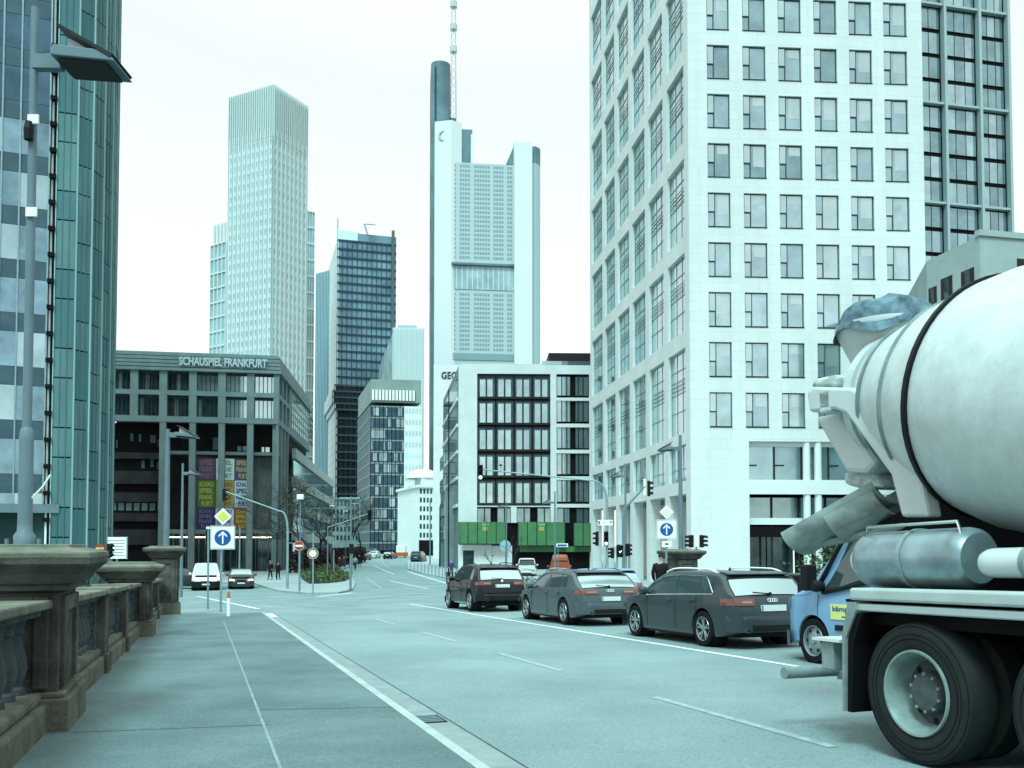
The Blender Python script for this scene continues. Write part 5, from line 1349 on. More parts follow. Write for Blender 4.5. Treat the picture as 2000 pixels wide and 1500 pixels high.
for s in (1,):
    q = MB(); q.box(4.06, 4.20, W_+.02, W_+.24, 1.12, 1.52); q.build('mirror_housing', M['black'], r5, bevel=.03)
    q = MB(); q.box(3.12, 3.80, W_-.005, W_+.01, .70, .93); sgn = q.build('door_sign', mat('sign_pale_yellow', (.60, .66, .22), .5), r5)
    for k, (a, b, z_) in enumerate(((3.55, 3.2, .735),)):
        q = MB(); q.box(b, a, W_+.01, W_+.013, z_, z_+.02); q.build('sign_line', M['sigb'], sgn)
    t_ = text_mesh('kämpf', 'sign_letters', M['sigb'], sgn, (3.75, W_+.011, .80), (-1, 0, 0), (0, 0, 1), .10, .40, .004, .02, world=False)
    q = MB(); q.box(2.3, 2.62, W_-.005, W_+.008, 1.1, 2.1); q.build('side_stripe', mat('stripe_yellow', (.60, .66, .22), .5), r5)
    q = MB(); q.box(2.9, 3.7, W_-.01, W_+.02, .54, .62); q.build('rubbing_strip', M['black'], r5)
# frame around the cab window
q = MB(); q.tube([(2.98, W_-.03, 1.27), (3.98, W_-.012, 1.09), (4.10, W_-.03, 1.20), (3.50, W_-.12, 2.03), (3.0, W_-.115, 2.1), (2.98, W_-.03, 1.27)], .035, 6); q.build('window_rubber', M['black'], r5)

# concrete mixer truck -------------------------------------------------------------------------------
# local frame: +x = towards the rear (away from the viewer), y = 0 on the centre line (+y towards the near kerb), z up
mt_root = empty('mixer_truck', (0, 0, 0), 'pale concrete mixer truck with its discharge chute at the rear, close on the right', 'truck')
SCN, TC = 6.28, 0.0
def TP(px, py, s):                       # pixel -> truck local on the plane y = SCN - s
    a, b = ray(px, py)                  # point: s = WX*x+WY*y
    Y = s/(WX*a+WY); x = a*Y; z = CZ+b*Y; t = UX*x+UY*Y
    zb = CZ-1.5-.0265*t
    return (t, z-zb)
TRW = mat('mixer_cream', (.46, .54, .53), .35, .0, var=.05, scale=2, coat=.3); TRD = mat('mixer_drum_paint', (.48, .56, .555), .38, 0, var=.07, scale=2.2, coat=.15, speck=.14, sscale=6)
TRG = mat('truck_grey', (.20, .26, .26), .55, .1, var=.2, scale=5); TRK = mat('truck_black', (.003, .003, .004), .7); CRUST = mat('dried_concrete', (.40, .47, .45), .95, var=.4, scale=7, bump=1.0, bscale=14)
TRM = mat('tank_metal', (.25, .34, .36), .36, .55, var=.3, scale=3)
hub = Vector((5.66, 0, 2.88))           # centre of the dark ring
tl_ = math.radians(11); ax = Vector((math.cos(tl_), 0, math.sin(tl_)))
def drum(prof, name, mt, parent, smooth=True, n=56):
    q = MB(); q.lathe([(r_, h_) for h_, r_ in prof], c=tuple(hub), dirv=tuple(ax), n=n); return q.build(name, mt, parent, smooth=smooth)
dr = drum([(-5.2, .05), (-5.2, .55), (-4.9, .75), (-4.0, .98), (-3.2, 1.06), (-1.2, 1.09), (-.35, 1.06), (-.06, 1.0), (.06, .97), (.5, .83), (1.0, .64), (1.2, .55), (1.25, .5), (1.25, .05)], 'drum', TRD, mt_root)
drum([(-.045, .998), (-.04, 1.025), (.01, 1.015), (.015, .975)], 'drum_track_ring', M['black'], dr)
drum([(.42, .855), (.43, .875), (.46, .865), (.46, .83)], 'weld_band', TRG, dr); drum([(.9, .67), (.9, .70), (.94, .69), (.94, .65)], 'weld_band', TRG, dr)
drum([(1.12, .58), (1.12, .62), (1.24, .60), (1.24, .52)], 'mouth_ring', TRW, dr)
# splash hood
def outline(name, pts, s0, s1, mt, parent, bevel=.015, smid=None):
    sm = smid if smid is not None else s0
    P = [TP(a, b, sm) for a, b in pts]; q = MB(); q.prism_y(P, SCN-s1, SCN-s0); return q.build(name, mt, parent, bevel=bevel)
bf = outline('rear_frame_beam', [(1585, 762), (1600, 752), (1674, 754), (1706, 776), (1806, 912), (1822, 1010), (1768, 1010), (1748, 926), (1662, 806), (1640, 797), (1590, 803)], 5.62, 5.78, TRW, mt_root, .03)
bf = outline('rear_frame_beam', [(1585, 762), (1600, 752), (1674, 754), (1706, 776), (1806, 912), (1822, 1010), (1768, 1010), (1748, 926), (1662, 806), (1640, 797), (1590, 803)], 6.78, 6.94, TRW, mt_root, .03, smid=5.62)
q = MB(); x_, z_ = TP(1625, 778, 5.62); q.box(x_-.05, x_+.12, -.66, .66, z_-.12, z_+.10); q.build('frame_crossbeam', TRW, mt_root, bevel=.02)
# charging hopper
hx, hz = TP(1742, 640, 6.28); 
q = MB(); q.lathe([(.43, 0), (.46, .02), (.46, -.02), (.20, -.58), (.18, -.58), (.41, 0)], c=(hx, 0, hz+.02), n=28); hp = q.build('charging_hopper', TRW, mt_root, smooth=True)
random.seed(3)
q = MB(); q.grid(lambda u, v: (hx+(.12+.36*v)*math.cos(2*math.pi*u), (.12+.36*v)*math.sin(2*math.pi*u), hz+.06+(.15-.08*math.cos(2*math.pi*u))*(1-v**4)+.03*math.sin(19*u+4*v)+.025*math.sin(31*u)-(.12 if v > .99 else 0)), 40, 6); q.poly([(hx+.12*math.cos(2*math.pi*k/40), .12*math.sin(2*math.pi*k/40), hz+.2) for k in range(40)])
q.build('crusted_tarpaulin', mat('tarpaulin', (.09, .15, .18), .8, var=.7, scale=6, bump=.8, bscale=9), mt_root, smooth=True)
outline('crusted_lip', [(1592, 752), (1602, 736), (1640, 728), (1668, 735), (1676, 753)], 5.7, 6.7, CRUST, mt_root, .03, smid=5.7)
# discharge hopper (fixed chute) and swivel chute
outline('discharge_hopper', [(1598, 812), (1650, 803), (1720, 905), (1700, 925), (1660, 922)], 5.9, 6.66, TRW, mt_root, .05, smid=5.9)
outline('hopper_throat', [(1655, 920), (1712, 915), (1730, 950), (1690, 955), (1655, 945)], 6.0, 6.56, CRUST, mt_root, .04, smid=6.0)
a1, z1_ = TP(1738, 945, 6.2); a2, z2_ = TP(1568, 1045, 6.0)
CHM = mat('chute_steel', (.25, .32, .31), .7, .1, var=.35, scale=5, bump=.25, bscale=12, stretch=(.5, 1, 1))
def chute(p0, p1, y0, y1, r0, r1, name, mt):
    p0, p1 = Vector((p0[0], y0, p0[1])), Vector((p1[0], y1, p1[1])); d = (p1-p0).normalized(); sd = Vector((0, 1, 0)); sd = (sd-d*sd.dot(d)).normalized(); up = d.cross(sd)
    if up.z < 0: up = -up
    q = MB()
    def f(u, v, o=0.0): th = math.pi*v; rr = r0+(r1-r0)*u-o; c_ = p0.lerp(p1, u); return tuple(c_+sd*math.cos(th)*rr-up*math.sin(th)*rr*.85)
    q.grid(lambda u, v: f(u, v), 10, 14); q.grid(lambda u, v: f(u, v, .03), 10, 14)
    for v in (0, 1): q.quad(f(0, v), f(1, v), f(1, v, .03), f(0, v, .03))
    for k in range(14):
        for u in (0, 1): q.quad(f(u, k/14), f(u, (k+1)/14), f(u, (k+1)/14, .03), f(u, k/14, .03))
    return q.build(name, mt, mt_root, smooth=True)
chute((a1, z1_), (a2, z2_), .05, .30, .24, .27, 'discharge_chute', CHM)
chute((a1+.02, z1_-.10), (TP(1650, 1000, 6.1)[0], TP(1650, 1000, 6.1)[1]-.08), .02, .18, .27, .29, 'chute_extension', CHM)
q = MB(); x_, z_ = TP(1790, 1020, 6.1); q.tube([(x_, .1, z_), (a2-.35, .25, z2_-.10)], .04, 8); q.build('chute_strut', TRG, mt_root)
# folded spare chute hanging at the side (rounded white end)
x_, z_ = TP(1690, 1095, 5.25); q = MB(); q.lathe([(0, -.14), (.10, -.12), (.13, 0), (.10, .12), (0, .14)], c=(x_, .95, z_), dirv=(0, 1, 0), n=16); q.build('rear_marker_housing', TRW, mt_root, smooth=True)
# tanks on the fender deck
def tank(pxa, pxb, ya, yb, s, mt, name, bands=2):
    xa, za = TP(pxa, ya, s); xb, zb2 = TP(pxb, ya, s); _, zc = TP((pxa+pxb)/2, yb, s); _, zt2 = TP((pxa+pxb)/2, ya, s); r_ = (zt2-zc)/2; zc0 = (zt2+zc)/2
    q = MB(); L_ = xa-xb; q.lathe([(0, 0), (r_*.8, 0), (r_*.96, .04), (r_, .09), (r_, L_-.09), (r_*.96, L_-.04), (r_*.8, L_), (0, L_)], c=(xb, SCN-s-.0, zc0), dirv=(1, 0, 0), n=32)
    o = q.build(name, mt, mt_root, smooth=True)
    for k in range(bands):
        f_ = (k+.5)/bands; q = MB(); q.lathe([(r_+.001, -.02), (r_+.012, -.02), (r_+.012, .02), (r_+.001, .02)], c=(xb+L_*f_, SCN-s, zc0), dirv=(1, 0, 0), n=32); q.build('tank_band', TRG, o)
    return xb, xa, zc0, r_
xb, xa, zc0, r_ = tank(1705, 1922, 1034, 1150, 5.42, TRM, 'water_tank', 1)
tank(1935, 2130, 1068, 1130, 5.3, TRW, 'air_tank', 1)
q = MB(); q.tube([(xb+.05, SCN-5.3, zc0+r_-.06), (xb+.08, SCN-5.3, zc0+r_+.04), (xa-.12, SCN-5.3, zc0+r_+.04), (xa-.09, SCN-5.3, zc0+r_-.06)], .014, 6); q.build('tank_rail', M['chrome'], mt_root)
# chassis, deck and fenders
q = MB(); q.box(-5.5, 6.35, -.42, .42, .72, 1.02); q.build('chassis', TRK, mt_root)
q = MB(); q.box(-2.5, 6.3, -1.15, 1.1, 1.19, 1.215); q.build('deck_plate', TRK, mt_root)
for s in (1, -1):
    q = MB(); q.box(-1.5, 6.05, s*1.05 if s > 0 else -1.27, 1.27 if s > 0 else -1.05, 1.215, 1.315); q.build('side_beam', TRG if 0 else mat('beam_pale', (.36, .44, .43), .5, var=.1, scale=4), mt_root, bevel=.02)
    q = MB(); q.box(-1.5, 6.03, s*1.1 if s > 0 else -1.25, 1.25 if s > 0 else -1.1, 1.13, 1.19); q.build('lower_beam', mat('beam_pale2', (.36, .44, .43), .5), mt_root, bevel=.012)
for px_, (za, zb2) in (((6.04, 6.14), (0, 0)),):
    q = MB(); q.prism_y([(5.98, 1.20), (6.06, 1.20), (6.14, .92), (6.16, .30), (6.14, .30), (6.10, .90), (5.96, 1.14)], .62, 1.28); q.build('mudguard', TRG, mt_root)
    q = MB(); q.prism_y([(6.03, 1.12), (6.09, .88), (6.12, .30), (6.07, .30), (6.03, .85), (5.92, 1.10)], .60, 1.26); q.build('mud_flap', TRK, mt_root)
    q = MB(); q.prism_y([(5.98, 1.20), (6.06, 1.20), (6.14, .92), (6.16, .30), (6.14, .30), (6.10, .90), (5.96, 1.14)], -1.28, -.62); q.build('mudguard', TRG, mt_root)
q = MB(); q.box(-3.2, 6.0, -1.1, 1.12, 1.02, 1.19); q.build('deck_shade_block', TRK, mt_root)  # black box added below the deck, stands in for the shadow under the truck
q = MB(); q.prism_y([(-3, 1.216), (6.95, 1.216), (6.98, 1.9), (6.3, 2.12), (-3, 2.2)], -.85, .15); q.build('drum_shade_mass', TRK, mt_root)  # black mass added under the drum in place of the deep shadow there
q = MB(); q.box(-3.2, 6.0, -.62, .60, .30, 1.02); q.build('shade_filler', TRK, mt_root)  # solid black filler added between the wheels for the shade inside
# underrun bar with lamp brackets
zc = .52
q = MB(); q.tube([(7.0, 1.24, zc), (7.0, -1.24, zc)], .055, 14); q.build('underrun_bar', TRG, mt_root, smooth=True)
for y_ in (.62, -.62):
    q = MB(); q.box(6.35, 6.98, y_-.05, y_+.05, .44, .85); q.build('bar_bracket', TRG, mt_root)
for y_ in (.93, -.93):
    q = MB(); q.box(6.42, 6.58, y_-.22, y_+.22, .60, .84); lb = q.build('lamp_box', TRG, mt_root, bevel=.01)
    q = MB(); q.box(6.58, 6.595, y_-.18, y_+.02, .66, .80); q.build('tail_lamp', M['tail'], lb)
    q = MB(); q.box(6.58, 6.595, y_+.03, y_+.18, .66, .80); q.build('amber_lamp', mat('amber', (.5, .22, .06), .3), lb)
    q = MB(); q.box(6.30, 6.66, y_-.25, y_+.25, .845, .87); q.build('lamp_cover', M['plate'], lb)
# wheels
def tw(x, s, dual=True):
    R_, wd = .535, .30
    q = MB(); yo = s*1.22
    q.lathe([(.30, -.30), (.46, -.30), (.515, -.27), (.534, -.22), (.534, -.06), (.518, -.015), (.47, 0), (.36, -.005), (.315, -.02), (.30, -.04)], c=(x, yo, R_), dirv=(0, s, 0), n=48)
    if dual: q.lathe([(.30, -.64), (.46, -.64), (.52, -.58), (.52, -.38), (.46, -.33), (.30, -.33)], c=(x, yo, R_), dirv=(0, s, 0), n=40)
    t_ = q.build('tyre', mat('truck_tyre', (.018, .022, .022), .75, var=.2, scale=5), mt_root, smooth=True)
    for rr in (.40, .435, .49):
        g_ = MB(); g_.lathe([(rr, .0), (rr+.004, .005), (rr+.012, .005), (rr+.016, .0)], c=(x, yo-(.004 if rr < .48 else .012)*s, R_), dirv=(0, s, 0), n=48); g_.build('tyre_rib', M['rubber'], t_)
    q = MB(); q.lathe([(.325, -.015), (.32, .004), (.305, .002), (.29, -.03), (.275, -.10), (.265, -.17), (.25, -.20)], c=(x, yo, R_), dirv=(0, s, 0), n=48)
    rm = q.build('rim', mat('truck_rim', (.20, .27, .26), .5, .2, var=.25, scale=6), t_, smooth=True)
    q = MB(); q.lathe([(.252, -.199), (.16, -.20), (.155, -.12), (.13, -.09), (.0, -.085)], c=(x, yo, R_), dirv=(0, s, 0), n=48); q.build('wheel_disc', mat('wheel_disc_paint', (.07, .09, .09), .6, .1, var=.3, scale=8), t_, smooth=True)
    for k in range(8):
        th = 2*math.pi*k/8; q = MB(); q.lathe([(.027, 0), (0, .002)], c=(x+.215*math.cos(th), yo-.196*s, R_+.215*math.sin(th)), dirv=(0, s, 0), n=12); q.build('hand_hole', M['black'], rm)
    for k in range(10):
        th = 2*math.pi*(k+.5)/10; q = MB(); q.lathe([(.014, 0), (.014, .03), (0, .03)], c=(x+.14*math.cos(th), yo-.12*s, R_+.14*math.sin(th)), dirv=(0, s, 0), n=6); q.build('wheel_nut', TRG, rm)
for x_ in (5.42, 4.05, 2.65): tw(x_, 1); tw(x_, -1)
# front part beside and behind the viewer: cab on front axle
q = MB(); q.box(-3.4, -1.5, -1.22, 1.22, .85, 2.9); q.build('cab', TRW, mt_root, bevel=.12)
q = MB(); q.box(-3.42, -3.38, -1.1, 1.1, 1.7, 2.5); q.build('cab_windscreen', M['carglass'], mt_root)
orient(mt_root, Vector((0, 0, 0)), (UX, UY))
b0 = B(SCN, 0); mt_root.location = (b0.x, b0.y, b0.z)
h = Vector((UX, UY, 0)); x = Vector((UX, UY, -.0265)).normalized(); y = Vector((-WX, -WY, 0)); z = x.cross(y); z = z if z.z > 0 else -z
mt_root.rotation_euler = Matrix((x, y, z)).transposed().to_euler()
# ------------------------------------------------------------------ street furniture, people, trees
def thing(name, label, cat, loc, group=None):
    o = empty(name, loc, label, cat, group); ABSLOC[o.name] = Vector(loc); return o
def pole(root, p0, p1, r0, r1=None, mt=None, name='pole', n=10):
    m = MB(); m.tube([p0, p1], [r0, r1 or r0], n); return m.build(name, mt or M['steeld'], root, world=True, smooth=True)
R_C, U_C = Vector((1, 0, 0)), Vector((0, 0, 1))
def obox(m, c, rt, up, nr, w, h, d):
    """oriented box centred at c"""
    i = len(m.v)
    for a in (-1, 1):
        for b in (-1, 1):
            for e_ in (-1, 1): m.v.append(c+rt*a*w/2+nr*b*d/2+up*e_*h/2)
    for q in ((0,1,3,2),(4,6,7,5),(0,4,5,1),(2,3,7,6),(0,2,6,4),(1,5,7,3)): m.f.append(tuple(i+k for k in q)); m.m.append(m.mi)
def facing(p): v = Vector((-p.x, -p.y, 0)).normalized(); return v, Vector((0, 0, 1)).cross(v)   # normal to the viewer, right
def signal_head(root, c, nr, h=.95, w=.30, lit=None, name='signal_head'):
    rt = Vector((0, 0, 1)).cross(nr).normalized(); m = MB(); obox(m, c, rt, U_C, nr, w, h, .16); hd = m.build(name, M['black'], root, world=True, bevel=.03)
    for k in range(3):
        z = h*(1/3-k/3); p = c+U_C*z+nr*.085
        m = MB(); m.lathe([(w*.36, .0), (w*.3, .03), (0, .04)], c=tuple(p), dirv=tuple(nr), n=14); m.build('lens', M['siglit'] if lit == k else M['black'], hd, world=True)
        m = MB(); m.lathe([(w*.40, 0), (w*.40, .17)], c=tuple(p), dirv=tuple(nr-U_C*.15), n=12, a0=math.pi*.9, a1=math.pi*2.1); m.build('hood', M['black'], hd, world=True)
    return hd
M['siglit'] = mat('green_signal_lit', (.5, 1, .8), .4, emit=(.55, 1, .85, 1.6))
def roadlamp(name, label, px_pole, py_top, py_base, Y, side, pole_r, head=1.0, cat='street lamp', base=None, group=None, thick=None, arm_py=None):
    """mast with a short arm and a wedge shaped lantern with a tilted reflector plate above it"""
    bp = base if base else GY(px_pole, Y, .1); top = WP(px_pole+2, py_top, Y); R = thing(name, label, cat, bp, group)
    if thick:
        zt_ = WP(px_pole, thick[0], Y).z
        m = MB(); m.lathe([(thick[1]*1.5, 0), (thick[1]*1.5, .08), (thick[1]*1.05, .12), (thick[1], .2), (thick[1], zt_-bp.z-.12), (thick[1]*.9, zt_-bp.z-.03), (pole_r, zt_-bp.z)], c=tuple(bp), n=20); m.build('pole_base', M['steeld'], R, world=True, smooth=True)
        pole(R, Vector((bp.x, bp.y, zt_-.02)), Vector((bp.x, bp.y, top.z)), pole_r, pole_r*.85)
    else: pole(R, bp, Vector((bp.x, bp.y, top.z)), pole_r*1.2, pole_r*.8)
    za = WP(px_pole, arm_py or py_top+10, Y).z; hs = head; dv = Vector((side, 0, 0))
    m = MB(); m.fr = None
    A = Vector((bp.x, bp.y, za)); 
    def pr(name, pts, y0, y1, mt, par, bev=0):       # profile in (along arm, up)
        q = MB(); n_ = len(pts); i = 0
        for y in (y0, y1):
            for a_, b_ in pts: q.v.append(A+dv*a_*hs+Vector((0, y*hs, b_*hs)))
        for k in range(n_): q.f.append((k, (k+1) % n_, n_+(k+1) % n_, n_+k)); q.m.append(0)
        q.f.append(tuple(range(n_))); q.f.append(tuple(range(2*n_-1, n_-1, -1))); q.m += [0, 0]
        return q.build(name, mt, par, world=True, bevel=bev)
    pr('arm', [(0, -.07), (.32, -.075), (.32, .09), (0, .09)], -.05, .05, M['steeld'], R)
    lan = pr('lantern', [(.30, -.03), (1.0, -.10), (.92, .02), (.32, .09)], -.24, .24, M['steeld'], R, .01)
    pr('lantern_glass', [(.36, -.075), (.90, -.115), (.90, -.10), (.36, -.05)], -.20, .20, M['framed'], lan)
    pr('reflector_plate', [(.36, .30), (.39, .31), (.99, -.03), (.95, -.06)], -.25, .25, M['framed'], R)
    pr('reflector_fin', [(.39, .08), (.40, .27), (.80, .06)], -.03, .03, M['sigw'], R)
    return R
# near lamp on the big pier
L0 = roadlamp('street_lamp', 'large near street lamp with wedge lantern standing on the nearest stone pier', 52, 15, 1060, near_top.y, 1, .042, head=.84, base=Vector((WP(48, 1060, near_top.y).x, near_top.y, near_top.z)), thick=(835, .062), arm_py=124)
bpz = L0.location
for y_ in (238, 418):
    c = Vector((bpz.x+.03, near_top.y, WP(60, y_, near_top.y).z)); m = MB(); obox(m, c+Vector((0, -.05, 0)), R_C, U_C, Vector((0, 1, 0)), .10, .085, .02); m.build('pole_clamp', M['sigw'], L0, world=True)
c = Vector((bpz.x-.005, near_top.y-.06, WP(55, 262, near_top.y).z)); m = MB(); m.lathe([(.0, -.08), (.04, -.08), (.045, .02), (.03, .09), (0, .1)], c=tuple(c), n=12); m.build('junction_plug', M['black'], L0, world=True)
# bent holder with short bracket beside the base
A_ = WP(60, 985, near_top.y); m = MB(); m.tube([WP(56, 1000, near_top.y), WP(60, 975, near_top.y), WP(84, 950, near_top.y), WP(98, 928, near_top.y)], .009, 8); m.build('flag_holder', M['sigw'], L0, world=True, smooth=True)
for k, px in enumerate((14, 66, 76)):
    p_ = WP(px, 1052, near_top.y); pole(L0, Vector((p_.x, p_.y, near_top.z)), p_, .02, .02, M['steeld'], 'anchor_bolt')
roadlamp('street_lamp', 'street lamp with wedge lantern standing on the far left pier before the theatre', 326, 838, 1066, far_top.y, 1, .085, head=1.0, base=Vector((WP(325, 1066, far_top.y).x, far_top.y, far_top.z)), arm_py=850)
roadlamp('street_lamp', 'slimmer street lamp in front of the theatre banners, right of the far pier', 355, 905, 1130, 48, 1, .07, head=.95, arm_py=925)
roadlamp('street_lamp', 'street lamp with lantern pointing left beside the right stone pier', 1332, 850, 1075, rt_top.y, -1, .085, head=.95, base=Vector((WP(1330, 1075, rt_top.y).x, rt_top.y, rt_top.z)), arm_py=877)
roadlamp('street_lamp', 'small street lamp with lantern pointing left in front of the arcade columns', 1222, 905, 1130, 58, -1, .07, head=1.0, arm_py=930)
roadlamp('street_lamp', 'thin street lamp with lantern pointing left before the green hoarding', 1084, 960, 1120, 70, -1, .07, head=1.0, arm_py=982)
roadlamp('street_lamp', 'thin street lamp with lantern pointing left over the green hoarding gap', 989, 980, 1120, 84, -1, .07, head=.9, arm_py=990)
# right hand stone pier: metal cap box (backs of two signals)
def blue_arrow_sign(px, py0, py1, Y, label, base_py, extra=None, pxpole=None):
    bp = GY(pxpole or px, Y, .12) if base_py is None else G(pxpole or px, base_py, .12); R = thing('arrow_sign', label, 'traffic sign', bp, 'blue straight ahead arrow signs')
    Y = bp.y; c = WP(px, (py0+py1)/2, Y); h = WP(px, py0, Y).z-WP(px, py1, Y).z; nr, rt = facing(c); rt = -rt if rt.x < 0 else rt
    pole(R, bp+nr*-.06, Vector((bp.x, bp.y, c.z+h*.95))+nr*-.06, .035, .035, M['steel'])
    m = MB(); obox(m, c, rt, U_C, nr, h, h, .02); bd = m.build('sign_board', M['sigw'], R, world=True)
    for (dx, dz, w_, h_) in ((0, .47, .96, .015), (0, -.47, .96, .015), (.47, 0, .015, .925), (-.47, 0, .015, .925)):
        m = MB(); obox(m, c+rt*dx*h+U_C*dz*h+nr*.012, rt, U_C, nr, w_*h, h_*h, .004); m.build('border_line', M['frame'], bd, world=True)
    m = MB(); m.lathe([(h*.335, .0), (h*.335, .006), (0, .006)], c=tuple(c+nr*.011), dirv=tuple(nr), n=32); ds = m.build('blue_disc', M['sigb'], bd, world=True)
    m = MB(); q = c+nr*.022
    P = lambda a, b: q+rt*a*h+U_C*b*h
    for pts in ([(-.03, -.26), (.03, -.26), (.03, .14), (-.03, .14)], [(0, .27), (.17, .10), (.17, .02), (0, .17)], [(0, .27), (-.17, .10), (-.17, .02), (0, .17)]): m.poly([P(a, b) for a, b in pts])
    m.build('white_arrow', M['sigw'], bd, world=True, fixn=False)
    # priority diamond above
    c2 = c+U_C*(h*.5+h*.40); a = h*.36
    m = MB()
    for r_, e_, mi in ((a, 0.0, 0), (a*.64, .012, 1)):
        m.mi = mi; m.poly([c2+nr*e_+rt*r_, c2+nr*e_+U_C*r_, c2+nr*e_-rt*r_, c2+nr*e_-U_C*r_])
    m.mi = 0; m.poly([c2-nr*.01+rt*a, c2-nr*.01+U_C*a, c2-nr*.01-rt*a, c2-nr*.01-U_C*a])
    m.build('priority_diamond', [M['sigw'], M['sigy'] if extra is None else mat('faded_yellow', (.66, .68, .48), .6)], R, world=True, fixn=False)
    return R, c, h, nr, rt
R, c, h, nr, rt = blue_arrow_sign(435, 1027, 1073, 25, 'blue arrow sign under a yellow diamond at the end of the left sidewalk', 1196, pxpole=431)
R2, c, h, nr, rt = blue_arrow_sign(1302, 1015, 1053, 33, 'blue arrow sign under a pale faded diamond above the man in the dark jacket', 1185, extra=1)
m = MB(); obox(m, c-U_C*h*.75, rt, U_C, nr, h*.5, h*.32, .02); pl = m.build('small_plate', M['sigw'], R2, world=True)
m = MB(); obox(m, c-U_C*h*.75+nr*.012, rt, U_C, nr, h*.2, h*.08, .004); m.build('plate_symbol', M['frame'], pl, world=True)
def disc_sign(name, label, px, py, rpx, Y, base_py, kind, extra_top=0):
    bp = G(px, base_py, .1); Y = bp.y; R = thing(name, label, 'traffic sign', bp); c = WP(px, py, Y); r_ = rpx/F*Y; nr, rt = facing(c); rt = -rt if rt.x < 0 else rt
    pole(R, bp-nr*.06, Vector((bp.x, bp.y, c.z+r_+extra_top))-nr*.06, .045, .04, M['steel'])
    m = MB(); m.lathe([(r_, 0), (r_, .02), (0, .02)], c=tuple(c), dirv=tuple(nr), n=28); d = m.build('disc', mat('ring_olive', (.17, .12, .05), .6) if kind == 'ring' else M['sigr'], R, world=True)
    if kind == 'ring': m = MB(); m.lathe([(r_*.68, .021), (0, .022)], c=tuple(c), dirv=tuple(nr), n=28); m.build('white_centre', M['sigw'], d, world=True)
    else: m = MB(); obox(m, c+nr*.026, rt, U_C, nr, r_*1.55, r_*.38, .008); m.build('white_bar', M['sigw'], d, world=True)
    m = MB(); m.lathe([(r_+.0, .0), (r_*1.05, .0), (r_*1.05, .024), (r_, .024)], c=tuple(c), dirv=tuple(nr), n=28); m.build('rim', M['sigw'], d, world=True)
    return R
disc_sign('no_entry_sign', 'red no entry sign on a slim pole left of the planted island', 584, 1066, 9, 60, 1160, 'bar')
disc_sign('round_sign', 'round sign with a pale centre and dark ring in front of the planted island tree', 611, 1081, 10, 60, 1162, 'ring', .9)
# delineator post
p_ = G(446, 1211, .0); R = thing('delineator_post', 'white delineator post with an orange top at the sidewalk end', 'post', p_); hh = WP(446, 1156, p_.y).z-p_.z
m = MB(); m.tube([p_, p_+U_C*hh*.78], [.055, .05], 10); m.build('post', M['sigw'], R, world=True, smooth=True); m = MB(); m.tube([p_+U_C*hh*.78, p_+U_C*hh], [.05, .035], 10); m.build('orange_top', mat('orange', (.45, .12, .04), .6), R, world=True); m = MB(); m.lathe([(.14, 0), (.12, .04), (.05, .05)], c=tuple(p_), n=14); m.build('foot', M['black'], R, world=True)
# mast arm signals ---------------------------------------------------------------------------------
def mast(px, base_py, corner, tip, label, lit=None, r_=.075, extra=None):
    bp = G(px, base_py, .1); Y = bp.y; R = thing('mast_arm_signal', label, 'traffic light', bp)
    up = WP(px, corner[1]+45, Y); up = Vector((bp.x, Y, up.z)); c1 = WP(corner[0], corner[1], Y); tp = WP(tip[0], tip[1], Y)
    pts = [bp, up]
    for k in range(1, 8):
        t = k/8; pts.append((1-t)**2*up+2*t*(1-t)*Vector((bp.x, Y, c1.z+.05))+t*t*c1)
    pts += [c1, tp]; n_ = len(pts); m = MB(); m.tube(pts, [r_*1.25-(.65*r_)*k/(n_-1) for k in range(n_)], 10); m.build('mast_arm', M['steel'], R, world=True, smooth=True)
    return R, bp, tp, Y
R, bp, tp, Y = mast(561, 1150, (545, 998), (440, 960), 'curved mast arm in front of the theatre carrying a signal above the street')
signal_head(R, tp+Vector((-.1, 0, -.25)), Vector((.8, .6, 0)).normalized(), .9)
R, bp, tp, Y = mast(1186, 1150, (1150, 938), (940, 917), 'long curved mast arm over the queuing cars with a lit green signal at its tip')
nr, rt = facing(tp); signal_head(R, tp+Vector((-.05, -.1, -.2)), nr, 1.0, .32, lit=2)
c = WP(978, 912, Y); m = MB(); m.tube([WP(978, 921, Y), WP(978, 907, Y)], .03, 6); m.build('camera_stem', M['steel'], R, world=True); m = MB(); obox(m, c+U_C*.12, R_C, U_C, Vector((0, 1, 0)), .22, .09, .1); m.build('camera_box', M['black'], R, world=True)
nr, rt = facing(bp); rt = Vector((1, 0, 0))
signal_head(R, WP(1184, 1052, Y)+nr*.15, nr, .95, .30, lit=2, name='lower_signal_head'); signal_head(R, WP(1166, 1052, Y), Vector((-.9, -.3, 0)).normalized(), .95, .26, name='lower_signal_head')
m = MB(); obox(m, WP(1182, 1021, Y)+nr*.12, R_C, U_C, Vector((0, 1, 0)), .98, .36, .03); ps = m.build('parking_sign', M['sigw'], R, world=True)
m = MB(); obox(m, WP(1169, 1021, Y)+nr*.145, R_C, U_C, Vector((0, 1, 0)), .2, .2, .01); m.build('blue_square', M['sigb'], ps, world=True)
text_mesh('P', 'letter', M['sigw'], ps, WP(1167, 1024, Y)+nr*.16, (1, 0, 0), (0, 0, 1), .14, .09, .004, .02)
m = MB(); q = WP(1193, 1021, Y)+nr*.145
for pts in ([(-.015, -.12), (.015, -.12), (.015, .1), (-.015, .1)], [(0, .14), (.11, .03), (.11, -.01), (0, .09)], [(0, .14), (-.11, .03), (-.11, -.01), (0, .09)]): m.poly([q+R_C*a+U_C*b for a, b in pts])
m.build('arrow', M['black'], ps, world=True, fixn=False); m = MB(); obox(m, WP(1180, 1021, Y)+nr*.145, R_C, U_C, Vector((0, 1, 0)), .14, .02, .01); m.build('dash', M['black'], ps, world=True)
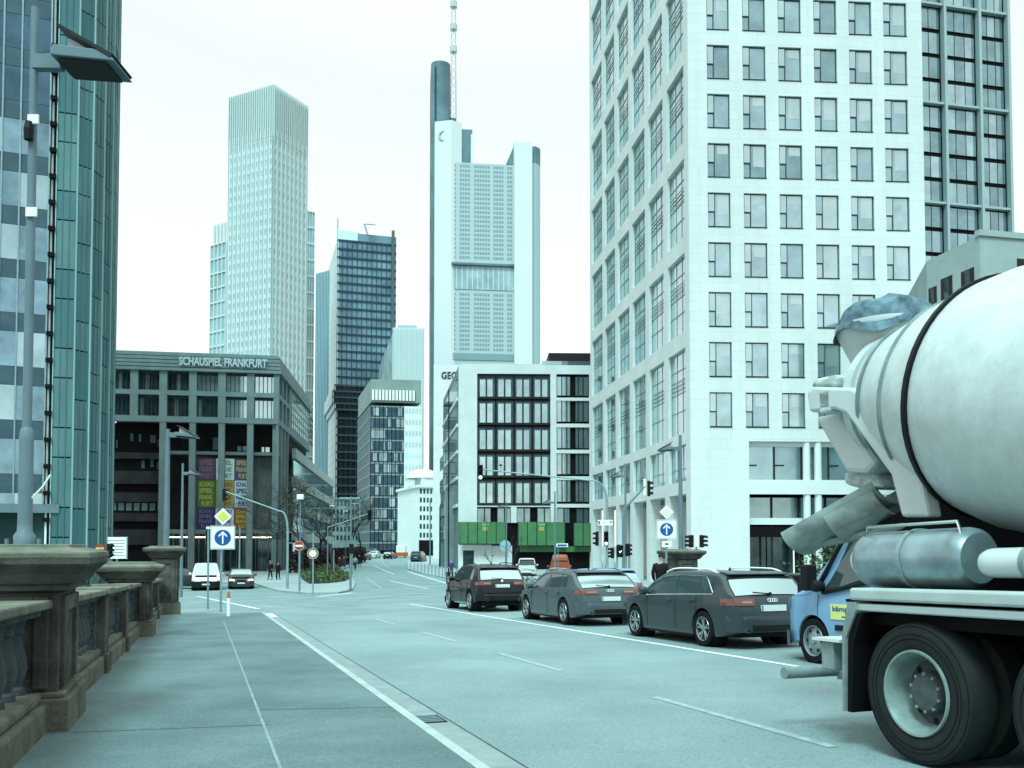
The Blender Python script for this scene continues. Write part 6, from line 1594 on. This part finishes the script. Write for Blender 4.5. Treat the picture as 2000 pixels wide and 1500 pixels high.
# curved arm signal by the arcade
p0 = GY(1217, 52, .1); R = thing('curved_signal_pole', 'curved grey signal pole bending right in front of the arcade columns', 'traffic light', p0); Y = p0.y
m = MB(); m.tube([p0, WP(1217, 1010, Y), WP(1221, 992, Y), WP(1232, 980, Y), WP(1260, 950, Y)], [.08, .07, .065, .06, .05], 8); m.build('mast', M['steeld'], R, world=True, smooth=True)
m = MB(); obox(m, WP(1259, 951, Y), R_C, U_C, Vector((0, 1, 0)), .12, .95, .05); m.build('back_board', M['sigw'], R, world=True); signal_head(R, WP(1267, 954, Y), Vector((.95, -.2, 0)).normalized(), .9)
for (px, py, lab) in ((1205, 1076, 'signal head pair low between the mast pole and the arcade'), (1222, 1074, 'signal head with pale back beside the arcade columns')):
    p0 = GY(px, 50, .1); R = thing('pedestrian_signal', lab, 'traffic light', p0); pole(R, p0, WP(px, py-10, 50), .05, .05, M['steel']); signal_head(R, WP(px, py, 50)+Vector((.1, -.1, 0)), Vector((.6, -.8, 0)).normalized(), .7, .26, lit=1 if px < 1210 else None)
    signal_head(R, WP(px-5, py+4, 50)+Vector((-.1, 0, 0)), Vector((-.9, .3, 0)).normalized(), .6, .24)
# signal pair standing on the right pier
p0 = Vector((WP(1357, 1075, rt_top.y).x, rt_top.y-.3, rt_top.z)); R = thing('pier_signal', 'pair of signal heads back to back on the right stone pier', 'traffic light', p0)
pole(R, p0, p0+U_C*.55, .04, .04, M['steel']); m = MB(); obox(m, p0+U_C*.33+Vector((0, -.1, 0)), R_C, U_C, Vector((0, 1, 0)), .13, .48, .05); m.build('back_plate', M['sigw'], R, world=True)
signal_head(R, p0+Vector((-.2, 0, .33)), Vector((-1, -.1, 0)).normalized(), .52, .2); signal_head(R, p0+Vector((.22, 0, .33)), Vector((1, -.1, 0)).normalized(), .52, .2)
# signal behind the left blue sign
p0 = G(406, 1190, .1); R = thing('left_signal', 'slim pole with dark signal heads left of the blue arrow sign', 'traffic light', p0); pole(R, p0, WP(407, 1028, p0.y), .035, .035, M['steel'])
signal_head(R, WP(407, 1052, p0.y)+Vector((-.03, .1, 0)), Vector((-.4, .9, 0)).normalized(), .62, .2); m = MB(); obox(m, WP(407, 1031, p0.y), R_C, U_C, Vector((0, 1, 0)), .13, .08, .1); m.build('top_box', M['sigw'], R, world=True)
p0 = GY(214, 40); R = thing('quay_signal', 'dark signal head low between the copper tower and the billboard', 'traffic light', p0); pole(R, p0, WP(214, 1070, 40), .05); signal_head(R, WP(214, 1075, 40), Vector((.8, -.6, 0)).normalized(), .62, .24)
p0 = GY(195, 42); R = thing('no_entry_sign', 'red no entry sign just above the quay parapet at the left', 'traffic sign', p0); pole(R, p0, WP(195, 1066, 42), .04)
c = WP(195, 1071, 42); nr, rt = facing(c); m = MB(); m.lathe([(.22, 0), (.22, .02), (0, .02)], c=tuple(c), dirv=tuple(nr), n=24); d = m.build('disc', M['sigr'], R, world=True); m = MB(); obox(m, c+nr*.03, rt, U_C, nr, .34, .08, .008); m.build('white_bar', M['sigy'], d, world=True)
# billboard
p0 = GY(229, 52); R = thing('billboard', 'white notice board with grey lines beside the copper clad tower', 'notice board', p0); Y = 52; w_ = 38/F*Y; h_ = 42/F*Y; c = WP(229, 1070, Y)
m = MB(); obox(m, c, R_C, U_C, Vector((0, 1, 0)), w_, h_, .05); bd = m.build('board', M['sigw'], R, world=True); pole(R, p0, Vector((c.x, c.y, c.z-h_/2)), .06)
for k in range(6): m = MB(); obox(m, c+Vector((-.05+.08*(k % 2), -.03, .42-k*.17)), R_C, U_C, Vector((0, 1, 0)), w_*(.75 if k else .85), .03, .01); m.build('text_line', M['frame'], bd, world=True)
for dx in (-w_/2, w_/2): m = MB(); obox(m, c+R_C*dx, R_C, U_C, Vector((0, 1, 0)), .06, h_+.06, .07); m.build('frame_post', M['steel'], bd, world=True)
# slim poles and far lamps
def tall(name, label, cat, px, ytop, ybase, Y, r_=.07, mt=None, extra=None, group=None):
    b = GY(px, Y, .1); R = thing(name, label, cat, b, group); pole(R, b, Vector((b.x, b.y, WP(px, ytop, Y).z)), r_*1.1, r_*.8, mt or M['steeld']); return R, Vector((b.x, b.y, WP(px, ytop, Y).z))
R, t = tall('lamp_mast', 'tall slim lamp mast with short twin arms on the island tip', 'street lamp', 685, 970, 1145, 62)
m = MB(); m.tube([t+Vector((-.8, 0, -.1)), t+Vector((.6, 0, -.1))], .035, 6); m.tube([t+Vector((0, 0, -.5)), t+Vector((.62, 0, -.5)), t+Vector((.62, 0, -1.6))], .025, 5); m.build('cross_arm', M['steel'], R, world=True)
signal_head(R, WP(686, 1072, 62), Vector((.3, .9, 0)).normalized(), .7, .25)
R, t = tall('globe_lamp', 'lamp with pale square lantern head before the bare tree', 'street lamp', 586, 975, 1150, 60, .05)
m = MB(); obox(m, t+U_C*.15, R_C, U_C, Vector((0, 1, 0)), .42, .34, .42); m.build('lantern', M['sigw'], R, world=True, bevel=.06)
R, t = tall('far_mast_arm', 'thin diagonal mast arm reaching right over the street with a small signal', 'traffic light', 640, 1030, 1105, 78, .06)
e = WP(718, 1004, 78); m = MB(); m.tube([t, e], .04, 6); m.build('arm', M['steel'], R, world=True); signal_head(R, e+Vector((.15, 0, -.1)), Vector((.5, -.85, 0)).normalized(), .9, .3)
for (px, yt, Y, lab) in ((876, 760, 88, 'very tall slim dark pole left of the six storey building'), (870, 930, 92, 'slim pale pole beside the grey side building'), (859, 990, 120, 'short black pole at the street corner'), (840, 975, 130, 'slim pole before the white corner building'), (688, 1048, 95, 'thin pole right of the lamp mast'), (652, 1074, 90, 'short thin post behind the planted island'), (541, 1040, 82, 'dark thin pole in front of the theatre foyer'), (468, 1030, 75, 'grey green pole beside the theatre column')):
    tall('slim_pole', lab, 'pole', px, yt, 0, Y, .07 if Y < 100 else .1, M['black'] if 'dark' in lab or 'black' in lab else M['steel'], group='slim poles around the junction')
for k, (px, py, Y) in enumerate(((648, 988, 110), (675, 998, 120), (592, 1015, 100))):
    R, t = tall('hanging_lamp', ('first', 'second', 'third')[k]+' small pale street lantern among the bare branches, '+('highest', 'middle height', 'lowest')[k], 'street lamp', px, py, 0, Y, .04)
    m = MB(); obox(m, t, R_C, U_C, Vector((0, 1, 0)), .55, .12, .3); m.build('lantern', M['sigw'], R, world=True)
# street name sign
R, t = tall('street_name_sign', 'blue street name sign on a pole in front of the hoarding fence', 'street sign', 1090, 1062, 0, 66, .04)
m = MB(); obox(m, WP(1098, 1065, 66), R_C, U_C, Vector((0, 1, 0)), .85, .26, .03); s_ = m.build('plate', M['sigw'], R, world=True); m = MB(); obox(m, WP(1098, 1065, 66)-Vector((0, .03, 0)), R_C, U_C, Vector((0, 1, 0)), .70, .14, .02); m.build('blue_field', M['sigb'], s_, world=True)
R, t = tall('round_blue_sign', 'pale blue disc sign beside the bare sapling in front of the white wall', 'traffic sign', 987, 1066, 0, 88, .04)
m = MB(); m.lathe([(.55, 0), (.55, .03), (0, .03)], c=tuple(t), dirv=(0, -1, 0), n=20); m.build('disc', mat('pale_blue', (.28, .42, .5), .5), R, world=True)
R, t = tall('white_signal_marker', 'small white marker sign with two dark dots by the right parapet', 'sign', 1550, 1062, 0, 30, .03, M['sigw'])
m = MB(); obox(m, t, R_C, U_C, Vector((0, 1, 0)), .13, .30, .03); d = m.build('marker_board', M['sigw'], R, world=True)
for dz in (-.07, .07): m = MB(); m.lathe([(.035, 0), (0, .003)], c=tuple(t+Vector((0, -.018, dz))), dirv=(0, -1, 0), n=10); m.build('dot', M['black'], d, world=True)
# bollards along the right corner
bl0 = None; ptsb = [G(795+104*k/15, 1112+22*k/15, .1) for k in range(16)]
whr = ('at the far left end of the bollard row', 'near the right end of the bollard row beside the black car')
for k, p_ in enumerate(ptsb):
    R = thing('bollard', 'slim grey bollard in the row along the right corner kerb', 'bollard', p_, 'bollards along the right corner kerb')
    if bl0 is None: m = MB(); m.tube([p_, p_+U_C*1.0], [.05, .045], 8); o = m.build('post', M['steel'], R, world=True, smooth=True); bl0 = o.data
    else: o = bpy.data.objects.new('post', bl0); COL.objects.link(o); o.parent = R
for k in range(7):
    p_ = GY(873+k*5.5, 72, .1); R = thing('dark_bollard', 'black bollard in the close row left of the black car', 'bollard', p_, 'black bollards left of the black car'); m = MB(); m.tube([p_, p_+U_C*.95], .055, 8); m.build('post', M['framed'], R, world=True)
# planted island
isl = [G(*a)[:2] for a in ((583, 1118), (590, 1134), (605, 1143), (640, 1142), (672, 1138), (684, 1132), (660, 1118), (640, 1108), (600, 1104))]
slab('island_soil', [tuple(a) for a in isl], .22, mat('soil', (.05, .065, .04), .95, var=.4, scale=3), .3)
c0 = G(632, 1128, .2); gr = MB(); random.seed(5)
ipl = [Vector(a) for a in isl]
def inside(x, y):
    c_ = False; j = len(ipl)-1
    for i in range(len(ipl)):
        if (ipl[i].y > y) != (ipl[j].y > y) and x < (ipl[j].x-ipl[i].x)*(y-ipl[i].y)/(ipl[j].y-ipl[i].y)+ipl[i].x: c_ = not c_
        j = i
    return c_
x0, x1 = min(v.x for v in ipl), max(v.x for v in ipl); y0, y1 = min(v.y for v in ipl), max(v.y for v in ipl); n_ = 0
while n_ < 2600:
    x, y = random.uniform(x0, x1), random.uniform(y0, y1)
    if not inside(x, y): continue
    n_ += 1; z = zg(x, y)+.2; h_ = random.uniform(.15, .6)*(1.3 if y > (y0+y1)/2 else .8); a = random.random()*6.3; w_ = random.uniform(.05, .12); gr.mi = random.choice((0, 0, 1))
    dx, dy = math.cos(a)*w_, math.sin(a)*w_; lx, ly = random.uniform(-.2, .2), random.uniform(-.2, .2)
    gr.poly([(x-dx, y-dy, z+h_*.3), (x+dx, y+dy, z+h_*.3), (x+dx+lx, y+dy+ly, z+h_), (x-dx+lx, y-dy+ly, z+h_)])
tag(gr.build('low_shrubs', [mat('shrub_green', (.10, .145, .06), .8), mat('shrub_dark', (.05, .08, .04), .8)], fixn=False), kind='stuff')
# bare trees
BARK = M['bark']
def tree(name, label, px, Y, H, seed, spread=1.0, depth=6, group=None, trunk_r=.22, ground=.1):
    random.seed(seed); b = GY(px, Y, ground); R = thing(name, label, 'tree', b, group); tr = MB(); cr = MB()
    def grow(p, d, L, r_, lv):
        n_ = 3; pts = [p]; dd = d.copy()
        for k in range(n_):
            dd = (dd+Vector((random.gauss(0, .13), random.gauss(0, .13), random.gauss(0.03, .08)))).normalized(); pts.append(pts[-1]+dd*L/n_)
        (tr if lv < 2 else cr).tube(pts, [r_*(1-.35*k/n_) for k in range(n_+1)], 7 if lv < 2 else (4 if lv < 4 else 3), False)
        if lv >= depth: return
        for k in range(random.choice((2, 3)) if lv < 2 else random.choice((2, 2, 3))+(1 if lv > 2 else 0)):
            ax_ = Vector((random.gauss(0, 1), random.gauss(0, 1), random.gauss(0, .3))).normalized(); ang = random.uniform(.35, .85)*spread
            nd = (dd*math.cos(ang)+ax_*math.sin(ang)).normalized(); nd.z = max(nd.z, -.15); s_ = pts[random.choice((2, 3, 3))] if lv else pts[3]
            grow(s_, nd, L*random.uniform(.62, .82), r_*.6, lv+1)
    grow(b, Vector((0, 0, 1)), H*.34, trunk_r, 0)
    tr.build('trunk', BARK, R, world=True, smooth=True); cr.build('crown', mat('twigs', (.05, .058, .05), .9), R, world=True); return R
tree('bare_tree', 'large bare tree rising from the planted island at the junction', 616, 72, 9.0, 11, 1.0, 7, 'bare winter trees along the street', .24)
tree('bare_tree', 'bare tree behind the round sign, second along the left pavement', 655, 92, 9.0, 12, 1.1, 7, 'bare winter trees along the street', .2)
tree('bare_tree', 'bare tree filling the middle of the left pavement row', 590, 98, 9.5, 13, 1.1, 7, 'bare winter trees along the street', .2)
tree('bare_tree', 'smaller bare tree further down the left pavement row', 684, 120, 9.0, 14, 1.0, 6, 'bare winter trees along the street', .2)
tree('bare_tree', 'farthest bare tree of the left pavement row near the street end', 704, 150, 9.0, 15, 1.0, 6, 'bare winter trees along the street', .2)
tree('bare_tree', 'bare tree between the theatre side and the island tree', 628, 125, 9.5, 16, 1.0, 6, 'bare winter trees along the street', .2)
tree('sapling', 'thin forked sapling in front of the white ground floor wall', 966, 92, 3.6, 17, .8, 3, None, .05)
tree('sapling', 'dark bare sapling above the white parked van', 1006, 86, 4.6, 19, .9, 4, None, .08)
# dark hedge behind the trees
R = thing('beech_hedge', 'dark russet hedge along the left pavement behind the signs', 'hedge', GY(640, 105)); m = MB(); random.seed(9)
A_, B_ = GY(575, 98), GY(705, 150)
for k in range(5200):
    t_ = random.random(); p_ = A_.lerp(B_, t_)+Vector((random.uniform(-1, 1), random.uniform(-1, 1), random.random()**.8*2.6)); a = Vector((random.gauss(0, 1), random.gauss(0, 1), random.gauss(0, 1))).normalized()*.16; b_ = a.cross(Vector((random.gauss(0, 1), random.gauss(0, 1), random.gauss(0, 1)))).normalized()*.14
    m.mi = random.choice((0, 0, 0, 1)); m.poly([p_-a, p_+b_, p_+a, p_-b_])
m.build('foliage', [mat('hedge_dark', (.022, .016, .016), .9), mat('hedge_russet', (.07, .03, .025), .9)], R, world=True, fixn=False)
# shrub behind the right parapet
R = thing('evergreen_shrub', 'green leafy shrub above the right parapet beside the blue van', 'shrub', B(20.5, 15)); m = MB()
cc = WP(1650, 1095, 24)
for k in range(900):
    d_ = Vector((random.gauss(0, .55), random.gauss(0, .55), random.gauss(0, .38))); p_ = cc+d_; a = Vector((random.gauss(0, 1), random.gauss(0, 1), random.gauss(0, 1))).normalized()*.07; b_ = a.cross(Vector((random.gauss(0, 1), random.gauss(0, 1), random.gauss(0, 1)))).normalized()*.04; m.poly([p_-a, p_+b_, p_+a, p_-b_])
m.build('foliage', mat('evergreen', (.06, .11, .05), .7), R, world=True, fixn=False); m = MB(); g0 = Vector((cc.x, cc.y, CZ-6)); m.tube([g0, cc], .06, 6); m.build('stem', BARK, R, world=True)
# people -------------------------------------------------------------------------------------------
def person(label, loc, face, H=1.75, coat=(.012, .010, .012), legs=(.03, .045, .08), stride=.12, hair=(.02, .018, .016), hood=False, arms=.1):
    R = thing('person', label, 'person', loc); f = Vector((face[0], face[1], 0)).normalized(); r_ = Vector((f.y, -f.x, 0)); k = H/1.75
    def P(a, b, c): return (f*a+r_*b)*k+U_C*c*k
    def skin(name, nodes, edges, mt, par, lv=2):
        me = bpy.data.meshes.new(name); me.from_pydata([tuple(P(*n[0])) for n in nodes], edges, []); o = bpy.data.objects.new(name, me); COL.objects.link(o); o.parent = par
        sk_ = o.modifiers.new('skin', 'SKIN'); 
        for v_, n_ in zip(me.skin_vertices[0].data, nodes): v_.radius = (n_[1]*k, (n_[2] if len(n_) > 2 else n_[1])*k)
        me.skin_vertices[0].data[0].use_root = True; sb = o.modifiers.new('sub', 'SUBSURF'); sb.levels = sb.render_levels = lv; me.materials.append(mt); sk_.use_smooth_shade = True; return o
    sk = mat('skin', (.34, .24, .19), .6); s = stride
    nodes = [((0, 0, .95), .13, .11), ((0, 0, 1.15), .125, .10), ((0, 0, 1.38), .15, .10), ((0, 0, 1.48), .055), ((.02, 0, 1.56), .06), ((.02, 0, 1.66), .085, .095), ((.01, 0, 1.72), .06),
        ((0, .09, .90), .085), ((s*.5, .10, .50), .06), ((s, .10, .09), .042), ((s+.12, .11, .04), .035), ((0, -.09, .90), .085), ((-s*.3, -.10, .50), .06), ((-s, -.10, .09), .042), ((-s+.12, -.11, .04), .035),
        ((0, .19, 1.38), .06), ((-.05*1, .24, 1.12), .045), ((.08, .23, .90), .036), ((.11, .22, .82), .03), ((0, -.19, 1.38), .06), ((-.05, -.24, 1.12), .045), ((.08, -.23, .90), .036), ((.11, -.22, .82), .03)]
    edges = [(0, 1), (1, 2), (2, 3), (3, 4), (4, 5), (5, 6), (0, 7), (7, 8), (8, 9), (9, 10), (0, 11), (11, 12), (12, 13), (13, 14), (2, 15), (15, 16), (16, 17), (17, 18), (2, 19), (19, 20), (20, 21), (21, 22)]
    skin('body', nodes, edges, sk, R)
    g_ = .02
    jk = [((0, 0, .84), .19, .15), ((0, 0, 1.1), .195, .15), ((0, 0, 1.36), .20, .14), ((0, 0, 1.47), .085), ((0, .20, 1.38), .078), ((-.05, .25, 1.12), .065), ((.07, .24, .90), .055), ((0, -.20, 1.38), .078), ((-.05, -.25, 1.12), .065), ((.07, -.24, .90), .055)]
    skin('jacket', jk, [(0, 1), (1, 2), (2, 3), (2, 4), (4, 5), (5, 6), (2, 7), (7, 8), (8, 9)], mat('coat', coat, .8), R)
    tr_ = [((0, 0, .92), .14, .12), ((0, .09, .84), .10), ((s*.5, .10, .50), .075), ((s, .10, .12), .058), ((0, -.09, .84), .10), ((-s*.3, -.10, .50), .075), ((-s, -.10, .12), .058)]
    skin('trousers', tr_, [(0, 1), (1, 2), (2, 3), (0, 4), (4, 5), (5, 6)], mat('trousers', legs, .8), R)
    skin('hair', [((-.015, 0, 1.64), .09, .095), ((0, 0, 1.70), .085), ((.01, 0, 1.745), .05)], [(0, 1), (1, 2)], mat('hair', hair, .7), R)
    for sd in (1, -1):
        q = MB(); c_ = P((s if sd > 0 else -s)+.06, sd*.10, .045); q.lathe([(0, -.05), (.05, -.045), (.055, 0), (.03, .05), (0, .055)], c=tuple(c_), n=10); q.v = [c_+f*((v-c_).dot(f))*2.5+r_*((v-c_).dot(r_))*.9+U_C*((v-c_).z)*.9 for v in q.v]; q.build('shoe', M['black'], R, smooth=True)
    return R
pm = B(15.7, 27.3, .12); pm = GY(1290, 30.5, .14)
person('person in a dark jacket and blue jeans seen from behind near the right pier', pm, (.35, 1), 1.80)
person('person in dark clothes walking with a second person left of the theatre columns', G(528, 1132, .11), (-.4, -.9), 1.75, (.015, .012, .016), (.02, .02, .025))
person('person in a dark coat walking just right of the other walker by the theatre', G(543, 1132, .11), (.3, 1), 1.65, (.012, .012, .014), (.015, .015, .02))
person('distant person in a blue jacket behind the bollards', GY(881, 88, .11), (.2, -1), 1.7, (.04, .06, .16), (.03, .04, .07))
random.seed(21)
for k, (px, Y, c_) in enumerate(((694, 110, 'light grey'), (702, 125, 'black'), (664, 108, 'dark red'), (672, 115, 'brown'))):
    person('distant pedestrian in %s on the left pavement' % ({'light grey': 'a light grey top', 'black': 'black', 'dark red': 'a dark red coat', 'brown': 'a brown coat'}[c_]), GY(px, Y, .11), (random.uniform(-1, 1), 1), 1.72, {'light grey': (.3, .32, .32), 'black': (.01, .01, .01), 'dark red': (.10, .02, .02), 'brown': (.06, .04, .03)}[c_])
# parked and far vehicles
c = dict(VANP); c['paint'] = carpaint('van_white', (.60, .64, .62)); c['rgm'] = M['carglass']; c['badge'] = None
r_ = empty('parked_van', (0, 0, 0), 'white parked van seen from behind beside the bicycles', 'van'); make_car(r_, c); orient(r_, GY(1029, 90), (.02, 1))
c = dict(VANP); c.update(paint=carpaint('van_orange', (.30, .07, .035)), H=2.1, W=2.0, rgm=carpaint('van_orange_b', (.28, .065, .03)), top=[(0, .8), (.02, 1.3), (.05, 1.8), (.12, 2.15), (.35, 2.3), (1.2, 2.35), (2.6, 2.3), (3.3, 1.9), (3.75, 1.3), (3.95, 1.15), (4.4, 1.0), (4.6, .82), (4.7, .62)])
r_ = empty('parked_van', (0, 0, 0), 'orange red parked van right of the white van under the hoarding', 'van'); make_car(r_, c); orient(r_, GY(1094, 84), (.03, 1))
def farcar(px, Y, col, label, sign=1, base=None, name='distant_car', cat='car'):
    c = dict(base or HATCH); c['paint'] = carpaint('far_paint', col); r_ = empty(name, (0, 0, 0), label, cat); make_car(r_, c); d = Vector((.12, 1))*sign; b = GY(px, Y); orient(r_, b, d)
farcar(756, 175, (.02, .02, .025), 'dark car driving away in the middle of the street end')
farcar(736, 185, (.6, .65, .62), 'white car in the street end left of the dark car', -1)
farcar(706, 165, (.02, .02, .022), 'dark car at the left kerb near the street end')
farcar(722, 200, (.03, .04, .10), 'dark blue car at the left of the street end', 1, VANP)
r_ = thing('box_truck', 'orange truck with a white box body far down the street', 'truck', GY(782, 185)); b = r_.location
m = MB(); m.box(b.x-1.0, b.x+1.0, b.y, b.y+5, b.z+.35, b.z+1.15); m.build('orange_body', mat('truck_orange', (.5, .12, .04), .4), r_, world=True, bevel=.05); m = MB(); m.box(b.x-.9, b.x+.9, b.y+.1, b.y+4, b.z+1.15, b.z+2.6); m.build('white_box', M['sigw'], r_, world=True, bevel=.05)
for sx in (-.85, .85):
    m = MB(); m.lathe([(.36, -.12), (.36, .12), (0, .12)], c=(b.x+sx, b.y+1, b.z+.36), dirv=(1, 0, 0), n=16); m.build('wheel', M['rubber'], r_, world=True); m = MB(); m.box(b.x+sx-.1, b.x+sx+.1, b.y-.02, b.y, b.z+.8, b.z+1.0); m.build('tail_lamp', M['tail'], r_, world=True)
farcar(812, 150, (.04, .05, .055), 'dark van parked at the right kerb before the white corner building', 1, VANP, 'distant_van', 'van')
# bicycles
def bicycle(px, Y, ang, col, label):
    b = GY(px, Y, .11); R = thing('bicycle', label, 'bicycle', b, 'bicycles parked behind the black car'); d = Vector((math.cos(ang), math.sin(ang), 0)); s_ = Vector((-d.y, d.x, 0)); P = lambda a, z: b+d*a+U_C*z
    for a in (-.52, .52):
        m = MB(); m.lathe([(.34, -.018), (.345, 0), (.34, .018), (.315, .014), (.315, -.014), (.34, -.018)], c=tuple(P(a, .345)), dirv=tuple(s_), n=24); w_ = m.build('wheel', M['rubber'], R, world=True)
        m = MB()
        for k in range(8): th = k*math.pi/8; m.tube([P(a+.31*math.cos(th), .345+.31*math.sin(th)), P(a-.31*math.cos(th), .345-.31*math.sin(th))], .004, 3)
        m.build('spokes', M['chrome'], w_, world=True)
    m = MB(); F_ = mat('bike_frame', col, .4)
    for a in ([P(-.52, .345), P(-.1, .32)], [P(-.1, .32), P(-.2, .82)], [P(-.52, .345), P(-.18, .72)], [P(-.18, .72), P(.36, .76)], [P(-.1, .32), P(.38, .62)], [P(.52, .345), P(.36, .82), P(.33, .95)]): m.tube(a, .018, 6)
    m.build('frame', F_, R, world=True, smooth=True); m = MB(); m.tube([P(.33, .95)-s_*.28, P(.36, .98), P(.33, .95)+s_*.28], .014, 6); m.build('handlebar', M['black'], R, world=True); m = MB(); obox(m, P(-.21, .88), d, U_C, s_, .26, .05, .13); m.build('saddle', M['black'], R, world=True, bevel=.02)
for k, (px, Y, ang, col, lab) in enumerate(((1008, 62, .5, (.02, .02, .02), 'black bicycle leftmost of the parked bicycles'), (1020, 60, .3, (.1, .12, .12), 'grey bicycle next to the leftmost black one'), (1033, 60, .9, (.02, .03, .03), 'dark bicycle in the middle of the parked row, turned towards the viewer'), (1046, 58, .2, (.25, .3, .3), 'pale grey bicycle near the right end of the parked row'), (1060, 58, .6, (.03, .03, .06), 'dark blue bicycle rightmost of the parked row'))):
    bicycle(px, Y, ang, col, lab)
